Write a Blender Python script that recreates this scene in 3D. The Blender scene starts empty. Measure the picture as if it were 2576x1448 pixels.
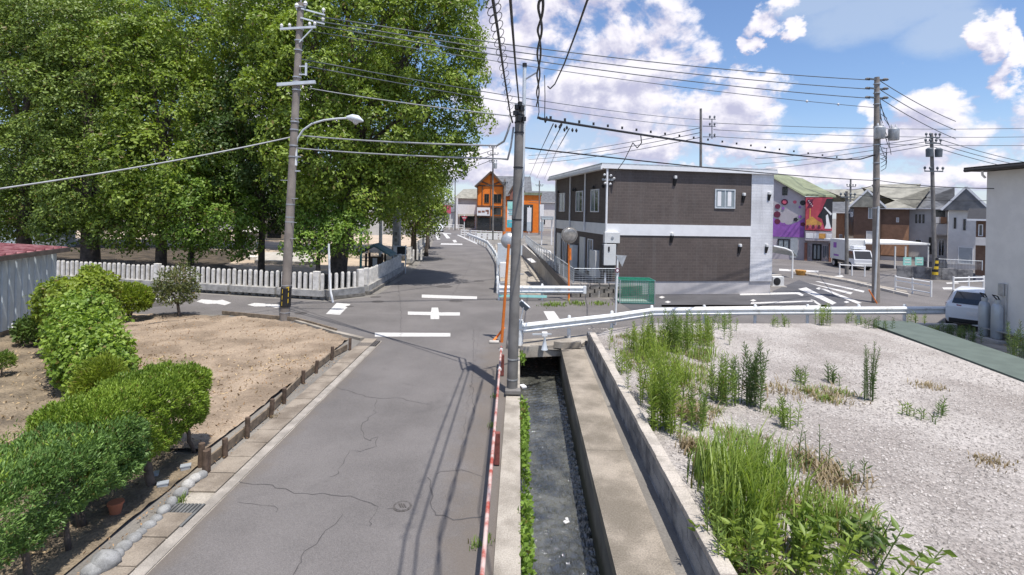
import bpy, bmesh, math, random
import numpy as np
from mathutils import Vector, Matrix
random.seed(7); RNG = np.random.default_rng(11)
SC = bpy.context.scene
COL = SC.collection
R = math.radians

# ------------------------------------------------------------------ camera
F, CX, HC, CAMH, ROLL = 1288.0, 1288.0, 532.0, 4.0, R(1.2)   # survey units: a picture 2576 wide
cd = bpy.data.cameras.new('camera'); cam = bpy.data.objects.new('camera', cd); COL.objects.link(cam)
cd.sensor_width = 36.0; cd.lens = 18.0; cd.clip_start = 0.05; cd.clip_end = 4000
cd.shift_y = -(724.0 - HC) / 2576.0
c_, s_ = math.cos(ROLL), math.sin(ROLL)
cam.matrix_world = Matrix(((c_, -s_, 0, 0), (0, 0, -1, 0), (s_, c_, 0, CAMH), (0, 0, 0, 1)))
SC.camera = cam

# ------------------------------------------------------------------ light
SUN_AZ = math.atan2(0.50, -0.86)      # direction to the sun: behind the camera, to the right
SUN_EL = R(71)
sd = Vector((math.sin(SUN_AZ) * math.cos(SUN_EL), math.cos(SUN_AZ) * math.cos(SUN_EL), math.sin(SUN_EL)))
sl = bpy.data.lights.new('sun', 'SUN'); so = bpy.data.objects.new('sun', sl); COL.objects.link(so)
sl.energy = 4.4; sl.angle = R(0.53); sl.color = (1.0, 0.955, 0.89)
so.rotation_euler = sd.to_track_quat('Z', 'Y').to_euler(); so.location = (0, 0, 60)
SC.view_settings.view_transform = 'Standard'; SC.view_settings.look = 'None'
SC.view_settings.exposure = 0.38; SC.view_settings.gamma = 1.0
SC.render.engine = 'CYCLES'
SC.cycles.max_bounces = 6; SC.cycles.diffuse_bounces = 3; SC.cycles.transparent_max_bounces = 8
SC.cycles.use_denoising = True


# ------------------------------------------------------------------ survey helpers
def W(px, py, Y):
    u = (px - CX) / F; v = -(py - HC) / F
    return Vector(((u * c_ - v * s_) * Y, Y, CAMH + (u * s_ + v * c_) * Y))

def G(px, py, z=0.0):
    u = (px - CX) / F; v = -(py - HC) / F
    t = (z - CAMH) / (u * s_ + v * c_)
    return Vector(((u * c_ - v * s_) * t, t, z))

def direction(px, py):
    d = W(px, py, 1.0) - Vector((0, 0, CAMH)); d.normalize()
    return math.atan2(d.x, d.y), math.asin(d.z), math.hypot(d.x, d.y)


# ------------------------------------------------------------------ node helpers
class S:
    """A socket with arithmetic."""
    def __init__(s, nt, sock): s.nt = nt; s.k = sock
    def op(s, o, *args, clamp=False):
        n = s.nt.nodes.new('ShaderNodeMath'); n.operation = o; n.use_clamp = clamp
        for i, a in enumerate((s,) + args):
            if isinstance(a, S): s.nt.links.new(a.k, n.inputs[i])
            else: n.inputs[i].default_value = a
        return S(s.nt, n.outputs[0])
    def __add__(s, o): return s.op('ADD', o)
    def __radd__(s, o): return s.op('ADD', o)
    def __sub__(s, o): return s.op('SUBTRACT', o)
    def __mul__(s, o): return s.op('MULTIPLY', o)
    def __rmul__(s, o): return s.op('MULTIPLY', o)
    def __truediv__(s, o): return s.op('DIVIDE', o)
    def max(s, o): return s.op('MAXIMUM', o)
    def min(s, o): return s.op('MINIMUM', o)
    def sstep(s, a, b):
        n = s.nt.nodes.new('ShaderNodeMapRange'); n.interpolation_type = 'SMOOTHSTEP'
        s.nt.links.new(s.k, n.inputs[0]); n.inputs[1].default_value = a; n.inputs[2].default_value = b
        return S(s.nt, n.outputs[0])

def val(nt, v):
    n = nt.nodes.new('ShaderNodeValue'); n.outputs[0].default_value = v; return S(nt, n.outputs[0])

def combine(nt, x, y, z=0.0):
    n = nt.nodes.new('ShaderNodeCombineXYZ')
    for i, a in enumerate((x, y, z)):
        if isinstance(a, S): nt.links.new(a.k, n.inputs[i])
        else: n.inputs[i].default_value = a
    return n.outputs[0]

def noise(nt, vec, scale, detail=5, rough=0.55, dist=0.0, dims='3D'):
    n = nt.nodes.new('ShaderNodeTexNoise'); n.noise_dimensions = dims
    if vec is not None: nt.links.new(vec, n.inputs['Vector'])
    n.inputs['Scale'].default_value = scale; n.inputs['Detail'].default_value = detail
    n.inputs['Roughness'].default_value = rough; n.inputs['Distortion'].default_value = dist
    return S(nt, n.outputs[0])

def mixc(nt, f, a, b, mode='MIX'):
    n = nt.nodes.new('ShaderNodeMix'); n.data_type = 'RGBA'; n.blend_type = mode
    for i, v in ((0, f), (6, a), (7, b)):
        if isinstance(v, S): nt.links.new(v.k, n.inputs[i])
        elif isinstance(v, (tuple, list)): n.inputs[i].default_value = (*v[:3], 1)
        elif isinstance(v, (int, float)): n.inputs[i].default_value = v
        else: nt.links.new(v, n.inputs[i])
    return n.outputs[2]


# ------------------------------------------------------------------ sky with cumulus
wd = bpy.data.worlds.new('World'); SC.world = wd; wd.use_nodes = True
nt = wd.node_tree; nt.nodes.clear()
out = nt.nodes.new('ShaderNodeOutputWorld'); bg = nt.nodes.new('ShaderNodeBackground')
nt.links.new(bg.outputs[0], out.inputs[0]); bg.inputs[1].default_value = 0.11
sky = nt.nodes.new('ShaderNodeTexSky'); sky.sky_type = 'NISHITA'; sky.sun_disc = False
sky.sun_elevation = SUN_EL; sky.sun_rotation = SUN_AZ; sky.air_density = 1.1; sky.dust_density = 0.6; sky.ozone_density = 2.2
tc = nt.nodes.new('ShaderNodeTexCoord'); sp = nt.nodes.new('ShaderNodeSeparateXYZ'); nt.links.new(tc.outputs['Generated'], sp.inputs[0])
dx, dy, dz = (S(nt, sp.outputs[i]) for i in range(3))
AZ = dx.op('ARCTAN2', dy); EL = dz.op('ARCSINE')
# cumulus heads seen over the crossing: picture position and size
CLOUDS = [(1420, 30, 250, 100), (1570, 65, 170, 85), (1690, 95, 105, 95), (1290, 130, 120, 150), (1480, 215, 170, 75),
          (1585, 190, 110, 55), (1620, 275, 190, 75), (1760, 285, 190, 70), (1885, 245, 75, 60), (1420, 260, 90, 55),
          (1240, 260, 90, 60), (1680, 350, 320, 45), (1985, 365, 110, 55), (2090, 395, 110, 45), (2370, 300, 95, 75), (2450, 330, 110, 75),
          (2330, 370, 150, 60), (2550, 170, 45, 120), (2575, 300, 60, 70), (1878, 100, 34, 24), (1930, 40, 60, 30), (1990, 75, 40, 22),
          (1310, 420, 300, 40), (1800, 455, 500, 34), (2350, 450, 300, 42), (2220, 290, 45, 40), (2480, 90, 55, 45), (600, 230, 260, 180), (200, 60, 300, 120)]
VEIL = [(2210, 30, 330, 75), (2380, 80, 160, 70), (2050, 10, 170, 40), (1560, 330, 420, 60)]

def field(az, el, items):
    acc = None
    for (px, py, rx, ry) in items:
        a, e, cc = direction(px, py)
        ra = rx / F * math.cos(a) ** 2 * 1.05; re = ry / F * math.cos(a) * 1.1
        q = (az - a) * (1 / ra); w = (el - e) * (1 / re)
        g = (q * q + w * w) * -1.0 + 1.0
        acc = g if acc is None else acc.max(g)
    return acc.max(-1.2)

def density(az, el):
    vec = combine(nt, az * 1.0, el * 1.25, 0.37)
    n1 = noise(nt, vec, 8.0, 10, 0.60, 0.25)
    n2 = noise(nt, vec, 17.0, 5, 0.5)
    bil = (n2 * 2.0 - 1.0).op('ABSOLUTE') * -1.0 + 1.0
    far = noise(nt, vec, 2.2, 4, 0.5)
    outside = az.op('ABSOLUTE').sstep(0.80, 1.05).max(el.sstep(0.42, 0.62))
    gen = (far - 0.55) * 7.0
    wa = (noise(nt, combine(nt, az, el * 1.3, 7.7), 9.0, 6, 0.62) - 0.5) * 0.17; we = (noise(nt, combine(nt, az, el * 1.3, 3.3), 9.0, 6, 0.62) - 0.5) * 0.13
    a = field(az + wa, el + we, CLOUDS)
    a = a * (outside * -1.0 + 1.0) + gen.max(-1.2).min(1.0) * outside
    return a * 0.40 + (n1 - 0.5) * 2.2 + (bil - 0.62) * 0.40 - 0.13

D0 = density(AZ, EL); D1 = density(AZ + 0.016, EL + 0.022)
mask = D0.sstep(-0.10, 0.26)
lit = ((D0 - D1) * 1.5 + 0.50).sstep(0.05, 1.0)
thick = D0.sstep(0.15, 0.9)
shade = mixc(nt, lit, (4.0, 4.0, 5.3), (7.4, 7.15, 7.6))
shade = mixc(nt, (thick * (lit * -1.0 + 1.0)) * 0.35, shade, (4.0, 4.15, 5.1))
veil = (field(AZ, EL, VEIL) * 0.6 + (noise(nt, combine(nt, AZ, EL * 1.6, 4.1), 6.0, 6, 0.6) - 0.5) * 1.5).sstep(0.0, 0.5) * 0.62
haze = EL.sstep(0.20, -0.02) * 0.42
# the camera sensor lifts and saturates the blue of the clear sky
clear = mixc(nt, 1.0, sky.outputs[0], (0.90, 0.98, 1.14), 'MULTIPLY')
c1 = mixc(nt, haze, clear, (5.6, 6.1, 7.6))
c1 = mixc(nt, veil, c1, (3.9, 4.7, 6.0))
c2 = mixc(nt, mask * 0.97, c1, shade)
nt.links.new(c2, bg.inputs[0])


# ------------------------------------------------------------------ materials
MATS = {}
def mat(name, col, rough=0.75, var=0.12, scale=3.0, bump=0.0, bscale=60.0, metal=0.0, col2=None, spec=0.4, lo=0.35, hi=0.65, fine=0.0, fscale=90.0, detail=6):
    m = bpy.data.materials.new(name); m.use_nodes = True; t = m.node_tree
    b = t.nodes['Principled BSDF']; g = t.nodes.new('ShaderNodeNewGeometry'); p = g.outputs['Position']
    n = noise(t, p, scale, detail, 0.6)
    a = tuple(c * (1 - var) for c in col); z = tuple(min(1, c * (1 + var)) for c in col) if col2 is None else col2
    k = mixc(t, n.sstep(lo, hi), a, z)
    if fine:
        f = noise(t, p, fscale, 3, 0.7)
        k = mixc(t, f.sstep(0.3, 0.7), mixc(t, 1.0, k, (1 - fine,) * 3, 'MULTIPLY'), mixc(t, 1.0, k, (1 + fine,) * 3, 'MULTIPLY'))
    t.links.new(k, b.inputs['Base Color'])
    b.inputs['Roughness'].default_value = rough; b.inputs['Metallic'].default_value = metal
    b.inputs['Specular IOR Level'].default_value = spec
    if bump:
        bn = t.nodes.new('ShaderNodeBump'); bn.inputs['Strength'].default_value = bump; bn.inputs['Distance'].default_value = 0.02
        t.links.new(noise(t, p, bscale, 4, 0.6).k, bn.inputs['Height']); t.links.new(bn.outputs[0], b.inputs['Normal'])
    MATS[name] = m
    return m

def leafmat(name, dark, light, trans=0.35, rough=0.45, scale=0.6):
    m = bpy.data.materials.new(name); m.use_nodes = True; t = m.node_tree
    b = t.nodes['Principled BSDF']; g = t.nodes.new('ShaderNodeNewGeometry')
    isl = S(t, g.outputs['Random Per Island']); n = noise(t, g.outputs['Position'], scale, 4, 0.6)
    k = mixc(t, (isl * 0.6 + n.sstep(0.3, 0.7) * 0.5).min(1.0), dark, light)
    t.links.new(k, b.inputs['Base Color']); b.inputs['Roughness'].default_value = rough; b.inputs['Specular IOR Level'].default_value = 0.35
    k = mixc(t, isl.sstep(0.955, 0.965) * 0.8, k, (0.16, 0.10, 0.04))
    t.links.new(k, b.inputs['Base Color'])
    tr = t.nodes.new('ShaderNodeBsdfTranslucent'); t.links.new(mixc(t, 1.0, k, (1.25, 1.3, 0.6), 'MULTIPLY'), tr.inputs[0])
    mx = t.nodes.new('ShaderNodeMixShader'); mx.inputs[0].default_value = trans
    t.links.new(b.outputs[0], mx.inputs[1]); t.links.new(tr.outputs[0], mx.inputs[2])
    t.links.new(mx.outputs[0], t.nodes['Material Output'].inputs[0])
    MATS[name] = m
    return m

def glass(name, col, rough=0.06):
    m = mat(name, col, rough, 0.05, 1.0, spec=0.8); return m


# ------------------------------------------------------------------ mesh builder
class MB:
    def __init__(s, o=(0, 0, 0), rz=0.0):
        s.v = []; s.f = []; s.M = Matrix.Translation(Vector(o)) @ Matrix.Rotation(rz, 4, 'Z')
    def add(s, vs, fs):
        k = len(s.v); s.v += [s.M @ Vector(v) for v in vs]; s.f += [[i + k for i in f] for f in fs]; return s
    def box(s, c, d, rz=0.0, rx=0.0, ry=0.0, bev=0.0):
        m = Matrix.Translation(Vector(c)) @ Matrix.Rotation(rz, 4, 'Z') @ Matrix.Rotation(ry, 4, 'Y') @ Matrix.Rotation(rx, 4, 'X')
        x, y, z = d[0] / 2, d[1] / 2, d[2] / 2
        if not bev:
            vs = [m @ Vector(p) for p in ((-x, -y, -z), (x, -y, -z), (x, y, -z), (-x, y, -z), (-x, -y, z), (x, -y, z), (x, y, z), (-x, y, z))]
            return s.add(vs, [(3, 2, 1, 0), (4, 5, 6, 7), (0, 1, 5, 4), (1, 2, 6, 5), (2, 3, 7, 6), (3, 0, 4, 7)])
        bm = bmesh.new(); bmesh.ops.create_cube(bm, size=1.0)
        for v in bm.verts: v.co = Vector((v.co.x * d[0], v.co.y * d[1], v.co.z * d[2]))
        bmesh.ops.bevel(bm, geom=list(bm.edges), offset=bev, segments=2, affect='EDGES', profile=0.5)
        bm.verts.index_update()
        vs = [m @ v.co for v in bm.verts]; fs = [[v.index for v in f.verts] for f in bm.faces]; bm.free()
        return s.add(vs, fs)
    def b2(s, x0, x1, y0, y1, z0, z1, bev=0.0):
        return s.box(((x0 + x1) / 2, (y0 + y1) / 2, (z0 + z1) / 2), (abs(x1 - x0), abs(y1 - y0), abs(z1 - z0)), bev=bev)
    def prism(s, poly, z0, z1):
        n = len(poly); a = sum(poly[i][0] * poly[(i + 1) % n][1] - poly[(i + 1) % n][0] * poly[i][1] for i in range(n))
        if a < 0: poly = poly[::-1]
        vs = [(p[0], p[1], z0) for p in poly] + [(p[0], p[1], z1) for p in poly]
        fs = [list(range(n))[::-1], list(range(n, 2 * n))] + [[i, (i + 1) % n, n + (i + 1) % n, n + i] for i in range(n)]
        return s.add(vs, fs)
    def sheet(s, poly, z):
        n = len(poly); a = sum(poly[i][0] * poly[(i + 1) % n][1] - poly[(i + 1) % n][0] * poly[i][1] for i in range(n))
        if a < 0: poly = poly[::-1]
        return s.add([(p[0], p[1], z) for p in poly], [list(range(n))])
    def tube(s, pts, r, n=8, caps=True):
        pts = [Vector(p) for p in pts]; m = len(pts)
        if not isinstance(r, (list, tuple)): r = [r] * m
        vs = []; fs = []; up = None
        for i, p in enumerate(pts):
            d = (pts[min(i + 1, m - 1)] - pts[max(i - 1, 0)])
            if d.length < 1e-9: d = Vector((0, 0, 1))
            d.normalize()
            if up is None: up = Vector((1, 0, 0)) if abs(d.x) < 0.9 else Vector((0, 1, 0))
            a = (up - d * up.dot(d)).normalized(); b = d.cross(a); up = a
            for k in range(n):
                t = 2 * math.pi * k / n; vs.append(p + (a * math.cos(t) + b * math.sin(t)) * r[i])
        for i in range(m - 1):
            for k in range(n):
                fs.append((i * n + k, i * n + (k + 1) % n, (i + 1) * n + (k + 1) % n, (i + 1) * n + k))
        if caps: fs += [list(range(n))[::-1], list(range((m - 1) * n, m * n))]
        return s.add(vs, fs)
    def lathe(s, prof, c=(0, 0, 0), n=14, axis=None):
        """prof: (radius, height) pairs round the z axis, or round `axis`"""
        q = Vector((0, 0, 1)).rotation_difference(Vector(axis)).to_matrix() if axis is not None else Matrix.Identity(3)
        vs = []; fs = []
        for (r, z) in prof:
            for k in range(n):
                t = 2 * math.pi * k / n; vs.append(Vector(c) + q @ Vector((r * math.cos(t), r * math.sin(t), z)))
        for i in range(len(prof) - 1):
            for k in range(n): fs.append((i * n + k, i * n + (k + 1) % n, (i + 1) * n + (k + 1) % n, (i + 1) * n + k))
        fs += [list(range(n))[::-1], list(range((len(prof) - 1) * n, len(prof) * n))]
        return s.add(vs, fs)
    def bar(s, a, b, w, h):
        a = Vector(a); b = Vector(b); d = (b - a); L = d.length; d.normalize()
        up = Vector((0, 0, 1)) if abs(d.z) < 0.95 else Vector((0, 1, 0))
        x = d.cross(up).normalized(); y = x.cross(d)
        vs = [p + x * i * w / 2 + y * j * h / 2 for p in (a, b) for i, j in ((-1, -1), (1, -1), (1, 1), (-1, 1))]
        return s.add(vs, [(0, 1, 2, 3), (7, 6, 5, 4), (0, 4, 5, 1), (1, 5, 6, 2), (2, 6, 7, 3), (3, 7, 4, 0)])
    def build(s, name, m, parent=None, smooth=False):
        me = bpy.data.meshes.new(name)
        v = s.v
        if parent is None:
            mn = Vector((min(p.x for p in v) + max(p.x for p in v), min(p.y for p in v) + max(p.y for p in v), 0)) / 2
            mn.z = min(p.z for p in v)
        else: mn = WPOS[parent.name]
        me.from_pydata([p - mn for p in v], [], s.f); me.validate(); me.update()
        return link(name, me, m, parent, mn, smooth)

WPOS = {}
def link(name, me, m, parent, mn, smooth=False):
    if smooth:
        me.polygons.foreach_set('use_smooth', [True] * len(me.polygons))
        if smooth is not True: me.set_sharp_from_angle(angle=R(smooth))
    if m is not None: me.materials.append(MATS[m] if isinstance(m, str) else m)
    o = bpy.data.objects.new(name, me); COL.objects.link(o)
    if parent is not None:
        o.parent = parent; WPOS[o.name] = Vector(mn)
    else:
        o.location = mn; WPOS[o.name] = Vector(mn)
    return o

def tag(o, label=None, cat=None, group=None, kind=None):
    if label: o['label'] = label
    if cat: o['category'] = cat
    if group: o['group'] = group
    if kind: o['kind'] = kind
    return o

def thing(name, label, cat, loc, group=None):
    o = bpy.data.objects.new(name, None); COL.objects.link(o); o.empty_display_size = 0.2
    o.location = loc; WPOS[o.name] = Vector(loc)
    return tag(o, label, cat, group)

def copy_part(o, parent, offset, rz=0.0):
    """another piece sharing the mesh of o, moved by `offset` (only for pieces directly under a thing)"""
    c = o.copy(); COL.objects.link(c); c.parent = parent; c.location = Vector(offset); c.rotation_euler = (0, 0, rz); return c

def piece(name, me, m, parent, loc, rz=0.0, scale=None):
    o = bpy.data.objects.new(name, me); COL.objects.link(o)
    if not me.materials: me.materials.append(MATS[m])
    if parent is not None: o.parent = parent; o.location = Vector(loc) - WPOS[parent.name]
    else: o.location = loc
    o.rotation_euler = (0, 0, rz)
    if scale: o.scale = scale
    WPOS[o.name] = Vector(loc)
    return o

def mesh_of(mb, name):
    me = bpy.data.meshes.new(name); me.from_pydata(mb.v, [], mb.f); me.update(); return me

def leaf_mesh(name, pos, nrm, size, aspect=0.5, spread=0.8, droop=0.0, fold=0.25, face=False):
    """many leaf-sized kites round the given points: one numpy pass"""
    n = len(pos)
    d = nrm + RNG.normal(0, spread, (n, 3)); d[:, 2] -= droop
    if face:                                   # blades lie like shingles on the clump instead of pointing out of it
        d /= np.linalg.norm(d, axis=1, keepdims=True) + 1e-9
        d = np.cross(d, RNG.normal(0, 1, (n, 3))); d /= np.linalg.norm(d, axis=1, keepdims=True) + 1e-9
        d += nrm * 0.25; d[:, 2] -= droop
    d /= np.linalg.norm(d, axis=1, keepdims=True) + 1e-9
    r = RNG.normal(0, 1, (n, 3)) if not face else nrm + RNG.normal(0, spread, (n, 3)); sd_ = np.cross(d, r); sd_ /= np.linalg.norm(sd_, axis=1, keepdims=True) + 1e-9
    up = np.cross(sd_, d)
    L = size[:, None]; w = L * aspect * 0.5
    v = np.empty((n, 4, 3)); v[:, 0] = pos
    v[:, 1] = pos + d * L * 0.5 + sd_ * w + up * L * fold * 0.4
    v[:, 2] = pos + d * L
    v[:, 3] = pos + d * L * 0.5 - sd_ * w + up * L * fold * 0.4
    return tri_mesh(name, v.reshape(-1, 3), (np.arange(n)[:, None] * 4 + np.array([0, 1, 2, 0, 2, 3])[None]).reshape(-1, 3))

def tri_mesh(name, v, t):
    me = bpy.data.meshes.new(name); me.vertices.add(len(v)); me.loops.add(len(t) * 3); me.polygons.add(len(t))
    me.vertices.foreach_set('co', np.ascontiguousarray(v, dtype=np.float32).ravel())
    me.loops.foreach_set('vertex_index', np.ascontiguousarray(t, dtype=np.int32).ravel())
    me.polygons.foreach_set('loop_start', np.arange(0, len(t) * 3, 3, dtype=np.int32))
    me.update(calc_edges=True)
    return me

# ------------------------------------------------------------------ material list
mat('asphalt', (0.150, 0.138, 0.132), 0.85, 0.16, 0.45, bump=0.5, bscale=110, fine=0.24, fscale=75, lo=0.3, hi=0.7)
mat('asphalt_new', (0.085, 0.083, 0.088), 0.85, 0.14, 0.8, bump=0.2, bscale=140, fine=0.15, fscale=80)
mat('road_paint', (0.27, 0.255, 0.25), 0.75, 0.0, 16.0, col2=(0.58, 0.565, 0.54), lo=0.32, hi=0.50, fine=0.14, fscale=60)
mat('worn_paint', (0.50, 0.48, 0.46), 0.8, 0.2, 5.0, col2=(0.72, 0.71, 0.69), fine=0.12)
mat('crack', (0.080, 0.074, 0.074), 0.95, 0.1)
mat('patch_edge', (0.30, 0.28, 0.265), 0.9, 0.25, 6.0, fine=0.2)
mat('earth', (0.20, 0.185, 0.165), 0.95, 0.2, 0.4, bump=0.4, bscale=30, fine=0.15, fscale=30)
mat('shrine_sand', (0.46, 0.37, 0.28), 0.95, 0.14, 0.5, bump=0.3, bscale=20, fine=0.12, fscale=25)
mat('field_soil', (0.235, 0.177, 0.124), 0.95, 0.16, 0.9, bump=1.0, bscale=22, col2=(0.345, 0.266, 0.192), fine=0.22, fscale=28)
mat('dry_grass_soil', (0.15, 0.118, 0.082), 0.95, 0.2, 1.4, bump=1.0, bscale=30, col2=(0.255, 0.20, 0.135), fine=0.3, fscale=30)
mat('concrete', (0.30, 0.265, 0.22), 0.9, 0.2, 1.6, bump=0.35, bscale=50, col2=(0.40, 0.36, 0.305), fine=0.2, fscale=55)
mat('gutter_lip', (0.31, 0.28, 0.245), 0.9, 0.2, 3.0, bump=0.3, bscale=60, fine=0.2)
mat('gutter_slab', (0.225, 0.185, 0.145), 0.92, 0.22, 1.8, bump=0.35, bscale=50, col2=(0.30, 0.255, 0.205), fine=0.2, fscale=55)
mat('grove_shade', (0.060, 0.048, 0.036), 0.95, 0.3, 1.2, bump=0.8, bscale=20, col2=(0.11, 0.085, 0.06), fine=0.3, fscale=20)  # near-black ground tone with the tree shade put into the colour
mat('concrete_pale', (0.46, 0.43, 0.39), 0.9, 0.14, 2.0, bump=0.25, bscale=60, fine=0.12, fscale=60)
mat('walkway_concrete', (0.215, 0.185, 0.145), 0.92, 0.2, 1.1, bump=0.5, bscale=40, col2=(0.335, 0.29, 0.235), fine=0.26, fscale=50)
mat('canal_wall', (0.13, 0.125, 0.115), 0.85, 0.3, 1.2, bump=0.4, bscale=30, fine=0.2)
mat('block_grey', (0.17, 0.17, 0.18), 0.9, 0.3, 2.5, bump=0.4, bscale=70, col2=(0.30, 0.295, 0.29), fine=0.2, fscale=70)
mat('block_tan', (0.27, 0.245, 0.21), 0.9, 0.25, 2.5, bump=0.4, bscale=70, fine=0.18)
mat('wall_cap', (0.40, 0.36, 0.315), 0.9, 0.2, 3.0, bump=0.3, bscale=60, fine=0.2, fscale=50)
mat('gravel', (0.30, 0.268, 0.245), 0.95, 0.12, 0.45, col2=(0.41, 0.378, 0.352), bump=1.0, bscale=34, fine=0.34, fscale=26)
mat('pebble', (0.27, 0.243, 0.225), 0.9, 0.4, 25.0, col2=(0.50, 0.465, 0.44), fine=0.15)
mat('stone_white', (0.66, 0.63, 0.58), 0.9, 0.16, 5.0, bump=0.3, bscale=60, fine=0.15)
mat('stone_grey', (0.34, 0.33, 0.31), 0.9, 0.25, 3.0, bump=0.4, bscale=40, fine=0.2)
mat('stone_dark', (0.16, 0.15, 0.135), 0.9, 0.3, 5.0, bump=0.4, bscale=40)
mat('rock_pale', (0.25, 0.25, 0.245), 0.85, 0.2, 9.0, bump=0.3, bscale=50, fine=0.15)
mat('wood_dark', (0.105, 0.072, 0.052), 0.9, 0.3, 9.0, bump=0.4, bscale=90)
mat('wood_board', (0.20, 0.155, 0.11), 0.9, 0.3, 6.0, bump=0.4, bscale=70)
mat('bark', (0.105, 0.083, 0.068), 0.95, 0.35, 5.0, bump=0.8, bscale=30)
mat('pole_concrete', (0.235, 0.205, 0.18), 0.85, 0.16, 2.2, bump=0.15, bscale=60, fine=0.1)
mat('pole_dark', (0.175, 0.165, 0.155), 0.8, 0.2, 2.0, bump=0.15, bscale=60)
mat('galvanised', (0.44, 0.45, 0.46), 0.42, 0.12, 6.0, metal=0.55)
mat('steel_pale', (0.60, 0.63, 0.65), 0.45, 0.08, 5.0, metal=0.25)
mat('guardrail_white', (0.58, 0.58, 0.56), 0.45, 0.07, 5.0, col2=(0.72, 0.735, 0.74), lo=0.30, hi=0.48, fine=0.06)
mat('white_paint', (0.77, 0.77, 0.76), 0.45, 0.05, 3.0)
mat('car_white', (0.74, 0.755, 0.78), 0.22, 0.02, 1.0, spec=0.6)
mat('mirror_orange', (0.75, 0.20, 0.035), 0.45, 0.1, 5.0)
mat('rail_paint', (0.42, 0.075, 0.05), 0.6, 0.15, 4.5, col2=(0.55, 0.42, 0.38), lo=0.35, hi=0.60)
mat('rust_red', (0.17, 0.05, 0.04), 0.7, 0.3, 9.0)
mat('cable_black', (0.02, 0.02, 0.022), 0.5, 0.1)
mat('wire_grey', (0.10, 0.115, 0.13), 0.5, 0.1)
mat('wire_pale', (0.36, 0.37, 0.38), 0.5, 0.1)
mat('insulator', (0.62, 0.62, 0.62), 0.3, 0.1)
mat('black_metal', (0.018, 0.018, 0.02), 0.45, 0.1)
mat('iron_lid', (0.095, 0.085, 0.08), 0.7, 0.3, 30.0, bump=0.8, bscale=90)
mat('grate_steel', (0.20, 0.20, 0.195), 0.5, 0.2, 8.0, metal=0.4)
mat('yellow', (0.62, 0.42, 0.03), 0.6, 0.1, 5.0)
mat('shed_blue', (0.47, 0.53, 0.56), 0.5, 0.08, 2.0, metal=0.1)
mat('roof_red', (0.33, 0.10, 0.11), 0.6, 0.2, 3.0, col2=(0.46, 0.22, 0.225))
mat('roof_edge', (0.13, 0.105, 0.09), 0.8, 0.2)
mat('trim_white', (0.74, 0.74, 0.75), 0.55, 0.04, 2.0)
mat('gable_white', (0.66, 0.66, 0.70), 0.6, 0.05, 2.0)
mat('foundation', (0.47, 0.45, 0.45), 0.85, 0.08, 1.5, fine=0.06)
mat('stucco_cream', (0.72, 0.695, 0.66), 0.9, 0.04, 2.0, bump=0.3, bscale=90, fine=0.03)
mat('stucco_white', (0.62, 0.60, 0.58), 0.9, 0.05, 2.0, bump=0.2, bscale=80)
mat('brown_siding', (0.17, 0.105, 0.075), 0.85, 0.1, 3.0, fine=0.1, fscale=20)
mat('tan_siding', (0.40, 0.22, 0.13), 0.85, 0.1, 3.0, fine=0.08, fscale=20)
mat('orange_wall', (0.78, 0.20, 0.02), 0.7, 0.08, 2.0)
mat('roof_slate', (0.115, 0.12, 0.13), 0.7, 0.25, 1.5, bump=0.4, bscale=12)
mat('roof_tan', (0.26, 0.25, 0.21), 0.8, 0.2, 1.5, bump=0.3, bscale=12)
mat('roof_green', (0.20, 0.22, 0.135), 0.75, 0.2, 0.8, fine=0.06, fscale=9)
mat('roof_dark', (0.035, 0.032, 0.03), 0.6, 0.15)
mat('shop_grey', (0.42, 0.385, 0.41), 0.7, 0.06, 2.0)
mat('shop_purple', (0.27, 0.10, 0.38), 0.6, 0.12, 2.0)
mat('sign_red', (0.44, 0.06, 0.085), 0.5, 0.15, 1.0)
mat('sign_black', (0.022, 0.022, 0.026), 0.5, 0.1)
mat('sign_gold', (0.55, 0.28, 0.07), 0.5, 0.2)
mat('sign_white', (0.75, 0.74, 0.74), 0.5, 0.05)
mat('sign_pink', (0.55, 0.10, 0.16), 0.5, 0.1)
mat('sign_teal', (0.10, 0.50, 0.58), 0.5, 0.1)
mat('sign_mint', (0.35, 0.72, 0.66), 0.5, 0.06)
mat('plum', (0.13, 0.02, 0.05), 0.5, 0.1)
mat('brick_pillar', (0.25, 0.115, 0.085), 0.85, 0.15, 4.0)
glass('glass_dark', (0.02, 0.023, 0.026)); glass('glass_pale', (0.26, 0.30, 0.32), 0.12); glass('glass_sky', (0.10, 0.13, 0.16), 0.1)
mat('tail_red', (0.22, 0.012, 0.012), 0.2, 0.05, spec=0.7)
mat('tyre', (0.015, 0.015, 0.015), 0.85, 0.1)
mat('net_green', (0.02, 0.22, 0.13), 0.8, 0.2, 6.0)
mat('net_floor', (0.33, 0.41, 0.37), 0.8, 0.1, 4.0)
mat('gas_grey', (0.40, 0.43, 0.46), 0.35, 0.06, 3.0, metal=0.2)
mat('strip_green', (0.105, 0.132, 0.116), 0.85, 0.1, 2.0, fine=0.06)
mat('terracotta', (0.36, 0.13, 0.07), 0.85, 0.15)
mat('mirror_face', (0.42, 0.39, 0.35), 0.25, 0.2, 6.0, metal=0.35)
mat('roof_patina', (0.10, 0.17, 0.175), 0.7, 0.2, 4.0)
mat('green_pole', (0.07, 0.24, 0.21), 0.5, 0.15, 3.0)
mat('straw', (0.42, 0.31, 0.18), 0.9, 0.3, 3.0)
mat('dry_leaf', (0.30, 0.19, 0.10), 0.9, 0.4, 8.0)
mat('appliance', (0.62, 0.62, 0.61), 0.5, 0.05, 2.0)
leafmat('camphor_leaf', (0.075, 0.13, 0.017), (0.33, 0.43, 0.07), 0.32, scale=0.5)
leafmat('cedar_leaf', (0.06, 0.105, 0.018), (0.27, 0.36, 0.07), 0.25, scale=0.5)
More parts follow.
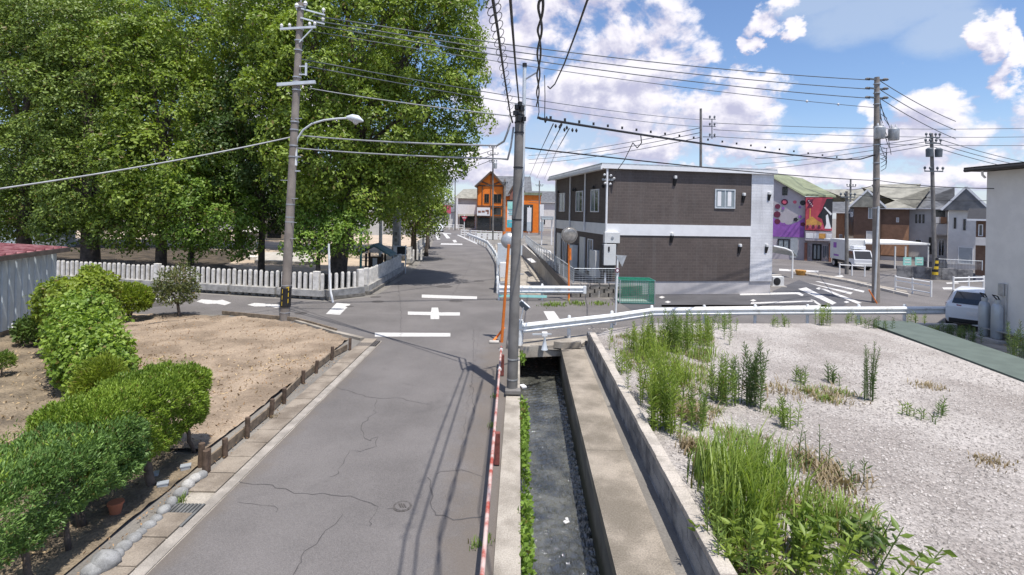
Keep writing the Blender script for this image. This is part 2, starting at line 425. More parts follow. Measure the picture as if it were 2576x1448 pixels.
leafmat('dark_leaf', (0.026, 0.055, 0.013), (0.12, 0.19, 0.04), 0.2, scale=0.5)
leafmat('fresh_leaf', (0.075, 0.145, 0.02), (0.27, 0.40, 0.07), 0.35, scale=1.0)
leafmat('hedge_leaf', (0.06, 0.12, 0.015), (0.32, 0.44, 0.06), 0.28, scale=1.6)
leafmat('hedge_blue', (0.05, 0.11, 0.028), (0.26, 0.41, 0.115), 0.25, scale=1.6)
leafmat('gold_leaf', (0.11, 0.17, 0.018), (0.33, 0.40, 0.055), 0.35, scale=1.5)
leafmat('vine_leaf', (0.08, 0.16, 0.02), (0.34, 0.46, 0.08), 0.35, scale=2.0)
leafmat('weed_leaf', (0.085, 0.15, 0.028), (0.27, 0.36, 0.085), 0.35, scale=1.2)
leafmat('weed_bright', (0.11, 0.18, 0.024), (0.34, 0.43, 0.085), 0.4, scale=1.2)
leafmat('weed_dark', (0.06, 0.105, 0.035), (0.17, 0.24, 0.08), 0.3, scale=1.2)
leafmat('myrtle_leaf', (0.06, 0.09, 0.03), (0.21, 0.22, 0.085), 0.3, scale=2.5)
leafmat('dry_blade', (0.20, 0.14, 0.08), (0.38, 0.31, 0.20), 0.25, scale=1.2)

# brick-like siding of the apartment block: joints too fine to build
def siding(name, base, joint, bw, bh):
    m = mat(name, base, 0.75, 0.10, 0.7, fine=0.06, fscale=15); t = m.node_tree; b = t.nodes['Principled BSDF']
    src = b.inputs['Base Color'].links[0].from_socket
    g = t.nodes.new('ShaderNodeNewGeometry'); sp = t.nodes.new('ShaderNodeSeparateXYZ'); t.links.new(g.outputs['Position'], sp.inputs[0])
    x, y, z = (S(t, sp.outputs[i]) for i in range(3))
    br = t.nodes.new('ShaderNodeTexBrick'); t.links.new(combine(t, x + y * 0.6, z), br.inputs['Vector'])
    br.inputs['Scale'].default_value = 1.0; br.inputs['Brick Width'].default_value = bw; br.inputs['Row Height'].default_value = bh
    br.inputs['Mortar Size'].default_value = 0.012; br.inputs['Mortar Smooth'].default_value = 0.2
    br.inputs['Color1'].default_value = (0.93, 0.93, 0.93, 1); br.inputs['Color2'].default_value = (1.06, 1.06, 1.06, 1); br.inputs['Mortar'].default_value = (*joint, 1)
    t.links.new(mixc(t, 1.0, src, br.outputs[0], 'MULTIPLY'), b.inputs['Base Color'])
    mp = t.nodes.new('ShaderNodeMapping'); mp.inputs['Scale'].default_value = (2.2, 2.2, 0.18); t.links.new(g.outputs['Position'], mp.inputs[0])
    st_ = noise(t, mp.outputs[0], 1.6, 5, 0.65).sstep(0.48, 0.72)
    t.links.new(mixc(t, st_ * 0.22, b.inputs['Base Color'].links[0].from_socket, (0.16, 0.15, 0.145)), b.inputs['Base Color'])
    bn = t.nodes.new('ShaderNodeBump'); bn.inputs['Strength'].default_value = 0.4; bn.inputs['Distance'].default_value = 0.01; bn.invert = True
    t.links.new(br.outputs[1], bn.inputs['Height']); t.links.new(bn.outputs[0], b.inputs['Normal'])
siding('brown_tile', (0.100, 0.080, 0.072), (1.22, 1.22, 1.22), 0.30, 0.15)
siding('white_tile', (0.64, 0.64, 0.66), (0.93, 0.93, 0.93), 2.4, 0.15)

# water with ripples
m = mat('water', (0.055, 0.058, 0.052), 0.07, 0.4, 2.0, col2=(0.115, 0.115, 0.098), spec=1.0); t = m.node_tree; b = t.nodes['Principled BSDF']
g = t.nodes.new('ShaderNodeNewGeometry'); mp = t.nodes.new('ShaderNodeMapping'); mp.inputs['Scale'].default_value = (1.0, 0.55, 1.0)
t.links.new(g.outputs['Position'], mp.inputs[0])
b.inputs['IOR'].default_value = 1.85
bn = t.nodes.new('ShaderNodeBump'); bn.inputs['Strength'].default_value = 0.6; bn.inputs['Distance'].default_value = 0.05
t.links.new((noise(t, mp.outputs[0], 11.0, 4, 0.6, 0.6) + noise(t, mp.outputs[0], 30.0, 3, 0.6) * 0.4).k, bn.inputs['Height']); t.links.new(bn.outputs[0], b.inputs['Normal'])

# corrugation of sheet steel as fine relief
def ribs(name, freq, axis, strength=0.5):
    t = MATS[name].node_tree; b = t.nodes['Principled BSDF']; g = t.nodes.new('ShaderNodeNewGeometry'); sp = t.nodes.new('ShaderNodeSeparateXYZ')
    t.links.new(g.outputs['Position'], sp.inputs[0]); x, y = S(t, sp.outputs[0]), S(t, sp.outputs[1])
    q = (x * axis[0] + y * axis[1]) * freq
    bn = t.nodes.new('ShaderNodeBump'); bn.inputs['Strength'].default_value = strength; bn.inputs['Distance'].default_value = 0.03
    t.links.new(q.op('SINE').k, bn.inputs['Height']); t.links.new(bn.outputs[0], b.inputs['Normal'])
t = MATS['asphalt'].node_tree; b = t.nodes['Principled BSDF']; src = b.inputs['Base Color'].links[0].from_socket
g = t.nodes.new('ShaderNodeNewGeometry'); sp = t.nodes.new('ShaderNodeSeparateXYZ'); t.links.new(g.outputs['Position'], sp.inputs[0]); X_, Y_ = S(t, sp.outputs[0]), S(t, sp.outputs[1])
wob = (noise(t, g.outputs['Position'], 1.6, 6, 0.65) - 0.5) * 1.5
lane = Y_.sstep(16.5, 14.0)
edge = ((X_ + wob).sstep(-1.05, -0.35)).max((X_ * -1.0 + wob * 0.5).sstep(3.55, 3.95)) * lane
k = mixc(t, edge * 0.55, src, (0.150, 0.122, 0.095))
trk = ((X_ + 1.15).op('ABSOLUTE').sstep(0.38, 0.12)).max((X_ + 2.75).op('ABSOLUTE').sstep(0.38, 0.12)) * lane * (wob + 0.6).min(1.0).max(0.0)
k = mixc(t, trk * 0.16, k, (0.22, 0.205, 0.195))
stain = noise(t, g.outputs['Position'], 0.9, 7, 0.7, 1.2).sstep(0.56, 0.70)
k = mixc(t, stain * 0.30, k, (0.085, 0.078, 0.076))
spots = noise(t, g.outputs['Position'], 34.0, 2, 0.5).sstep(0.68, 0.74)
k = mixc(t, spots * 0.45, k, (0.26, 0.245, 0.23))
t.links.new(k, b.inputs['Base Color'])
t = MATS['canal_wall'].node_tree; b = t.nodes['Principled BSDF']; src = b.inputs['Base Color'].links[0].from_socket
g = t.nodes.new('ShaderNodeNewGeometry'); sp = t.nodes.new('ShaderNodeSeparateXYZ'); t.links.new(g.outputs['Position'], sp.inputs[0])
al = (S(t, sp.outputs[2]) + (noise(t, g.outputs['Position'], 5.0, 5, 0.65) - 0.5) * 0.35).sstep(-0.42, -0.66)
t.links.new(mixc(t, al * 0.85, src, (0.030, 0.034, 0.018)), b.inputs['Base Color'])
ribs('roof_green', 14, (0.95, 0.3), 0.3)

# ------------------------------------------------------------------ ground with the canal cut out
def lerp(a, b, t): return a + (b - a) * t
def canL(y): return lerp(0.17, 0.31, (y - 5) / 10)
def canR(y): return lerp(1.22, 1.52, (y - 5) / 10)
CULV0, CULV1 = 14.9, 24.6
def upL(y): return lerp(-0.15, -1.6, (y - 24.6) / 34)
def upR(y): return lerp(3.3, 1.35, (y - 24.6) / 35)
mb = MB(); BIG = 1500
def strip(y0, y1, L0, L1, R0, R1):
    mb.add([(-BIG, y0, 0), (L0, y0, 0), (L1, y1, 0), (-BIG, y1, 0)], [(0, 1, 2, 3)])
    mb.add([(R0, y0, 0), (BIG, y0, 0), (BIG, y1, 0), (R1, y1, 0)], [(0, 1, 2, 3)])
strip(-40, CULV0, canL(-40), canL(CULV0), canR(-40) , canR(CULV0))
mb.add([(-BIG, CULV0, 0), (BIG, CULV0, 0), (BIG, CULV1, 0), (-BIG, CULV1, 0)], [(0, 1, 2, 3)])
strip(CULV1, 60, upL(CULV1), upL(60), upR(CULV1), upR(60))
mb.add([(-BIG, 60, 0), (BIG, 60, 0), (BIG, 2500, 0), (-BIG, 2500, 0)], [(0, 1, 2, 3)])
GROUND = tag(mb.build('ground', 'earth'), kind='structure')

Z1, Z2, Z3 = 0.004, 0.008, 0.012
# one asphalt sheet: lane by the canal, crossing, both arms of the cross street, lane beyond
road_poly = [(-3.86, -8), (-3.84, 15.4), (-4.3, 15.75), (-5.4, 16.1), (-7.6, 17.75), (-9.2, 18.35), (-10.7, 18.7), (-14.3, 18.6), (-30, 19.4), (-48, 21),
             (-48, 29.5), (-26, 25.6), (-19.0, 24.25), (-12.0, 22.5), (-7.75, 21.75), (-6.15, 23.2), (-6.2, 31.6), (-6.6, 36.5), (-7.4, 44), (-8.6, 55), (-10.1, 66.5), (-13, 78), (-60, 92),
             (-60, 108), (60, 108), (60, 90), (2, 84), (-4.6, 76), (-4.9, 68), (-2.2, 54.5), (-0.75, 38.5), (-0.35, 24.7), (3.3, 24.7), (5.6, 23.0),
             (14, 27.2), (15.6, 32), (21, 44), (30, 62), (120, 62), (120, 30), (40, 23), (17, 19.25), (5.1, 17.55), (3.45, 16.35), (0.5, 14.92), (-0.02, 14.9), (-0.02, -8)]
ROAD = tag(MB().sheet(road_poly, Z1).build('road', 'asphalt'), kind='structure')
LOT = tag(MB().sheet([G(1600, 790)[:2], G(2120, 772)[:2], G(2150, 755)[:2], G(2010, 705)[:2], (14.1, 27.5), (13.6, 26.5), (4.8, 25.2)], Z2).build('parking_lot', 'asphalt_new'), kind='structure')

def paint(name, quad, parent=ROAD, z=Z2, m='road_paint'):
    return MB().sheet([G(*q)[:2] for q in quad], z).build(name, m, parent)
paint('stop_line', [(943, 848), (943, 838), (1133, 839), (1133, 848)])
paint('stop_line', [(1061, 750), (1061, 742), (1200, 747), (1200, 754)])
def cross_mark():
    p = [(1026, 793), (1026, 785), (1084, 786), (1086, 775), (1102, 775), (1104, 787), (1157, 787), (1157, 795), (1105, 795), (1105, 804), (1083, 804), (1083, 794)]
    MB().sheet([G(*q)[:2] for q in p], Z2).build('crossing_mark', 'road_paint', ROAD)
cross_mark()
paint('lane_dash', [(820, 791), (847, 763), (882, 766), (855, 793)])
MB().sheet([G(*q)[:2] for q in [(494, 760), (507, 754), (545, 757), (560, 755), (582, 763), (565, 769), (545, 765), (520, 766)]], Z2).build('arrow_mark', 'road_paint', ROAD)
MB().sheet([G(*q)[:2] for q in [(622, 768), (640, 763), (700, 767), (712, 771), (695, 776), (680, 772), (640, 772)]], Z2).build('arrow_mark', 'road_paint', ROAD)
MB().sheet([G(*q)[:2] for q in [(378, 752), (395, 746), (438, 753), (436, 758)]], Z2).build('arrow_mark', 'road_paint', ROAD)
paint('lane_dash', [(1367, 784), (1394, 784), (1411, 808), (1381, 810)])
for a in ([(1092, 586), (1099, 586), (1108, 603), (1100, 604)], [(1114, 588), (1122, 588), (1133, 600), (1124, 601)]): paint('crossing_bar', a)
paint('stop_line', [(1110, 613), (1163, 614), (1163, 617), (1108, 616)], m='worn_paint')
paint('lane_edge_line', [(1092, 584), (1135, 588), (1135, 590), (1092, 586)])
paint('lane_edge_line', [(1149, 592), (1153, 591), (1200, 611), (1201, 616)])
paint('lane_mark', [(1138, 605), (1146, 604), (1150, 610), (1142, 611)])
# parking and crossing paint on the right
for a in ([(1748, 773), (2065, 769), (2066, 774), (1740, 779)], [(1860, 739), (2010, 736), (2022, 743), (2018, 746), (2004, 741), (1862, 744)],
          [(2008, 728), (2028, 724), (2104, 763), (2094, 768)], [(2025, 711), (2042, 715), (2145, 737), (2140, 742)], [(2050, 709), (2060, 709), (2175, 733), (2172, 737)],
          [(2060, 726), (2076, 728), (2168, 763), (2158, 766)], [(1890, 762), (2045, 757), (2050, 760), (1888, 766)], [(2038, 753), (2050, 757), (2066, 768), (2060, 769), (2046, 760)]):
    paint('bay_line', a, LOT, Z3)
for x, y in ((1895, 757), (2130, 761), (2060, 727), (1665, 749), (1680, 761)):
    paint('bay_dot', [(x - 8, y), (x, y - 3), (x + 8, y), (x, y + 3)], LOT, Z3)
for a in ([(1664, 768), (2080, 768), (2080, 773), (1664, 773)], [(2090, 697), (2118, 693), (2123, 697), (2098, 702)], [(1960, 677), (2060, 682), (2058, 686), (1960, 682)],
          [(2370, 724), (2395, 724), (2400, 729), (2374, 729)], [(2410, 697), (2460, 695), (2460, 699), (2412, 701)], [(2440, 706), (2472, 704), (2472, 708), (2444, 711)], [(2380, 712), (2410, 711), (2412, 714), (2382, 715)]):
    paint('lane_edge_line', a)
paint('lane_edge_line', [(1325, 652), (1336, 650), (1350, 660), (1338, 662)], m='worn_paint'); paint('lane_edge_line', [(1352, 625), (1385, 632), (1388, 640), (1355, 632)], m='worn_paint')

def crack(pts, w=0.02):
    q = [G(*p) for p in pts]; fine = []
    for a, b in zip(q, q[1:]):
        k = max(2, int((b - a).length / 0.12))
        for i in range(k): fine.append(a.lerp(b, i / k) + Vector((random.gauss(0, 0.022), random.gauss(0, 0.022), 0)))
    fine.append(q[-1]); vs = []; fs = []
    for i, p in enumerate(fine):
        d = (fine[min(i + 1, len(fine) - 1)] - fine[max(i - 1, 0)]).normalized(); n = Vector((-d.y, d.x, 0)) * w * random.uniform(0.08, 0.42)
        vs += [(p + n)[:2] + (Z2,), (p - n)[:2] + (Z2,)]
        if i: fs.append((2 * i - 2, 2 * i - 1, 2 * i + 1, 2 * i))
    MB().add(vs, fs).build('crack', 'crack', ROAD)
crack([(845, 975), (900, 993), (950, 1003), (1010, 1004), (1050, 1014), (1080, 1018)])
crack([(948, 1005), (942, 1040), (925, 1058), (905, 1075), (912, 1100), (930, 1112), (950, 1098), (945, 1125), (905, 1138)])
crack([(905, 1138), (880, 1135), (862, 1165), (845, 1195), (828, 1202)], 0.016)
crack([(600, 1212), (680, 1225), (740, 1237), (810, 1245), (880, 1253), (925, 1265), (950, 1278), (937, 1310), (930, 1325)])
crack([(855, 1300), (820, 1340), (790, 1370), (765, 1405), (750, 1425), (738, 1448)])
crack([(700, 1290), (690, 1275), (640, 1270), (600, 1265)], 0.012)
crack([(975, 1280), (992, 1280)], 0.014)
crack([(1190, 1060), (1188, 950), (1192, 830)], 0.02); crack([(1207, 830), (1180, 1000), (1150, 1200)], 0.008)
for (a, b) in (((740, 787), (1060, 795)), ((1140, 740), (1190, 650)), ((1000, 700), (1010, 850))): crack([a, ((a[0] + b[0]) / 2 + 3, (a[1] + b[1]) / 2), b], 0.025)
crack([(1080, 1200), (1088, 1280), (1100, 1295), (1140, 1304), (1185, 1305), (1215, 1300)], 0.03)
for q in ([(1095, 1195), (1130, 1183), (1180, 1186), (1212, 1200)],): crack(q, 0.015)

def manhole(px, py, r, ring=True):
    c = G(px, py)
    o = MB().lathe([(r, 0.0), (r, 0.006), (r * 0.82, 0.006)], (c.x, c.y, Z1), 24).build('manhole_cover', 'iron_lid', ROAD)
    if ring:
        MB().lathe([(r * 0.78, 0.0), (r * 0.78, 0.012), (r * 0.60, 0.012)], (c.x, c.y, Z1), 20).build('ring', 'asphalt', o)
        for i in range(3): MB().box((c.x - r * 0.25 + i * r * 0.25, c.y, Z1 + 0.016), (r * 0.12, r * 0.8, 0.008), 0.5).build('rib', 'iron_lid', o)
manhole(1012, 1276, 0.125)
for x, y, r in ((1118, 722, 0.42), (1205, 708, 0.3), (945, 748, 0.24), (950, 760, 0.26), (757, 789, 0.22), (1147, 758, 0.3), (880, 772, 0.16), (396, 767, 0.5)): manhole(x, y, r, False)

# ------------------------------------------------------------------ gutter along the field
GUT = tag(MB().sheet([(-4.44, -6), (-3.86, -6), (-3.84, 15.45), (-4.40, 15.45)], 0.005).build('gutter', 'concrete'), kind='structure')
cov = mesh_of(MB().b2(-0.19, 0.19, 0.006, 0.488, 0.0, 0.026, bev=0.006), 'gutter_slab')
y = 3.6; k = 0
while y < 15.2:
    if not (6.30 < y < 6.75): piece('gutter_slab', cov, 'gutter_slab', GUT, (-4.22 + random.uniform(-.006, .006), y, 0.006 + random.uniform(0, .006)))
    y += 0.5
mb = MB().b2(-4.02, -3.86, -6, 15.2, 0.006, 0.020, bev=0.004); mb.build('gutter_lip', 'gutter_lip', GUT)
def grate(y0, y1, x0, x1, m, name='drain_grate'):
    o = MB().b2(x0, x1, y0, y1, 0.006, 0.022).build(name, 'black_metal', GUT)
    n = 9
    for i in range(n): MB().b2(x0 + (x1 - x0) * (i + .1) / n, x0 + (x1 - x0) * (i + .75) / n, y0, y1, 0.022, 0.034).build('bar', m, o)
grate(6.31, 6.80, -4.42, -3.98, 'grate_steel')
grate(14.75, 15.35, -4.42, -3.86, 'iron_lid')
# corner kerb round the field
kp = [(-4.45, 15.5), (-4.62, 15.62), (-5.5, 16.22), (-6.6, 17.12), (-7.4, 17.75)]
for a, b in zip(kp, kp[1:]): MB().bar((*a, 0.03), (*b, 0.03), 0.16, 0.10).build('kerb_stone', 'concrete', GUT)

# ------------------------------------------------------------------ field (bare soil) and garden strip
def rough_sheet(name, poly, z, amp, m, cell=0.25, falloff=True):
    xs = [p[0] for p in poly]; ys = [p[1] for p in poly]
    nx = int((max(xs) - min(xs)) / cell); ny = int((max(ys) - min(ys)) / cell)
    X = np.linspace(min(xs), max(xs), nx); Yv = np.linspace(min(ys), max(ys), ny)
    gx, gy = np.meshgrid(X, Yv); ins = np.zeros(gx.shape, bool); n = len(poly); j = n - 1
    for i in range(n):
        x1, y1 = poly[i]; x2, y2 = poly[j]
        if y1 != y2: ins ^= ((y1 > gy) != (y2 > gy)) & (gx < (x2 - x1) * (gy - y1) / (y2 - y1) + x1)
        j = i
    zz = z + amp * (0.5 * np.sin(gx * 2.1 + 1.3 * np.sin(gy * 1.1)) * np.cos(gy * 1.7) + RNG.normal(0, 0.45, gx.shape)) + amp
    idx = -np.ones(gx.shape, int); idx[ins] = np.arange(ins.sum())
    v = np.stack([gx[ins], gy[ins], zz[ins]], 1)
    q = np.stack([idx[:-1, :-1], idx[:-1, 1:], idx[1:, 1:], idx[1:, :-1]], -1).reshape(-1, 4); q = q[(q >= 0).all(1)]
    t_ = np.concatenate([q[:, [0, 1, 2]], q[:, [0, 2, 3]]])
    me = tri_mesh(name, v, t_); return link(name, me, m, None, (0, 0, 0), True)
tag(rough_sheet('field', [(-4.75, 8.2), (-4.72, 15.5), (-5.3, 15.95), (-6.6, 17.0), (-7.45, 17.6), (-9.2, 18.2), (-10.7, 18.5), (-14.3, 18.4), (-14.6, 16.0), (-9.6, 12.0), (-7.2, 9.0), (-5.9, 8.1)], 0.02, 0.035, 'field_soil', 0.14), kind='structure')
tag(rough_sheet('garden_soil', [(-4.55, -4), (-4.6, 8.15), (-6.0, 8.25), (-7.3, 9.1), (-9.7, 12.1), (-14.7, 16.05), (-15.6, 15.5), (-15.0, 8), (-15, -4)], 0.01, 0.035, 'dry_grass_soil', 0.14), kind='structure')
# clods and straw lying on the soil
def litter(name, label, n, poly_fn, m, size):
    P_ = np.array([poly_fn() for _ in range(n)]); N_ = RNG.normal(0, 1, (n, 3)); N_[:, 2] = np.abs(N_[:, 2]) * 0.35
    me = leaf_mesh(name, P_, N_, RNG.uniform(size * .5, size * 1.5, n), 0.35, 0.6)
    o = link(name, me, m, None, (0, 0, 0)); return tag(o, label, 'litter', kind='stuff')
def in_field():
    while True:
        y = random.uniform(8.4, 18); x = random.uniform(-13, -4.9)
        if x > -5.9 - (y - 8.1) * 0.87 and (y < 15.4 or x < -4.8 - (y - 15.4) * 1.25): return (x, y, 0.05)
litter('field_straw', 'dry straw bits and clods scattered over the bare soil field', 2600, in_field, 'dry_leaf', 0.06)
litter('garden_straw', 'dry dead grass lying on the dark soil left of the bushes', 5200, lambda: (random.uniform(-14, -5.2), random.uniform(4.5, 13.5), 0.04), 'straw', 0.085)

# ------------------------------------------------------------------ near canal
cv = MB()
def prismline(fx0, fx1, z0, z1, y0, y1):
    cv.add([(fx0(y0), y0, z0), (fx1(y0), y0, z0), (fx1(y1), y1, z0), (fx0(y1), y1, z0), (fx0(y0), y0, z1), (fx1(y0), y0, z1), (fx1(y1), y1, z1), (fx0(y1), y1, z1)],
           [(3, 2, 1, 0), (4, 5, 6, 7), (0, 1, 5, 4), (1, 2, 6, 5), (2, 3, 7, 6), (3, 0, 4, 7)])
CAN = tag(MB().sheet([(canL(-8) - .3, -8), (canR(-8) + .4, -8), (3.5, 26), (-.4, 26)], -1.25).build('canal', 'canal_wall'), kind='structure')
prismline(lambda y: canL(y) - 0.30, canL, -1.25, 0.035, -8, CULV0 + .02); cv.build('canal_bank', 'concrete', CAN)
cv = MB(); prismline(canR, lambda y: canR(y) + 0.14, -1.25, -0.02, -8, CULV0 + .02); prismline(lambda y: canR(y), lambda y: canR(y) + 0.12, -1.25, -0.2, CULV0 + .02, CULV1); prismline(lambda y: canL(y) - .12, canL, -1.25, -0.2, CULV0 + .02, CULV1); cv.build('side_wall', 'canal_wall', CAN)
ys = [-2.0, 1.5, 5.0, 8.55, 12.0, CULV0 - 0.05]
for a, b in zip(ys, ys[1:]):
    cv = MB(); prismline(lambda y: canR(y) - 0.008, lambda y: canR(y) + 0.645, -0.12, 0.04, a + 0.008, b); cv.build('walkway_slab', 'walkway_concrete', CAN)
ny_, nx_ = 560, 22; yg = np.linspace(2.5, 23.5, ny_); fx = np.linspace(0, 1, nx_)
Yg, Fx = np.meshgrid(yg, fx, indexing='ij'); Xg = (0.17 + .014 * (Yg - 5)) * (1 - Fx) + (1.22 + .03 * (Yg - 5)) * Fx
Zg = -0.86 + .013 * np.sin(Yg * 34 + 2.2 * np.sin(Xg * 9 + Yg * 2.1)) + .009 * np.sin(Xg * 37 + Yg * 17 + 1.7 * np.sin(Yg * 5)) + .006 * np.sin(Yg * 71 - Xg * 29) + RNG.normal(0, .002, Yg.shape)
I_ = np.arange(ny_ * nx_).reshape(ny_, nx_); q_ = np.stack([I_[:-1, :-1], I_[:-1, 1:], I_[1:, 1:], I_[1:, :-1]], -1).reshape(-1, 4)
me = tri_mesh('canal_water', np.stack([Xg, Yg, Zg], -1).reshape(-1, 3), np.concatenate([q_[:, [0, 1, 2]], q_[:, [0, 2, 3]]]))
tag(link('canal_water', me, 'water', None, (0, 0, 0), True), kind='structure')
# drain slot between walkway and block wall
cv = MB(); prismline(lambda y: canR(y) + 0.66, lambda y: canR(y) + 1.0, -0.4, -0.30, -8, CULV0); cv.build('slot_floor', 'canal_wall', CAN)
# culvert beam and deck edge
cv = MB().prism([(-0.05, 14.86), (0.5, 14.80), (2.1, 15.15), (2.35, 15.6), (3.4, 16.5), (3.3, 16.75), (-0.05, 15.4)], -0.22, 0.10); CULVERT = cv.build('culvert_beam', 'concrete', CAN)
MB().prism([(1.55, 14.86), (2.1, 14.95), (2.12, 15.12), (1.3, 14.96)], 0.04, 0.22).build('corner_block', 'concrete', CAN)

# block wall beside the lot: blocks laid one by one, cap course on top
wl = lambda y: lerp(2.10, 2.34, (y - 5) / 10.3)
BW = thing('block_wall', 'low grey concrete block wall between the canal walkway and the gravel lot', 'wall', (2.2, 9, -0.3))
blk = mesh_of(MB().b2(-0.075, 0.075, 0.004, 0.394, 0.003, 0.187, bev=0.005), 'block')
cap = mesh_of(MB().b2(-0.085, 0.09, 0.003, 0.396, 0.0, 0.09, bev=0.006), 'cap_block')
ang = -math.atan2(0.24, 10.3)
for row in range(4):
    y = 2.6 + (0.2 if row % 2 else 0.0)
    while y < 15.2:
        piece('block', blk, 'block_grey', BW, (wl(y) + 0.08 + random.uniform(-.004, .004), y, -0.35 + row * 0.19), ang); y += 0.398
y = 2.6
while y < 15.0:
    piece('cap_block', cap, 'wall_cap', BW, (wl(y) + 0.085 + random.uniform(-.005, .005), y, 0.412), ang); y += 0.4

# ------------------------------------------------------------------ gravel lot
gp = [(wl(-4) + .17, -4), (wl(15.2) + .17, 15.3), (3.3, 16.35), (5.0, 17.25), (7, 17.4), (12.4, 17.9), (12.1, 14.5), (11.75, 11.5), (11.6, 8), (11.4, -4)]
MBg = MB().prism(gp, -0.1, 0.33); tag(MBg.build('gravel_lot', 'gravel'), kind='structure')
def in_lot(ymax=17.0):
    y = 17 - (random.random() ** 0.55) * 12.5
    return (random.uniform(2.5, 11.4 + max(0, (y - 9) * .08)), min(y, ymax), 0.335)
n = 26000; P_ = np.array([in_lot(16.2) for _ in range(n)])
base = np.array([(1, 0, 0), (-.5, .87, 0), (-.5, -.87, 0), (0, 0, .8), (0, 0, -.4)]); tri = np.array([(0, 1, 3), (1, 2, 3), (2, 0, 3)])
rot = RNG.uniform(0, 6.28, n); sz = np.clip(RNG.lognormal(-4.1, 0.42, n), .006, .032); ca, sa = np.cos(rot), np.sin(rot)
vv = np.repeat(base[None], n, 0) * sz[:, None, None] * RNG.uniform(.6, 1.3, (n, 5, 1))
xx = vv[..., 0] * ca[:, None] - vv[..., 1] * sa[:, None]; yy = vv[..., 0] * sa[:, None] + vv[..., 1] * ca[:, None]
vv = np.stack([xx, yy, vv[..., 2]], -1) + P_[:, None]
tm = tri_mesh('gravel_stones', vv.reshape(-1, 3), (np.arange(n)[:, None, None] * 5 + tri[None]).reshape(-1, 3))
tag(link('gravel_stones', tm, 'pebble', None, (0, 0, 0)), 'loose pale gravel stones covering the lot', 'gravel', kind='stuff')
tag(MB().prism([(11.45, 5), (11.8, 11.7), (12.5, 17.5), (13.0, 18.3), (14.3, 18.3), (13.65, 13.6), (13.3, 5)], -0.05, 0.37).build('green_path', 'strip_green'), kind='structure')
tag(MB().b2(13.0, 40, 5, 18.2, 0.0, 0.05).build('neighbour_yard', 'concrete'), kind='structure')

# ------------------------------------------------------------------ upstream canal
ucv = MB()
def uwall(x0a, x0b, y0, x1a, x1b, y1, z0, z1):
    return MB().add([(x0a, y0, z0), (x0b, y0, z0), (x1b, y1, z0), (x1a, y1, z0), (x0a, y0, z1), (x0b, y0, z1), (x1b, y1, z1), (x1a, y1, z1)],
                    [(3, 2, 1, 0), (4, 5, 6, 7), (0, 1, 5, 4), (1, 2, 6, 5), (2, 3, 7, 6), (3, 0, 4, 7)])
UC = tag(MB().sheet([(upL(24), 24.0), (upR(24), 24.0), (upR(60), 60), (upL(60), 60)], -1.15).build('canal_bed', 'concrete'), kind='structure')
uwall(upR(24.6) - .02, upR(24.6) + .2, 24.6, upR(60) - .02, upR(60) + .2, 60, -1.2, 0.12).build('side_wall', 'concrete_pale', UC)
uwall(upL(24.6) - .25, upL(24.6), 24.6, upL(60) - .25, upL(60), 60, -1.2, 0.08).build('side_wall', 'concrete', UC)
uwall(upR(24.6) + .75, upR(24.6) + .95, 24.3, upR(60) + .55, upR(60) + .75, 60, -.1, 0.30).build('kerb_wall', 'concrete_pale', UC)
MB().sheet([(upR(24.6) + .21, 24.7), (upR(24.6) + .74, 24.7), (upR(60) + .54, 60), (upR(60) + .21, 60)], 0.02).build('canal_path', 'asphalt_new', UC)

# ------------------------------------------------------------------ stone pillar fence of the shrine
SF = thing('stone_fence', 'white stone pillar fence round the shrine grove on a stone base', 'fence', (-7.2, 22.5, 0))
pil = mesh_of(MB().add([(-.06, -.045, 0), (.06, -.045, 0), (.06, .045, 0), (-.06, .045, 0), (-.06, -.045, .66), (.06, -.045, .66), (.06, .045, .66), (-.06, .045, .66),
                        (-.04, -.03, .725), (.04, -.03, .725), (.04, .03, .725), (-.04, .03, .725)],
                       [(0, 1, 5, 4), (1, 2, 6, 5), (2, 3, 7, 6), (3, 0, 4, 7), (4, 5, 9, 8), (5, 6, 10, 9), (6, 7, 11, 10), (7, 4, 8, 11), (8, 9, 10, 11)]), 'pillar')
post = mesh_of(MB().b2(-.14, .14, -.09, .09, 0, .80, bev=.012), 'corner_post')
bst = mesh_of(MB().lathe([(.03, -.16), (.13, -.11), (.16, 0), (.13, .11), (.04, .15)], n=9, axis=(1, 0, 0)), 'base_stone')
def fence_run(a, b, spacing, z0=0.42, stones=False, posts=()):
    a = Vector(a); b = Vector(b); d = b - a; L = d.length; rz = math.atan2(d.y, d.x); n = int(L / spacing); nrm = Vector((math.sin(rz), -math.cos(rz)))
    for i in range(n):
        p = a.lerp(b, (i + .5) / n)
        if i in posts: piece('corner_post', post, 'stone_white', SF, (p.x, p.y, z0), rz)
        else: piece('pillar', pil, 'stone_white', SF, (p.x, p.y, z0 + random.uniform(-.012, .012)), rz + random.gauss(0, .04), (random.uniform(.92, 1.06),) * 2 + (random.uniform(.97, 1.03),))
    m = (a + b) / 2
    k = max(1, int(L / 2.2))
    for i in range(k):
        q0 = a.lerp(b, i / k); q1 = a.lerp(b, (i + 1) / k - .006)
        MB().bar((q0.x, q0.y, z0 - .135), (q1.x, q1.y, z0 - .135), 0.34, 0.27).build('base_slab', 'stone_grey', SF)
    if stones:
        for i in range(int(L / 0.34)):
            p = a.lerp(b, (i + .5) * 0.34 / L) + nrm * 0.13
            piece('base_stone', bst, 'stone_grey' if i % 3 else 'stone_grey', SF, (p.x, p.y, 0.075), rz + random.gauss(0, .1), (random.uniform(.85, 1.05),) * 3)
    else:
        q0 = a + nrm * .03; q1 = b + nrm * .03
        MB().bar((q0.x, q0.y, z0 - .335), (q1.x, q1.y, z0 - .335), 0.5, 0.128).build('footing', 'stone_dark', SF)
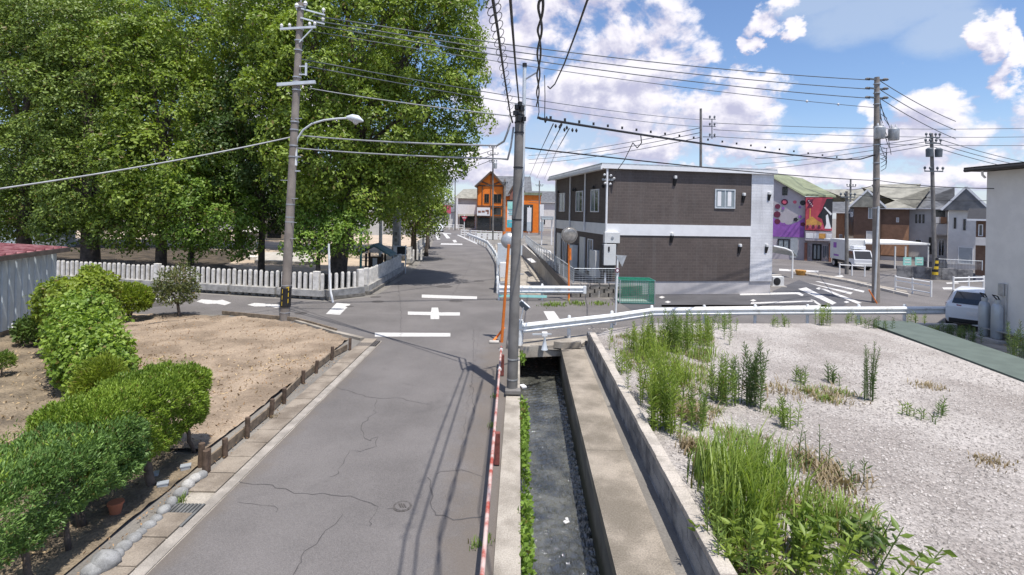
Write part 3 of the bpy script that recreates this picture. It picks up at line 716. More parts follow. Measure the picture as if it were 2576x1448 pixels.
fence_run((-8.0, 22.12), (-26.5, 25.9), 0.27, 0.42, True, (1, 31, 61))
fence_run((-6.75, 23.45), (-7.95, 22.15), 0.27, 0.42, False, (0,))
fence_run((-6.72, 23.7), (-6.85, 31.6), 0.25, 0.42, False, (0, 30))
fence_run((-7.35, 36.6), (-10.6, 66.0), 0.42, 0.42, False, (0,))
for x in range(3):
    q = W(1040 + x * 10, 645, 36.2); piece('pillar', pil, 'stone_white', SF, (q.x, q.y, 0.42), 0.1)
tag(MB().sheet([(-6.75, 23.8), (-7.2, 36), (-10.3, 66), (-16, 78), (-90, 90), (-80, 30), (-27, 26.1), (-8, 22.4)], 0.02).build('shrine_ground', 'shrine_sand'), kind='structure')
tag(MB().sheet([(-7.0, 23.9), (-7.05, 31.2), (-9.5, 31.5), (-12, 29.5), (-16, 31), (-19, 34), (-22, 44), (-50, 55), (-45, 30), (-26.6, 26.2), (-8.1, 22.45)], 0.03).build('grove_shade', 'grove_shade'), kind='structure')  # dark sheet over the sand: shade under the grove, painted as ground colour
q = [G(640, 664), G(795, 668), G(790, 640), G(660, 642)]
tag(MB().prism([(p.x, p.y) for p in q], 0.0, 0.22).build('stone_platform', 'concrete_pale'), 'low pale stone platform on the sand under the grove', 'platform')

# ------------------------------------------------------------------ utility poles
def pole_body(t, base, top, r0, r1, m):
    MB().tube([base, Vector(base).lerp(Vector(top), .5), top], [r0, (r0 + r1) / 2, r1], 14).build('post', m, t, 50)
def bands(t, base, top, fr, r, m='galvanised', w=.05):
    b = Vector(base); tp = Vector(top); d = (tp - b).normalized()
    for f in fr:
        p = b.lerp(tp, f); MB().tube([p - d * w / 2, p + d * w / 2], r, 14).build('band', m, t)
def pin(t, p, m='insulator', s=1.0, name='insulator'):
    return MB().lathe([(.018 * s, 0), (.018 * s, .06 * s), (.055 * s, .08 * s), (.05 * s, .11 * s), (.065 * s, .13 * s), (.045 * s, .18 * s), (.02 * s, .21 * s)], p, 8).build(name, m, t)

LB = G(716, 806); LT = W(757, 8, LB.y)
LPl = thing('utility_pole', 'tall brown concrete utility pole with yellow and black guard at the field corner', 'utility pole', LB)
pole_body(LPl, LB, LT, .165, .105, 'pole_concrete')
def onL(py): f = (806 - py) / (806 - 8); return LB.lerp(LT, f)
bands(LPl, LB, LT, [.31, .325, .365, .515, .55, .60, .625, .725, .75, .765, .85, .88, .915, .985], .150, 'galvanised', .04)
bands(LPl, LB, LT, [.025, .11], .172, 'galvanised', .03)
def arm(t, p, l, r, dz=0.0, m='galvanised', w=.075):
    return MB().bar(p + Vector((-l, -.12, 0)), p + Vector((r, -.12, dz)), w, w).build('crossarm', m, t)
p = onL(217); arm(LPl, p, .62, .70, .12, 'steel_pale', .11)
p = onL(78); arm(LPl, p, .62, .62, .10, 'steel_pale'); MB().bar(p + Vector((.55, -.12, .1)), p + Vector((.05, -.12, -.45)), .035, .035).build('brace', 'steel_pale', LPl)
for dx_ in (-.58, -.3, .4, .58): pin(LPl, p + Vector((dx_, -.12, .05 + dx_ * .08)), s=.9)
for py in (25, 48):
    p = onL(py); MB().bar(p + Vector((.05, -.1, 0)), p + Vector((.75, .3, -.06)), .05, .05).build('crossarm', 'steel_pale', LPl); pin(LPl, p + Vector((.7, .28, -.02)), s=1.0)
pin(LPl, LT, s=1.5); pin(LPl, LT + Vector((-.1, -.1, -.3)), s=1.2); pin(LPl, LT + Vector((.18, -.05, -.2)), s=1.2)
p = onL(168); MB().bar(p + Vector((.1, -.1, -.02)), p + Vector((.34, -.1, -.02)), .04, .04).bar(p + Vector((.1, -.1, -.3)), p + Vector((.34, -.1, -.3)), .04, .04).bar(p + Vector((.34, -.1, .1)), p + Vector((.34, -.1, -.34)), .06, .06).build('bracket', 'steel_pale', LPl)
for py in (560, 500, 455, 300, 600): MB().bar(onL(py) + Vector((-.10, -.1, 0)), onL(py) + Vector((-.34 if py % 2 else .30, -.12, 0)), .02, .02).build('step_bolt', 'galvanised', LPl)
g0, g1 = onL(772), onL(724)
gd = MB().tube([g0, g1], .180, 14).build('warning_sleeve', 'black_metal', LPl)
for i in range(3):
    a = g0.lerp(g1, .08 + i * .32); b = g0.lerp(g1, .30 + i * .32)
    MB().add([a + Vector((-.06, -.178, 0)), a + Vector((.15, -.118, .10)), b + Vector((.15, -.118, .10)), b + Vector((-.06, -.178, 0))], [(0, 1, 2, 3)]).build('yellow_stripe', 'yellow', gd)

# street lamp clamped to that pole
q0 = onL(415) + Vector((.26, -.06, 0))
ML = thing('street_lamp', 'curved pale street lamp arm clamped to the tall brown utility pole', 'street lamp', q0)
Yl = LB.y
path = [W(743, 412, Yl), W(743, 375, Yl), W(748, 350, Yl), W(762, 328, Yl), W(785, 312, Yl), W(815, 303, Yl), W(850, 299, Yl), W(878, 298, Yl)]
MB().tube(path, [.035] * 8, 10).build('lamp_arm', 'steel_pale', ML, 50)
MB().tube([W(742, 417, Yl), W(743, 372, Yl)], .08, 12).build('mount_sleeve', 'guardrail_white', ML, 50)
hd = [W(872, 296, Yl), W(885, 297, Yl), W(900, 301, Yl), W(914, 306, Yl)]
MB().tube(hd, [.05, .13, .14, .03], 12).build('lamp_head', 'steel_pale', ML, 60)
MB().lathe([(.12, 0), (.10, -.10), (.03, -.16)], W(895, 303, Yl), 12).build('lens', 'insulator', ML, 60)
for f in (.515, .47): MB().bar(LB.lerp(LT, f) + Vector((.12, -.05, 0)), LB.lerp(LT, f) + Vector((.30, -.06, 0)), .05, .05).build('clamp', 'galvanised', ML)

# near pole by the canal
NB = G(1288, 990, .03); NT = W(1308, 262, NB.y)
NP = thing('utility_pole', 'dark grey pole standing between the road and the canal in the foreground', 'utility pole', NB)
pole_body(NP, NB, NT, .118, .094, 'pole_dark')
bands(NP, NB, NT, [.05, .12, .995], .122, 'galvanised', .03); bands(NP, NB, NT, [.60, .78, .90, .935, .96, .98], .108, 'black_metal', .03)
MB().tube([W(1311, 600, NB.y + .1), W(1316, 400, NB.y + .1), W(1320, 162, NB.y + .1)], .04, 10).build('extension_pipe', 'steel_pale', NP, 50)
MB().tube([W(1320, 160, NB.y + .1), W(1320, 170, NB.y + .1)], .05, 10).build('pipe_cap', 'black_metal', NP)
MB().bar(W(1322, 200, NB.y + .1), W(1352, 182, NB.y - .2), .025, .025).build('bracket', 'galvanised', NP)
for (x, y) in ((1300, 270), (1312, 275), (1296, 285), (1318, 300), (1305, 300), (1308, 262)):
    MB().box(W(x, y, NB.y - .13), (.07, .08, .09), .4).build('clamp', 'black_metal', NP)
for y in (470, 560, 690, 830, 330): MB().bar(W(1296, y, NB.y), W(1318 if y % 4 else 1280, y, NB.y - .05), .02, .02).build('step_bolt', 'galvanised', NP)
MB().box(W(1290, 985, NB.y - .1), (.34, .2, .10), bev=.02).build('base_collar', 'pole_dark', NP)

# right hand pole with transformers
RB = G(2203, 762); RT = W(2206, 195, RB.y)
RP = thing('utility_pole', 'tall pole with transformers at the corner of the parking lot', 'utility pole', RB)
pole_body(RP, RB, RT, .17, .11, 'pole_concrete')
MB().tube([RB + Vector((-.16, -.16, .1)), W(2212, 520, RB.y) + Vector((-.15, -.16, 0))], .045, 8).build('cable_pipe', 'steel_pale', RP, 50)
bands(RP, RB, RT, [.42, .55, .62, .7, .78, .88, .93, .97], .15, 'galvanised', .05)
def onR(py): return RB.lerp(RT, (762 - py) / (762 - 195))
for py in (201, 224, 247):
    p = onR(py); MB().bar(p + Vector((-.42, -.1, 0)), p + Vector((.45, .1, 0)), .07, .07).build('crossarm', 'wire_grey', RP)
    for dx_ in (-.42, .42): MB().lathe([(.03, -.14), (.07, -.05), (.05, 0), (.07, .05), (.03, .14)], p + Vector((dx_, 0, .02)), 8, axis=(1, .1, 0)).build('insulator', 'pole_dark', RP)
for dx_, py in ((-.05, 352), (.60, 355)):
    p = onR(py) + Vector((dx_, -.28, 0)); tr = MB().lathe([(.2, 0), (.23, .04), (.23, .52), (.17, .58), (.05, .62)], p, 14).build('transformer', 'galvanised', RP, 40)
    for k in (-1, 1): MB().lathe([(.03, 0), (.05, .06), (.03, .16)], p + Vector((k * .1, 0, .58)), 8).build('bushing', 'insulator', tr)
p = onR(345); MB().bar(p + Vector((-.1, -.1, -.03)), p + Vector((.75, -.1, -.03)), .08, .08).build('crossarm', 'galvanised', RP)
for i in range(7):
    a = onR(250 + i * 9) + Vector((.1, -.1, 0)); b = onR(300 + i * 18) + Vector((.35 + .1 * (i % 3), -.2, 0))
    MB().tube([a, (a + b) / 2 + Vector((.15 * ((i % 3) - 1), 0, -.25)), b], .014, 5).build('lead_wire', 'cable_black', RP)
for i in range(4):
    a = onR(370 + i * 10) + Vector((.1, -.1, 0)); MB().tube([a, a + Vector((.32, 0, -.1)), a + Vector((.28, 0, -.45)), a + Vector((.05, 0, -.6))], .014, 5).build('lead_wire', 'cable_black', RP)
MB().tube([W(2186, 730, RB.y - .5), W(2206, 764, RB.y - .5)], .03, 8).build('warning_pipe', 'mirror_orange', RP)

# smaller poles further off
def small_pole(label, b, tpx, m='pole_dark', arms=(), r=.14):
    t = thing('utility_pole', label, 'utility pole', b, 'distant utility poles'); top = W(tpx[0], tpx[1], b.y)
    pole_body(t, b, top, r, r * .7, m)
    for f, l in arms:
        p = b.lerp(top, f); MB().bar(p + Vector((-l, -.12, 0)), p + Vector((l, -.12, 0)), .08, .08).build('crossarm', 'wire_grey', t)
        for k in (-1, -.4, .4, 1): pin(t, p + Vector((k * l, -.12, .04)), 'wire_grey', 1.3)
    return t, top
b = G(2352, 705); P2, P2T = small_pole('dark pole with a yellow and black sleeve before the pale grey house', b, (2343, 336), arms=((.97, .45), (.93, .5), (.74, .6)))
for i in range(3):
    MB().tube([b + Vector((0, 0, .35 + i * .38)), b + Vector((0, 0, .54 + i * .38))], .17, 12).build('yellow_band', 'yellow', P2); MB().tube([b + Vector((0, 0, .54 + i * .38)), b + Vector((0, 0, .73 + i * .38))], .169, 12).build('black_band', 'black_metal', P2)
MB().lathe([(.2, 0), (.22, .5), (.1, .6)], P2T + Vector((-.3, -.25, -1.6)), 12).build('transformer', 'wire_grey', P2, 40); MB().lathe([(.2, 0), (.22, .5), (.1, .6)], P2T + Vector((.3, -.25, -1.6)), 12).build('transformer', 'wire_grey', P2, 40)
b = W(1763, 640, 44); b.z = 0; P3, P3T = small_pole('pole rising behind the roof of the brown apartment block', b, (1763, 274), arms=((.60, .0),))
for i, py in enumerate((300, 318, 345)):
    p = W(1768, py, 43.9); MB().bar(p, p + Vector((1.1, 0, 0)), .06, .06).build('crossarm', 'wire_grey', P3); pin(P3, p + Vector((1.0, 0, 0)), 'wire_grey', 1.5); pin(P3, p + Vector((.6, 0, 0)), 'wire_grey', 1.5)
MB().bar(W(1791, 300, 43.8), W(1791, 350, 43.8), .06, .06).build('bracket', 'wire_grey', P3)
for q in ((1240, 366, 600, 70, 'far pole with transformer in front of the orange half timbered building', ((.97, .5), (.90, .7), (.82, .5))),
          (1145, 452, 570, 100, 'thin far pole beside the grey roofed shop', ((.95, .6),)),
          (2130, 482, 688, 36.5, 'dark thin pole beside the parked box truck', ((.93, .5),)),
          (1357, 455, 560, 90, 'faint far pole left of the brown apartment block', ((.9, .6),)),
          (2140, 452, 560, 60, 'thin far pole behind the brown house roof', ((.9, .5),))):
    b = W(q[0], q[2], q[3]); b.z = 0; tt, tp = small_pole(q[4], b, (q[0], q[1]), arms=q[5], r=.13)
    if q[3] == 70:
        MB().lathe([(.28, 0), (.3, .7), (.15, .85)], tp + Vector((.35, -.3, -3.2)), 12).build('transformer', 'galvanised', tt, 40)
b = G(1268, 606); b.y = 60; b = W(1268, 600, 60); b.z = 0
t5, _ = small_pole('grey pole with red white foot right of the orange building', b, (1270, 452), 'pole_concrete', ((.93, .3),), .17)
MB().tube([b, b + Vector((0, 0, 1.6))], .2, 12).build('red_sleeve', 'mirror_orange', t5)

# ------------------------------------------------------------------ wires
NW = 0
def wire(pts, r, label, m='wire_grey', n=12, sag=0.0, cat='cable', group='overhead wires', name='overhead_wire'):
    P_ = [Vector(p) for p in pts]
    if len(P_) == 2:
        a, b = P_; P_ = [a.lerp(b, i / n) - Vector((0, 0, sag * 4 * (i / n) * (1 - i / n))) for i in range(n + 1)]
    return tag(MB().tube(P_, r, 6).build(name, m, None, True), label, cat, group)
def between(p, q, sagm, k=14):
    return [Vector(p).lerp(Vector(q), i / k) - Vector((0, 0, sagm * 4 * (i / k) * (1 - i / k))) for i in range(k + 1)]
Yn = NB.y
for i, (a, b) in enumerate((((788, 40), (2188, 202)), ((788, 52), (2188, 225)), ((796, 64), (2188, 248)))):
    wire(between(W(*a, LB.y), W(*b, RB.y), .30), .020, ['topmost', 'second', 'third'][i] + ' high voltage wire from the tall brown pole to the transformer pole')
t_ = wire(between(W(778, 78, LB.y), W(2206, 272, RB.y), .25), .014, 'thin wire with two white balls below the high voltage wires')
for px, py, f in ((1975, 240, .84), (2077, 258, .915)):
    pts = between(W(778, 78, LB.y), W(2206, 272, RB.y), .25, 100); MB().lathe([(.02, -.06), (.06, 0), (.02, .06)], pts[int(f * 100)], 10).build('marker_ball', 'insulator', t_, True)
wire(between(W(760, 150, LB.y), W(1763, 302, 44), .3), .02, 'upper thin wire from the tall brown pole to the pole behind the apartment')
wire(between(W(760, 165, LB.y), W(1763, 320, 44), .3), .02, 'lower thin wire from the tall brown pole to the pole behind the apartment')
wire(between(W(775, 222, LB.y), W(1316, 296, Yn + .1), .05), .016, 'pale cable from the tall brown pole crossarm to the near dark pole', 'wire_pale')
wire(between(W(760, 342, LB.y), W(1250, 367, 12.2), .05) + [W(1268, 356, Yn), W(1278, 330, Yn), W(1287, 295, Yn)], .024, 'upper pale communication cable across the grove to the near dark pole', 'wire_pale')
wire(between(W(745, 373, LB.y), W(1262, 400, 12.2), .05) + [W(1277, 402, Yn), W(1285, 370, Yn), W(1292, 320, Yn)], .022, 'lower pale communication cable across the grove to the near dark pole', 'wire_pale')
wire(between(W(735, 345, LB.y), W(-60, 484, 13), .1), .024, 'pale cable sloping down left from the tall brown pole', 'wire_pale')
wire(between(W(1318, 372, Yn + .1), W(2205, 455, RB.y), .1), .018, 'lower dark cable from the near dark pole past the apartment to the transformer pole', 'cable_black')
wire(between(W(2212, 455, RB.y), W(2500, 475, 17), .08), .016, 'dark cable from the transformer pole to the cream house', 'cable_black')
wire(between(W(2214, 470, RB.y), W(2343, 470, 36), .08), .02, 'slack cable between the transformer pole and the yellow sleeved pole', 'cable_black')
MS = wire([W(1354, 296, Yn)] + between(W(1360, 299, Yn + .1), W(2120, 402, RB.y - 1.5), .10) + [W(2165, 401, RB.y - .6), W(2203, 390, RB.y)], .030, 'thick black hung cable from the near dark pole to the transformer pole', 'cable_black')
for i in range(22):
    p = W(1385 + i * 36, 303 + i * 36 * .133, lerp(Yn, RB.y, i / 23)); MB().box(p + Vector((0, 0, .05)), (.05, .03, .07)).build('hanger', 'cable_black', MS)
# cables that run overhead towards the camera
c1 = wire([W(1290, 310, Yn), W(1284, 290, Yn - .1), W(1266, 175, 7.4), W(1252, 75, 5.5), W(1240, 0, 4.5), (-.08, 3.0, 5.62), (-.02, 1.5, 5.6), (0.0, -3, 5.8)], .015, 'leftmost black overhead cable wrapped by wire loops in the foreground', 'cable_black')
for i in range(15):
    f = i / 14; px, py = lerp(1240, 1287, f), lerp(5, 290, f); Yy = lerp(4.5, 10.9, f ** 1.3); p = W(px, py, Yy); L_ = []
    for k in range(13):
        th = k / 12 * 2 * math.pi; L_.append(p + Vector((math.cos(th) * .062, math.sin(th) * .03, math.sin(th) * .062 + .03 * math.cos(th))))
    MB().tube(L_, .0045, 5).build('wire_loop', 'cable_black', c1)
wire([W(1306, 262, Yn), W(1298, 180, 7.6), W(1290, 80, 5.6), W(1284, 0, 4.5), (.10, 3.0, 5.62), (.16, 1.5, 5.6), (.2, -3, 5.8)], .014, 'second black overhead cable above the near dark pole', 'cable_black')
tw = [W(1352, 268, Yn - .2), W(1354, 200, 8.2), W(1357, 100, 5.9), W(1361, 0, 4.5), (.34, 3.0, 5.62), (.40, 1.5, 5.6), (.5, -3, 5.8)]
def strands(label, off):
    P_ = []
    for a, b in zip(tw, tw[1:]):
        a = Vector(a); b = Vector(b)
        for i in range(10):
            p = a.lerp(b, i / 10); s_i = len(P_) * .55 + off; P_.append(p + Vector((math.cos(s_i) * .022, 0, math.sin(s_i) * .022)))
    wire(P_, .013, label, 'cable_black')
strands('one strand of the thick twisted overhead cable above the canal', 0); strands('other strand of the thick twisted overhead cable above the canal', math.pi)
wire([W(1378, 218, Yn - .2), W(1384, 224, Yn - .3), W(1396, 212, 10), W(1420, 160, 8.0), W(1450, 80, 6.2), W(1478, 0, 5.0), (.95, 3.4, 5.9), (1.3, 1.5, 5.9), (1.8, -3, 6.0)], .013, 'rightmost thin black cable curving overhead above the canal', 'cable_black')
for a, b, l in (((1355, 265), (1352, 300), 'short dangling wire under the twisted cable'), ((1370, 190), (1370, 300), 'thin hanging lead wire right of the near dark pole')):
    wire([W(*a, Yn - .1), W(a[0] + 1, (a[1] + b[1]) / 2, Yn - .1), W(*b, Yn - .05)], .009, l, 'cable_black')
DR = wire([W(1612, 342, 15.8), W(1614, 360, 15.9), W(1603, 373, 16.3), W(1592, 360, 16.8), W(1570, 405, 20), W(1545, 440, 23.5), W(1530, 452, 24.8)], .016, 'black service wire dropping to the apartment wall insulators', 'cable_black')
for i in range(3):
    wire([W(1392 + i * 20, 312 + i * 6, 13), W(1360 + i * 20, 380, 30), W(1330 + i * 20, 450, 62)], .016, ['left', 'middle', 'right'][i] + ' thin service wire of three dropping towards the orange building')
SPc = [(1372, 305), (1398, 318), (1408, 320), (1420, 327), (1426, 322), (1440, 328), (1450, 329), (1375, 298), (1412, 314)]
for i, (x, y) in enumerate(SPc): MB().lathe([(.012, -.05), (.035, 0), (.012, .05)], W(x, y, 13), 8).build('wire_clamp', 'cable_black', MS)
for i in range(3):
    wire(between(W(2212, 203 + i * 22, RB.y), W(2404, 306 + i * 22, 30), .12), .02, ['upper', 'middle', 'lower'][i] + ' wire running right and down from the transformer pole top')
    wire(between(W(1795, 310 + i * 17, 44), W(2640, 322 + i * 22, 48), .3), .026, ['upper', 'middle', 'lower'][i] + ' far horizontal wire crossing behind the transformer pole')
    wire(between(W(1763, 322 + i * 12, 44), W(1330, 392 + i * 10, 80), .4), .03, ['upper', 'middle', 'lower'][i] + ' far wire from the pole behind the apartment towards the left')
    wire(between(W(2345, 345 + i * 12, 36), W(2640, 420 + i * 10, 46), .2), .024, ['upper', 'middle', 'lower'][i] + ' wire right of the yellow sleeved pole')
    wire(between(W(2343, 345 + i * 10, 36), W(1900, 400 + i * 14, 60), .2), .024, ['upper', 'middle', 'lower'][i] + ' wire left of the yellow sleeved pole')
    wire(between(W(1240, 378 + i * 12, 70), W(1060, 425 + i * 18, 110), .3), .04, ['upper', 'middle', 'lower'][i] + ' far wire left of the pole at the orange building')
for i, (a, b) in enumerate((((1330, 510), (1640, 516)), ((1330, 504), (1460, 508)))):
    wire(between(W(*a, 95), W(*b, 95), .2), .04, ['lower', 'upper'][i] + ' far wire low over the parking beyond the canal')
wire(between(W(2130, 488, 36.5), W(2500, 505, 36), .2), .022, 'low wire from the thin pole by the box truck over the pale grey house', 'cable_black')
wire(between(W(2212, 462, RB.y), W(2130, 478, 36.5), .1), .02, 'short low cable from the transformer pole to the truck side pole', 'cable_black')

# ------------------------------------------------------------------ guard rails
def w_rail(t, pts, zc, h=.30, m='guardrail_white', double=True):
    """pressed steel beam with two ridges"""
    for (a, b) in zip(pts, pts[1:]):
        a = Vector((*a, zc)); b = Vector((*b, zc)); d = (b - a).normalized(); nrm = Vector((d.y, -d.x, 0))
        prof = [(-.5, 0), (-.40, .05), (-.22, .07), (-.12, .012), (.12, .012), (.22, .07), (.40, .05), (.5, 0)]
        vs = []
        for p in (a, b):
            for (s1, o1) in prof: vs.append(p + Vector((0, 0, s1 * h)) + nrm * (o1 + .02))
            for (s1, o1) in prof[::-1]: vs.append(p + Vector((0, 0, s1 * h)) + nrm * (o1 + .012))
        n = len(prof) * 2
        MB().add(vs, [(i, (i + 1) % n, n + (i + 1) % n, n + i) for i in range(n)] + [list(range(n))[::-1], list(range(n, 2 * n))]).build('rail_beam', m, t, 30)
def rail_posts(t, pts, z, off=0.0, m='guardrail_white', r=.055, spacing=2.0, z0=0.0):
    for (a, b) in zip(pts, pts[1:]):
        a = Vector(a); b = Vector(b); n = max(1, round((b - a).length / spacing))
        for i in range(n):
            p = a.lerp(b, i / n); MB().tube([(p.x, p.y + off, z0), (p.x, p.y + off, z - .03), (p.x, p.y + off, z)], [r, r, r * .6], 10).build('post', m, t, 40)
gr = [(0.35, 14.98), (3.35, 16.72), (4.98, 17.9), (8.9, 18.5), (13, 19.0), (16.8, 19.5)]
GR = thing('guard_rail', 'long white steel guard rail along the gravel lot and over the culvert', 'guard rail', (3.4, 16.8, 0))
w_rail(GR, gr, .58, .30); rail_posts(GR, gr, .80, .09, z0=0.0)
e = Vector((0.30, 14.95)); MB().tube([(e.x, e.y, 0), (e.x, e.y, .78), (e.x, e.y, .82)], [.075, .075, .03], 12).build('post', 'guardrail_white', GR, 40)
MB().tube([(e.x - .01, e.y + .02, .80), (e.x - .01, e.y + .02, .83)], .10, 12).build('post_cap', 'guardrail_white', GR)
gr2 = [(-0.55, 24.3), (3.9, 23.85)]
G2 = thing('guard_rail', 'short white guard rail closing the canal mouth across the street', 'guard rail', (1.5, 24, 0))
a, b = G(1255, 757), G(1470, 757)
gr2 = [(a.x, a.y), (b.x, b.y)]
w_rail(G2, gr2, .50, .34); MB().bar((a.x, a.y, .22), (lerp(a.x, b.x, .55), a.y, .22), .03, .10).build('lower_rail', 'sign_mint', G2); rail_posts(G2, gr2, .75, .1, spacing=1.8)
MB().box((b.x, b.y - .06, .50), (.14, .10, .36), bev=.02).build('end_plate', 'guardrail_white', G2)
G3 = thing('guard_rail', 'white guard rail curving along the canal side of the far lane', 'guard rail', (-1, 38, 0))
g3 = [(-.62, 24.8), (-.72, 30), (-1.05, 38.5), (-1.7, 46), (-2.55, 54.5), (-4.2, 63), (-6.2, 72)]
w_rail(G3, [(-p[0], p[1]) and p for p in g3][::-1], .62, .32); rail_posts(G3, g3, .85, 0, spacing=2.4)
def pipe_fence(label, a, b, h, n, m='white_paint', bars=(1.0, .55), r=.035, group=None, cat='fence', name='pipe_fence'):
    a = Vector(a); b = Vector(b); t = thing(name, label, cat, (a + b) / 2 * Vector((1, 1, 0)).length if False else Vector(((a.x + b.x) / 2, (a.y + b.y) / 2, 0)), group)
    for i in range(n): p = a.lerp(b, i / (n - 1)); MB().tube([(p.x, p.y, 0), (p.x, p.y, h + .05)], r * 1.25, 8).build('post', m, t)
    for f in bars: MB().tube([(a.x, a.y, h * f), (b.x, b.y, h * f)], r, 8).build('rail', m, t)
    return t
PF = 'white pipe fences along the far street'
pipe_fence('white pipe fence right of the transformer pole on the pavement', G(2252, 731), G(2342, 748), .80, 3, group=PF, bars=(.95, .7, .25))
pipe_fence('white pipe fence just left of the cream house corner', G(2398, 737), G(2474, 734), .85, 3, group=PF, bars=(.95, .7, .2))
pipe_fence('small white pipe fence in front of the box truck', G(2112, 692), G(2175, 697), .75, 3, group=PF, bars=(.95,))
pipe_fence('far white pipe fence before the orange building', W(1160, 592, 78) * Vector((1, 1, 0)), W(1262, 592, 74) * Vector((1, 1, 0)), 1.0, 9, group=PF, bars=(.95, .6, .25), r=.05)
pipe_fence('far white pipe fence across the end of the lane', W(1118, 572, 104) * Vector((1, 1, 0)), W(1165, 572, 104) * Vector((1, 1, 0)), 1.0, 5, group=PF, bars=(.95, .5), r=.06)
for i in range(5):
    q = W(1205 + i * 14, 592, 70); bb = thing('planter_box', ['first', 'second', 'third', 'fourth', 'fifth'][i] + ' white flower box from the left along the far fence', 'planter', (q.x, q.y, 0), 'white boxes along the far fence')
    MB().box((q.x, q.y, .5), (.55, .3, .9), bev=.03).build('box', 'white_paint', bb); MB().box((q.x, q.y, .98), (.5, .26, .06)).build('soil', 'dark_leaf', bb)

# red and white rail at the road edge
RL = thing('edge_rail', 'faded red and white pipe rail along the road edge beside the canal', 'railing', (-.2, 8, 0))
MB().tube([(-.215, 2.0, .50), (-.212, 6, .50), (-.205, 10, .50), (-.20, 13.2, .50)], .025, 10).build('rail', 'rail_paint', RL, 50)
for yy in (4.2, 8.05, 12.4):
    MB().box((-.155, yy, .27), (.085, .085, .50), bev=.01).build('post', 'rust_red', RL)
    MB().bar((-.21, yy, .46), (-.16, yy, .46), .05, .06).build('clamp', 'rust_red', RL)
MB().tube([(-.2, 12.9, .5), (-.2, 12.93, .5)], .045, 10).build('joint', 'white_paint', RL); MB().tube([(-.2, 11.3, .5), (-.2, 11.33, .5)], .042, 10).build('joint', 'white_paint', RL)

# ------------------------------------------------------------------ traffic mirrors, signs, posts
def mirror(label, b, topz, disc, r, face):
    t = thing('traffic_mirror', label, 'traffic mirror', b)
    top = Vector((disc.x, disc.y + .12 * face, topz))
    MB().tube([b, b.lerp(top, .55), top], [.048, .042, .04], 10).build('pole', 'mirror_orange', t, 50)
    ax = Vector((0.15, -1.0 * face, -.12)).normalized()
    MB().lathe([(r * .55, -.09), (r * .95, -.03), (r * 1.06, .0), (r * 1.06, .03), (r * .98, .035)], disc, 24, axis=ax).build('housing', 'galvanised' if face < 0 else 'mirror_face', t, 40)
    MB().lathe([(r * .97, .036), (r * .8, .06), (r * .45, .085), (r * .05, .095)], disc, 24, axis=ax).build('mirror_glass', 'mirror_face', t, True)
    MB().bar(top - Vector((0, 0, .1)), disc, .04, .04).build('bracket', 'galvanised', t)
    return t
b1 = G(1262, 862); m1 = mirror('orange traffic mirror pole behind the near dark pole, seen from behind', b1, W(1272, 615, b1.y).z, W(1280, 606, b1.y - .1), .23, -1)
MB().tube([G(1241, 862) + Vector((0, 0, .05)), G(1250, 858) + Vector((0, 0, .12)), W(1268, 825, b1.y)], .035, 8).build('stay', 'mirror_orange', m1, 50)
MB().box(G(1243, 864) + Vector((0, 0, .04)), (.3, .16, .07), bev=.02).build('footing', 'concrete_pale', m1)
b2 = G(1431, 757); m2 = mirror('round traffic mirror on an orange pole before the apartment side', b2, W(1434, 615, b2.y).z, W(1432, 592, b2.y - .1), .36, 1)
MB().tube([W(1434, 655, b2.y), W(1434, 625, b2.y)], .065, 10).build('sleeve', 'mirror_orange', m2)
b = G(1548, 818); tp = W(1554, 645, b.y)
sg = thing('sign_post', 'white sign post with the grey back of a triangular sign behind the guard rail', 'sign', b)
MB().tube([b, tp], .035, 10).build('post', 'white_paint', sg, 50)
c = W(1563, 655, b.y - .05); MB().add([c + Vector(v) for v in ((-.2, 0, .18), (.2, .06, .16), (.04, .02, -.24), (-.2, .012, .18), (.2, .072, .16), (.04, .032, -.24))], [(0, 1, 2), (5, 4, 3), (0, 3, 4, 1), (1, 4, 5, 2), (2, 5, 3, 0)]).build('triangle_plate', 'galvanised', sg)
MB().lathe([(.085, -.01), (.085, .01)], W(1553, 681, b.y - .06), 16, axis=(.3, -1, 0)).build('round_plate', 'plum', sg); MB().lathe([(.05, -.012), (.05, .0125)], W(1553, 681, b.y - .06), 14, axis=(.3, -1, 0)).build('round_face', 'sign_white', sg)
MB().box(W(1547, 800, b.y - .05), (.14, .1, .16), bev=.02).build('clamp', 'black_metal', sg)
wp = [G(838, 762), W(832, 735, 21.6), W(829, 690, 21.6), W(827, 614, 21.6)]
tag(MB().tube(wp, [.045, .045, .043, .042], 10).build('marker_post', 'white_paint', None, 50), 'thin white bent pipe post before the stone fence corner', 'post')
# lamp horn hanging under the guard rail
q = W(1370, 862, 14.7); t = thing('horn_speaker', 'small white horn pointing down from a bracket under the guard rail', 'speaker', q)
MB().lathe([(.03, .16), (.035, .06), (.06, -.05), (.095, -.2), (.10, -.21)], q, 14).build('horn', 'steel_pale', t, 50)
MB().box(q + Vector((0, .05, .22)), (.16, .14, .13), bev=.02).build('driver_box', 'white_paint', t); MB().bar(q + Vector((-.35, .1, .2)), q + Vector((.2, .1, .22)), .03, .04).build('bracket', 'steel_pale', t)
q = W(1318, 770, 14.7); t = thing('solar_light', 'small tilted solar marker light beside the near dark pole', 'lamp', q)
MB().box(q, (.30, .05, .16), 0.0, .5, .7).build('panel', 'glass_sky', t); MB().box(q + Vector((0, .03, -.0)), (.33, .045, .19), 0, .5, .7).build('frame', 'white_paint', t); MB().tube([q, Vector((q.x - .1, q.y + .1, .75))], .02, 8).build('stem', 'white_paint', t)
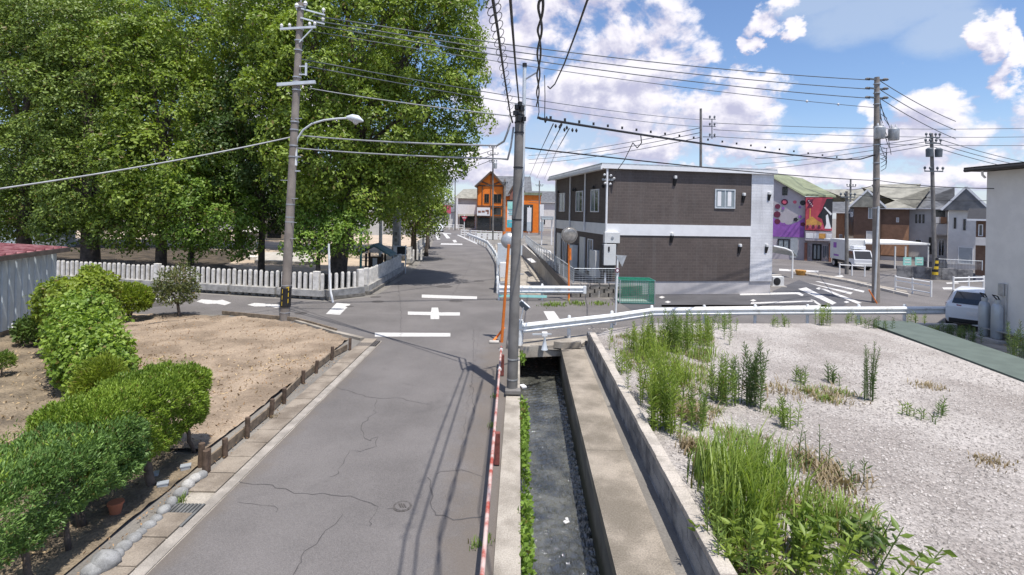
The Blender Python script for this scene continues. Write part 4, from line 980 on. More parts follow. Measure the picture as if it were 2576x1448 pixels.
# control box and cream box behind the near pole
q = G(1262, 745); t = thing('control_box', 'white electric control cabinet behind the near dark pole at the lane side', 'cabinet', q)
Yc = q.y + 1.5
MB().tube([W(1254, 740, Yc), W(1254, 612, Yc)], .05, 8).build('post', 'white_paint', t)
MB().box(W(1262, 640, Yc), (.42, .2, 1.1), bev=.02).build('cabinet', 'steel_pale', t); MB().box(W(1266, 680, Yc - .1), (.34, .2, .75), bev=.02).build('cream_box', 'stucco_cream', t); MB().box(W(1264, 722, Yc - .1), (.5, .25, .5), bev=.02).build('vent_box', 'galvanised', t)
# vertical teal sign
q = W(1288, 600, 52); q.z = 0; t = thing('banner_sign', 'tall teal and white sign board beside the near dark pole', 'sign', q)
c = W(1288, 540, 52); MB().box(c, (1.0, .12, 2.7)).build('board', 'sign_white', t); MB().box(c + Vector((0, -.07, -.95)), (.94, .03, .75)).build('teal_field', 'sign_teal', t); MB().box(c + Vector((0, -.07, .9)), (.94, .03, .7)).build('mint_field', 'sign_mint', t)
MB().box(c + Vector((0, 0, 1.4)), (1.1, .16, .14)).build('top_frame', 'black_metal', t); MB().tube([q, c], .07, 8).build('post', 'black_metal', t)
for i in range(4): MB().box(c + Vector((-.1 + .1 * (i % 2), -.07, .45 - i * .16)), (.6, .02, .05)).build('text_line', 'sign_teal', t)

# ------------------------------------------------------------------ shrine details
q = W(945, 660, 29); q.z = 0; t = thing('wayside_shrine', 'small wooden shrine with a patina green roof inside the stone fence', 'shrine', q)
MB().box(q + Vector((0, 0, .25)), (1.3, 1.0, .5)).build('stone_base', 'stone_grey', t)
for sx in (-.45, .45):
    for sy in (-.35, .35): MB().bar(q + Vector((sx, sy, .5)), q + Vector((sx, sy, 1.45)), .1, .1).build('post', 'wood_dark', t)
MB().box(q + Vector((0, .1, .9)), (.7, .5, .7)).build('cella', 'wood_dark', t); MB().box(q + Vector((0, -.17, .9)), (.25, .03, .6)).build('door', 'stucco_cream', t)
MB().add([q + Vector(v) for v in ((-1.0, -.75, 1.35), (-1.0, .75, 1.35), (-.12, .7, 1.85), (-.12, -.7, 1.85), (1.0, -.75, 1.35), (1.0, .75, 1.35), (.12, .7, 1.85), (.12, -.7, 1.85), (-1.0, -.75, 1.45), (-1, .75, 1.45), (1, -.75, 1.45), (1, .75, 1.45), (0, .7, 2.02), (0, -.7, 2.02))],
         [(0, 3, 2, 1), (4, 5, 6, 7), (8, 9, 12, 13), (10, 13, 12, 11), (0, 8, 13, 3), (3, 13, 7), (7, 13, 10, 4), (1, 2, 12, 9), (2, 6, 12), (5, 11, 12, 6), (0, 1, 9, 8), (4, 10, 11, 5), (3, 7, 6, 2)]).build('roof', 'roof_patina', t)
q = W(997, 650, 33); q.z = 0; t = thing('stone_monument', 'tall square stone name pillar at the shrine entrance', 'monument', q)
top = W(997, 522, 33); MB().add([q + Vector((-.25, -.24, .5)), q + Vector((.25, -.24, .5)), q + Vector((.25, .24, .5)), q + Vector((-.25, .24, .5)), Vector((q.x - .21, q.y - .2, top.z - .2)), Vector((q.x + .21, q.y - .2, top.z - .2)), Vector((q.x + .21, q.y + .2, top.z - .2)), Vector((q.x - .21, q.y + .2, top.z - .2)), Vector((q.x, q.y, top.z))],
                                [(0, 1, 5, 4), (1, 2, 6, 5), (2, 3, 7, 6), (3, 0, 4, 7), (4, 5, 8), (5, 6, 8), (6, 7, 8), (7, 4, 8)]).build('shaft', 'stone_grey', t)
MB().box(q + Vector((0, 0, .25)), (.9, .9, .5), bev=.04).build('plinth', 'stone_grey', t)
for i in range(4): MB().box(q + Vector((0, -.225, 2.4 - i * .4)), (.16, .03, .2)).build('carved_mark', 'stone_dark', t)
q = W(1005, 655, 31.8); q.z = 0; t = thing('notice_board', 'framed notice board with a dark panel before the stone name pillar', 'notice board', q)
for dx_ in (-.38, .38): MB().bar(q + Vector((dx_, 0, 0)), q + Vector((dx_, 0, 1.75)), .06, .06).build('post', 'steel_pale', t)
MB().box(q + Vector((0, 0, 1.42)), (.8, .07, .58)).build('frame', 'steel_pale', t); MB().box(q + Vector((.1, -.04, 1.42)), (.5, .02, .46)).build('panel', 'sign_black', t); MB().box(q + Vector((-.28, -.04, 1.42)), (.18, .02, .46)).build('paper', 'sign_white', t)
b = W(907, 690, 27); b.z = 0; tp = W(912, 432, 27); t = thing('flag_pole', 'thin green pole in front of the dark grove', 'pole', b)
MB().tube([b, tp], [.07, .045], 10).build('shaft', 'green_pole', t, 50); MB().lathe([(.05, 0), (.1, .05), (.03, .16)], tp, 10).build('finial', 'green_pole', t)
b = W(957, 690, 31); b.z = 0; tp = W(958, 482, 31); t = thing('flag_pole', 'pale wooden pole behind the small patina roofed shrine', 'pole', b)
MB().tube([b, tp], [.12, .08], 10).build('shaft', 'stone_white', t, 50); MB().lathe([(.09, 0), (.09, .06)], tp, 10).build('cap', 'stone_white', t)
q = W(930, 600, 38); q.z = 0; t = thing('festival_banner', 'white cloth banner hanging among the trees behind the small shrine', 'banner', q)
MB().box(W(942, 560, 38), (1.3, .05, 1.9)).build('cloth', 'sign_white', t); MB().tube([q, W(920, 520, 38)], .05, 8).build('post', 'wood_board', t)
q = W(635, 640, 38); q.z = 0; t = thing('stone_lantern', 'pale stone lantern standing on the sand under the grove', 'lantern', q)
MB().lathe([(.5, 0), (.5, .25), (.2, .35), (.17, 1.3), (.4, 1.45), (.4, 1.6)], q, 12).build('pedestal', 'stone_white', t, 30); MB().box(q + Vector((0, 0, 1.85)), (.5, .5, .5)).build('fire_box', 'stone_grey', t); MB().lathe([(.75, 2.1), (.5, 2.3), (.12, 2.6), (.05, 2.8)], q, 8).build('cap', 'stone_white', t, 30)
# hall and blocks far behind the trunks
q = W(690, 590, 60); q.z = 0; t = thing('shrine_hall', 'low dark shrine hall half hidden behind the grove', 'building', q)
MB().box(q + Vector((0, 2, 1.4)), (9, 4, 2.8)).build('wall', 'stucco_cream', t); MB().add([q + Vector(v) for v in ((-5.5, -1, 2.7), (5.5, -1, 2.7), (5.5, 5, 2.7), (-5.5, 5, 2.7), (-4.5, 2, 5), (4.5, 2, 5))], [(0, 1, 5, 4), (1, 2, 5), (2, 3, 4, 5), (3, 0, 4), (3, 2, 1, 0)]).build('roof', 'roof_slate', t)
for i in range(3): MB().box(q + Vector((-3 + i * 3, -.03, 1.2)), (1.6, .06, 1.9)).build('door', 'glass_dark', t)
q = W(40, 600, 42); q.z = 0; t = thing('grey_shed', 'small grey shed with a white door behind the red roofed shed', 'shed', q)
MB().box(q + Vector((-1, 2, 1.0)), (5, 4, 2.0)).build('wall', 'shed_blue', t); MB().box(q + Vector((-1, 2, 2.06)), (5.4, 4.4, .12)).build('roof', 'roof_dark', t); MB().box(q + Vector((.6, -.03, 1.0)), (1.0, .05, 1.7)).build('door', 'sign_white', t)
q = W(300, 612, 48); q.z = 0; t = thing('play_bench', 'pale wooden bench under the grove left of the trunks', 'bench', q)
MB().box(q + Vector((0, 0, .45)), (2.2, .5, .08)).build('seat', 'stone_white', t)
for dx_ in (-.9, .9): MB().box(q + Vector((dx_, 0, .2)), (.2, .4, .4)).build('leg', 'stone_white', t)

# ------------------------------------------------------------------ red roofed shed on the left
A = Vector((-14.75, 14.6, 0)); B = Vector((-15.55, 17.5, 0)); d = (B - A).normalized(); A0 = A - d * 7; nl = Vector((-d.y, d.x, 0))
SH = thing('metal_shed', 'pale blue corrugated metal shed with a faded red roof', 'shed', B)
hN, hF = 2.32, 2.30
wz = 2.30
L_ = (B - A0).length; npan = int(L_ / .30)
foot = MB(); foot.bar(A0 + Vector((0, 0, .09)), B + Vector((0, 0, .09)), .14, .18); foot.build('footing', 'wood_board', SH)
for i in range(npan):
    a = A0.lerp(B, i / npan); b = A0.lerp(B, (i + 1) / npan - .004); o1 = -nl * .02; o2 = -nl * .055
    m_a = a.lerp(b, .12); m_b = a.lerp(b, .88)
    vs = [a + o1, m_a + o2, m_b + o2, b + o1]; vs = [v + Vector((0, 0, .18)) for v in vs] + [v + Vector((0, 0, wz)) for v in vs]
    MB().add(vs, [(0, 1, 5, 4), (1, 2, 6, 5), (2, 3, 7, 6)]).build('wall_panel', 'shed_blue', SH)
MB().add([A0 + Vector((0, 0, .1)), B + Vector((0, 0, .1)), B + nl * 5 + Vector((0, 0, .1)), A0 + nl * 5 + Vector((0, 0, .1)), A0 + Vector((0, 0, wz)), B + Vector((0, 0, wz)), B + nl * 5 + Vector((0, 0, wz + .3)), A0 + nl * 5 + Vector((0, 0, wz + .3))],
         [(0, 4, 5, 1), (1, 5, 6, 2), (2, 6, 7, 3), (3, 7, 4, 0)]).build('wall', 'shed_blue', SH)
ov = -nl * .32
e0, e1 = A0 + ov, B + ov + d * .12; nr = int((e1 - e0).length / .45)
RF = MB().bar(e0 + Vector((0, 0, wz + .06)), e1 + Vector((0, 0, wz + .06)), .06, .14).build('eave_board', 'roof_edge', SH)
for i in range(nr):
    a = e0.lerp(e1, i / nr); b = e0.lerp(e1, (i + 1) / nr - .008)
    up = Vector((0, 0, wz + .15)); rise = nl * 5.8 + Vector((0, 0, .40))
    MB().add([a + up, b + up, b + up + rise, a + up + rise, a + up - Vector((0, 0, .03)), b + up - Vector((0, 0, .03)), b + up + rise - Vector((0, 0, .03)), a + up + rise - Vector((0, 0, .03))],
             [(0, 1, 2, 3), (7, 6, 5, 4), (0, 4, 5, 1), (1, 5, 6, 2), (2, 6, 7, 3), (3, 7, 4, 0)]).build('roof_sheet', 'roof_red', SH)
    MB().bar(a + up + Vector((0, 0, .02)), a + up + rise + Vector((0, 0, .02)), .05, .05).build('roof_seam', 'roof_red', SH)
tag(MB().tube([G(38, 862), W(30, 815, 14.6)], .02, 8).build('marker_stake', 'white_paint'), 'thin white stake standing by the shed wall', 'stake')

# ------------------------------------------------------------------ wooden stakes and boards round the field
ST = [(880, 882), (835, 907), (795, 940), (763, 966), (715, 1016), (682, 1051), (622, 1103), (567, 1152), (523, 1188)]
FB = thing('field_edging', 'low wooden stake and board edging between the gutter and the bare field', 'fence', G(715, 1016))
last = None
for i, s1 in enumerate(ST):
    p = G(*s1); p.z = 0; h = random.uniform(.29, .36)
    MB().tube([p + Vector((0, 0, -.05)), p + Vector((random.gauss(0, .012), random.gauss(0, .012), h))], [.04, .043], 9).build('stake', 'wood_dark', FB)
    if last is not None:
        a, b = last + Vector((-.07, 0, .10)), p + Vector((-.07, 0, .10))
        MB().bar(a.lerp(b, .02), a.lerp(b, .98), .035, .15).build('board', 'wood_board', FB)
    last = p
for (x, y) in ((505, 1175), (516, 1195)):
    p = G(x, y); p.z = 0; MB().tube([p, p + Vector((.01, 0, .36))], .045, 9).build('stake', 'wood_dark', FB)
p = G(716, 806)
for i, (a, b) in enumerate(zip([(-5.5, 16.3), (-6.6, 17.2), (-7.45, 17.85)], [(-6.58, 17.18), (-7.4, 17.8), (-10.5, 18.7)])): MB().bar((*a, .08), (*b, .08), .05, .12).build('board', 'wood_board', FB)

# edging stones, each one its own
ORD = ['first', 'second', 'third', 'fourth', 'fifth', 'sixth', 'seventh', 'eighth', 'ninth', 'tenth', 'eleventh', 'twelfth', 'thirteenth', 'fourteenth']
RK = [(238, 1447, .15), (268, 1430, .19), (294, 1409, .12), (316, 1387, .12), (340, 1366, .12), (358, 1349, .10), (377, 1331, .11), (397, 1313, .10), (415, 1293, .12), (436, 1272, .11), (458, 1250, .12), (476, 1230, .13), (494, 1212, .12), (509, 1205, .12)]
for i, (x, y, r) in enumerate(RK):
    p = G(x, y); bm = bmesh.new(); r *= .80; bmesh.ops.create_icosphere(bm, subdivisions=2, radius=r)
    sx, sy, sz_ = random.uniform(.8, 1.0), random.uniform(.85, 1.1), random.uniform(.62, .8)
    for v in bm.verts:
        n_ = 1 + .10 * math.sin(v.co.x * 21 + i) * math.cos(v.co.y * 17 + i * 2) + random.uniform(-.02, .02); v.co = Vector((v.co.x * sx * n_, v.co.y * sy * n_, v.co.z * sz_ * n_))
    me = bpy.data.meshes.new('edging_stone'); bm.to_mesh(me); bm.free()
    o = link('edging_stone', me, 'rock_pale' if i not in (11, 12) else 'stone_grey', None, (p.x - .02, p.y, r * .45), True)
    tag(o, ORD[i] + ' rounded edging stone from the picture bottom, between hedge bed and gutter', 'stone', 'edging stones along the hedge bed')
p = G(307, 1312); tag(MB().lathe([(.055, 0), (.08, .14), (.092, .14), (.092, .165), (.07, .165)], (p.x - .16, p.y + .1, 0.02), 14).build('flower_pot', 'terracotta', None, 40), 'terracotta flower pot under the front hedge', 'flower pot')
for i, (x, y, l) in enumerate(((431, 1231, 'small white plastic box lying under the front hedge'), (406, 1206, 'pale bluish board lying behind the hedge trunk'), (487, 1186, 'white scrap lying at the end of the front hedge'))):
    p = G(x, y); tag(MB().box((p.x - .12, p.y, .05), (.13, .09, .06), .5, bev=.012).box((p.x - .12, p.y, .085), (.14, .10, .015), .5).build('plastic_box', 'gas_grey'), l, 'box')

# ------------------------------------------------------------------ buildings
class Frame:
    """local frame of a building: x along the front from A to B, y to the back"""
    def __init__(s, A, B):
        s.A = Vector((A[0], A[1], 0)); d = Vector((B[0] - A[0], B[1] - A[1], 0)); s.L = d.length; s.rz = math.atan2(d.y, d.x); s.d = d.normalized(); s.n = Vector((s.d.y, -s.d.x, 0))
    def mb(s): return MB(s.A, s.rz)
    def x_at(s, px):                      # front-wall coordinate under a picture column
        u = W(px, HC, 1.0); k = Vector((u.x, 1.0, 0))
        # A + d*t = k*q
        det = s.d.x * (-k.y) - s.d.y * (-k.x); t = (-s.A.x * (-k.y) + s.A.y * (-k.x)) / det
        return t
    def z_at(s, px, py): p = s.A + s.d * s.x_at(px); return W(px, py, p.y).z
def window(fr, t, x0, x1, z0, z1, y=0.0, frame='trim_white', pane='glass_dark', mull=1, sill=False, name='window', proud=.05, fw=.05):
    w = fr.mb(); w.b2(x0, x1, y - proud, y + .02, z1 - fw, z1).b2(x0, x1, y - proud, y + .02, z0, z0 + fw).b2(x0, x0 + fw, y - proud, y + .02, z0 + fw, z1 - fw).b2(x1 - fw, x1, y - proud, y + .02, z0 + fw, z1 - fw)
    for i in range(mull): xm = lerp(x0, x1, (i + 1) / (mull + 1)); w.b2(xm - fw * .4, xm + fw * .4, y - proud * .8, y + .02, z0 + fw, z1 - fw)
    o = w.build(name, frame, t); n = mull + 1
    for i in range(n): fr.mb().b2(lerp(x0, x1, i / n) + fw * .5, lerp(x0, x1, (i + 1) / n) - fw * .5, y - .022, y + .01, z0 + fw * .6, z1 - fw * .6).build('pane', pane, o)
    return o

# apartment block -----------------------------------------------------------
fr = Frame((4.66, 25.05), (13.55, 26.6)); L = fr.L; DEP = 10.0
AP = thing('apartment_block', 'two storey brown tiled apartment block with white band and pale corner', 'building', fr.A)
ze = fr.z_at(1500, 424); zb1 = fr.z_at(1690, 566); zb0 = fr.z_at(1690, 594); zf = fr.z_at(1700, 708)
xw = fr.x_at(1889)
fr.mb().b2(0.0, xw, 0.0, DEP, zf, zb0).build('lower_wall', 'brown_tile', AP); fr.mb().b2(0.0, xw, 0.0, DEP, zb1, ze).build('upper_wall', 'brown_tile', AP)
fr.mb().b2(-.035, xw + .02, -.035, DEP + .035, zb0, zb1).build('white_band', 'trim_white', AP)
fr.mb().b2(xw, L, -.03, DEP + .02, zf - .02, ze + .03).build('corner_wall', 'white_tile', AP)
fr.mb().b2(.03, L - .04, .03, DEP, 0, zf).build('foundation', 'foundation', AP)
rt = fr.z_at(1500, 412)
rf = fr.mb().b2(-.40, L + .10, -.20, DEP + .5, ze, rt - .04).build('eave', 'trim_white', AP); fr.mb().b2(-.38, L + .08, -.18, DEP + .46, rt - .04, rt + .03).build('roof_sheet', 'galvanised', rf)
fr.mb().b2(-.46, -.38, -.22, DEP + .52, ze - .05, ze + .10).build('gutter', 'trim_white', rf)
def apz(px, py): return fr.x_at(px), fr.z_at(px, py)
def downpipe(x, y, z0, z1, r=.05): fr.mb().tube([(x, y, z0), (x, y, z1)], r, 10).build('downpipe', 'trim_white', AP, 50)
downpipe(-.08, -.10, .1, ze, .055)
for yy in (3.3, 6.2): downpipe(-.09, yy, zb0 + .1, ze, .05)
downpipe(-.09, DEP - .4, .1, ze, .05)
x0, z1 = apz(1797, 476); x1, z0 = apz(1848, 526)
wo = window(fr, AP, x0, x1, z0, z1, frame='steel_pale', pane='glass_pale', fw=.06)
for i in range(2): fr.mb().b2(lerp(x0, x1, i * .5) + .15, lerp(x0, x1, i * .5) + .35, -.028, -.02, z0 + .12, z1 - .12).build('curtain', 'sign_white', wo)
def vent(px, py, z_off=0):
    x, z = apz(px, py); o = fr.mb().box((x, -.09, z), (.14, .16, .16), bev=.03).build('wall_vent', 'appliance', AP); fr.mb().add([(x - .07, -.15, z - .06), (x + .07, -.15, z - .06), (x + .06, -.02, z - .42), (x - .06, -.02, z - .42), (x - .07, -.01, z - .06), (x + .07, -.01, z - .06)], [(0, 1, 2, 3)[::-1], (0, 3, 4), (1, 5, 2), (0, 4, 5, 1)]).build('hood', 'black_metal', o)
for q in ((1695, 447), (1868, 490), (1690, 590), (1861, 618), (1932, 487), (1928, 618)): vent(*q)
# service insulators on the wall
INS = fr.mb().b2(apz(1512, 445)[0], apz(1542, 445)[0], -.10, -.02, apz(1525, 455)[1], apz(1525, 450)[1]).build('service_bracket', 'galvanised', AP)
for q in ((1516, 441), (1532, 443), (1518, 462), (1531, 464), (1540, 450)):
    x, z = apz(*q); fr.mb().lathe([(.02, -.07), (.06, -.03), (.06, .03), (.02, .07)], (x, -.16, z), 9, axis=(.2, -1, .3)).build('insulator', 'insulator', INS); fr.mb().tube([(x, -.14, z), (x + .02, -.16, z - .22)], .018, 6).build('lead', 'cable_black', INS)
# heater units
def unit(px0, px1, py0, py1, name, m='appliance', dep=.26):
    x0, z1 = apz(px0, py0); x1, z0 = apz(px1, py1); return fr.mb().b2(x0, x1, -dep, -.02, z0, z1, bev=.015).build(name, m, AP), x0, x1, z0, z1
o, x0, x1, z0, z1 = unit(1518, 1556, 584, 612, 'outdoor_unit'); fr.mb().lathe([(.07, 0), (.07, .02), (.03, .025)], ((x0 + x1) / 2, -.265, (z0 + z1) / 2), 14, axis=(0, -1, 0)).build('fan_guard', 'galvanised', o)
o, x0, x1, z0, z1 = unit(1517, 1547, 614, 667, 'water_heater'); fr.mb().b2(x0 + .2, x0 + .28, -.285, -.26, z1 - .35, z1 - .12).build('exhaust_slot', 'black_metal', o); fr.mb().b2(x0 + .05, x1 - .05, -.24, -.05, z0 - .35, z0).build('pipe_cover', 'black_metal', o)
fr.mb().b2(x0 - .14, x0 - .05, -.2, -.02, z0 - .3, z1 - .05).build('meter_box', 'black_metal', AP)
# shaded side: windows, doors and balcony corners
def side_window(y0, y1, z0, z1, pane='glass_dark'):
    w = fr.mb(); fw = .05
    w.b2(-.05, .02, y0, y1, z1 - fw, z1).b2(-.05, .02, y0, y1, z0, z0 + fw).b2(-.05, .02, y0, y0 + fw, z0 + fw, z1 - fw).b2(-.05, .02, y1 - fw, y1, z0 + fw, z1 - fw).b2(-.045, .02, (y0 + y1) / 2 - .02, (y0 + y1) / 2 + .02, z0 + fw, z1 - fw)
    o = w.build('window', 'trim_white', AP); fr.mb().b2(-.022, .01, y0 + .03, (y0 + y1) / 2 - .01, z0 + .03, z1 - .03).build('pane', pane, o); fr.mb().b2(-.022, .01, (y0 + y1) / 2 + .01, y1 - .03, z0 + .03, z1 - .03).build('pane', 'glass_sky', o)
for y0 in (1.2, 3.9, 7.6): side_window(y0, y0 + 1.25, zb1 + .55, zb1 + 1.75)
for y0 in (2.0, 7.0):
    side_window(y0, y0 + .8, .9, 2.6)
    fr.mb().b2(-.06, .01, y0 + 1.3, y0 + 2.2, .65, zb0 - .3).build('door', 'appliance', AP)
for y0 in (.7, 4.6): fr.mb().b2(-.36, -.02, y0, y0 + .75, .75, 2.1, bev=.02).build('water_heater', 'appliance', AP)
for y0 in (.5, 1.9, 5.2, 5.6, 9): fr.mb().lathe([(.02, 0), (.09, .03), (.09, .09), (.02, .13)], (-.02, y0, zb1 + 1.85), 10, axis=(-1, 0, 0)).build('wall_vent', 'black_metal', AP)
# air conditioner and block behind the right corner
q = G(1954, 722); t = thing('outdoor_unit', 'air conditioner unit standing at the right corner of the apartment block', 'air conditioner', q)
MB().box(q + Vector((0, 0, .32)), (.7, .3, .55), .15, bev=.02).build('case', 'appliance', t); MB().lathe([(.22, 0), (.22, .02), (.05, .03)], q + Vector((-.08, -.16, .32)), 16, axis=(.15, -1, 0)).build('fan_guard', 'black_metal', t); MB().box(q + Vector((0, 0, .02)), (.9, .5, .08)).build('foot_slab', 'concrete_pale', t)

# retaining blocks and mesh fence before the apartment side
RW = thing('retaining_wall', 'low tan block wall under the mesh fence before the apartment', 'wall', G(1490, 752))
a, b = G(1437, 748), G(1555, 748); rz = math.atan2(b.y - a.y, b.x - a.x); Lb = (b - a).length; n = int(Lb / .4)
bk = mesh_of(MB().b2(.005, .393, -.07, .07, .004, .186, bev=.006), 'block')
for row in range(3):
    for i in range(n):
        p = a.lerp(b, (i + (.5 if row % 2 else 0)) / n); piece('block', bk, 'block_tan', RW, (p.x, p.y, row * .19), rz)
cp2 = mesh_of(MB().b2(.003, .397, -.09, .09, 0, .07, bev=.006), 'cap_block')
for i in range(n): p = a.lerp(b, i / n); piece('cap_block', cp2, 'wall_cap', RW, (p.x, p.y, .572), rz)
tag(MB().prism([(a.x + .1, a.y + .1), (b.x + .2, b.y + .1), (fr.A + fr.d * 1.9).to_tuple()[:2], tuple(fr.A[:2]), (3.0, 35), (2.0, 58), (1.9, 58), (a.x - .1, a.y + 1)], 0, .45).build('apartment_yard', 'asphalt'), kind='structure')
def mesh_fence(label, pts, z0, h, sp=1.6):
    t = thing('mesh_fence', label, 'fence', Vector((*pts[0], z0)))
    for a, b in zip(pts, pts[1:]):
        a = Vector((*a, z0)); b = Vector((*b, z0)); n = max(1, round((b - a).length / sp))
        for i in range(n + 1): p = a.lerp(b, i / n); MB().tube([p, p + Vector((0, 0, h + .04))], .025, 8).build('post', 'steel_pale', t)
        MB().tube([a + Vector((0, 0, h)), b + Vector((0, 0, h))], .018, 6).build('top_rail', 'steel_pale', t)
        w = MB()
        for k in range(1, 8): w.bar(a + Vector((0, 0, h * k / 8)), b + Vector((0, 0, h * k / 8)), .008, .008)
        for k in range(int((b - a).length / .16)): p = a.lerp(b, k * .16 / (b - a).length); w.bar(p, p + Vector((0, 0, h)), .006, .006)
        w.build('mesh', 'steel_pale', t)
mesh_fence('low wire mesh fence along the apartment side above the canal', [(b.x, b.y + .05), (a.x + .1, a.y + .05), (2.0, 45), (1.6, 58)], .50, .85)

# green net box for rubbish
q = G(1600, 766); t = thing('refuse_net_box', 'green netted refuse box at the parking entrance', 'refuse box', q)
x0, x1 = G(1560, 766).x, G(1642, 764).x; hh = W(1600, 706, q.y).z; yb = q.y + 1.0
for (x, y) in ((x0, q.y), (x1, q.y), (x0, yb), (x1, yb)): MB().bar((x, y, 0), (x, y, hh), .04, .04).build('frame_post', 'galvanised', t)
for z in (.05, hh): MB().bar((x0, q.y, z), (x1, q.y, z), .03, .03).bar((x0, yb, z), (x1, yb, z), .03, .03).bar((x0, q.y, z), (x0, yb, z), .03, .03).bar((x1, q.y, z), (x1, yb, z), .03, .03).build('frame_bar', 'green_pole', t)
def net(p00, p10, p11, p01, nu, nv):
    w = MB(); P4 = [Vector(p) for p in (p00, p10, p11, p01)]
    for i in range(nu + 1): w.bar(P4[0].lerp(P4[1], i / nu), P4[3].lerp(P4[2], i / nu), .010, .010)
    for j in range(nv + 1): w.bar(P4[0].lerp(P4[3], j / nv), P4[1].lerp(P4[2], j / nv), .010, .010)
    w.build('net', 'net_green', t)
net((x0, q.y, .05), (x1, q.y, .05), (x1, q.y, hh), (x0, q.y, hh), 20, 13); net((x1, q.y, .05), (x1, yb, .05), (x1, yb, hh), (x1, q.y, hh), 14, 13)
net((x0, yb, .05), (x1, yb, .05), (x1, yb, hh), (x0, yb, hh), 18, 12); net((x0, q.y, hh), (x1, q.y, hh), (x1, yb, hh), (x0, yb, hh), 18, 12)
MB().b2(x0 + .03, x1 - .03, q.y + .03, yb - .03, .02, .07).build('base', 'net_floor', t)

# cream house on the right -------------------------------------------------
fr = Frame((15.85, 9.0), (16.05, 17.5)); fr = Frame((15.75, 9.0), (16.0, 17.6))
HX = lambda y: lerp(16.0, 16.3, (y - 9) / 8.6)
CH = thing('house', 'cream stucco house wall with dark eave at the right edge', 'house', (16, 17.5, 0))
zt = W(2480, 432, 17.5).z
MB().add([(HX(6), 6, .42), (HX(17.6), 17.6, .42), (26, 17.6, .42), (26, 6, .42), (HX(6), 6, zt), (HX(17.6), 17.6, zt), (26, 17.6, zt), (26, 6, zt)], [(0, 4, 5, 1), (1, 5, 6, 2), (2, 6, 7, 3), (3, 7, 4, 0), (4, 7, 6, 5)]).build('wall', 'stucco_cream', CH)
MB().add([(HX(6) + .03, 6, 0), (HX(17.6) + .03, 17.57, 0), (26, 17.57, 0), (26, 6, 0), (HX(6) + .03, 6, .40), (HX(17.6) + .03, 17.57, .40), (26, 17.57, .40), (26, 6, .40)], [(0, 4, 5, 1), (1, 5, 6, 2), (2, 6, 7, 3), (3, 7, 4, 0), (4, 7, 6, 5)]).build('foundation', 'foundation', CH)
MB().b2(15.9, 26, 5.5, 17.62, .40, .425).build('base_trim', 'galvanised', CH)
ev = MB().prism([(15.6, 5.4), (15.8, 17.95), (27, 17.95), (27, 5.4)], zt + .02, zt + .16).build('eave', 'roof_dark', CH)
MB().add([(15.6, 5.4, zt + .16), (15.8, 17.95, zt + .16), (27, 17.95, zt + .16), (27, 5.4, zt + .16), (20, 9, zt + .34), (20, 15, zt + .34)], [(0, 1, 5, 4)[::-1], (1, 2, 5)[::-1], (2, 3, 4, 5)[::-1], (3, 0, 4)[::-1]]).build('roof', 'roof_dark', ev)
MB().tube([(15.6, 5.4, zt + .05), (15.8, 17.9, zt + .05)], .06, 8).build('gutter', 'roof_dark', ev)
MB().tube([(15.85, 17.3, zt + .02), (16.1, 17.55, zt - .12), (16.25, 17.62, zt - .2)], .035, 8).build('downpipe_elbow', 'trim_white', ev)
p = W(2572, 667, 15.6); MB().lathe([(.0, .0), (.08, .0), (.08, .05), (.03, .07)], (HX(15.6) - .0, 15.6, p.z), 14, axis=(-1, 0, 0)).build('vent_cap', 'stucco_white', CH)
MB().b2(HX(16.9) - .10, HX(16.9), 16.8, 17.0, 1.55, 1.95, bev=.01).build('meter', 'galvanised', CH); MB().tube([(HX(16.7) - .05, 16.75, .7), (HX(16.7) - .05, 16.75, 1.95)], .02, 6).build('gas_pipe', 'galvanised', CH)
for i, (yy, l) in enumerate(((17.3, 'left'), (16.85, 'right'))):
    c = Vector((16.03, yy, .14)); t = thing('gas_cylinder', l + ' tall grey gas cylinder of the pair at the cream house wall', 'gas cylinder', c, 'gas cylinders')
    MB().lathe([(.13, 0), (.155, .04), (.155, 1.0), (.12, 1.12), (.06, 1.16)], c, 18).build('tank', 'gas_grey', t, 50); MB().lathe([(.08, 1.14), (.09, 1.28), (.08, 1.28)], c, 14).build('collar', 'gas_grey', t, 50); MB().box(c + Vector((0, 0, 1.22)), (.06, .06, .12)).build('valve', 'black_metal', t)
    MB().tube([c + Vector((0, 0, 1.27)), c + Vector((-.05, .12, 1.42)), c + Vector((.1, .1, 1.38)), c + Vector((.2, .1, 1.2))], .02, 6).build('hose', 'cable_black', t, True)
tag(MB().b2(15.75, 16.22, 16.5, 17.6, .05, .13, bev=.01).build('cylinder_slab', 'concrete_pale'), 'small concrete slab under the gas cylinders', 'slab')
tag(MB().box(G(2350, 822, .1) + Vector((0, 0, 0)), (1.6, .2, .22), .03, bev=.03).build('kerb_stop', 'concrete_pale'), 'white concrete kerb strip left of the white car', 'kerb')

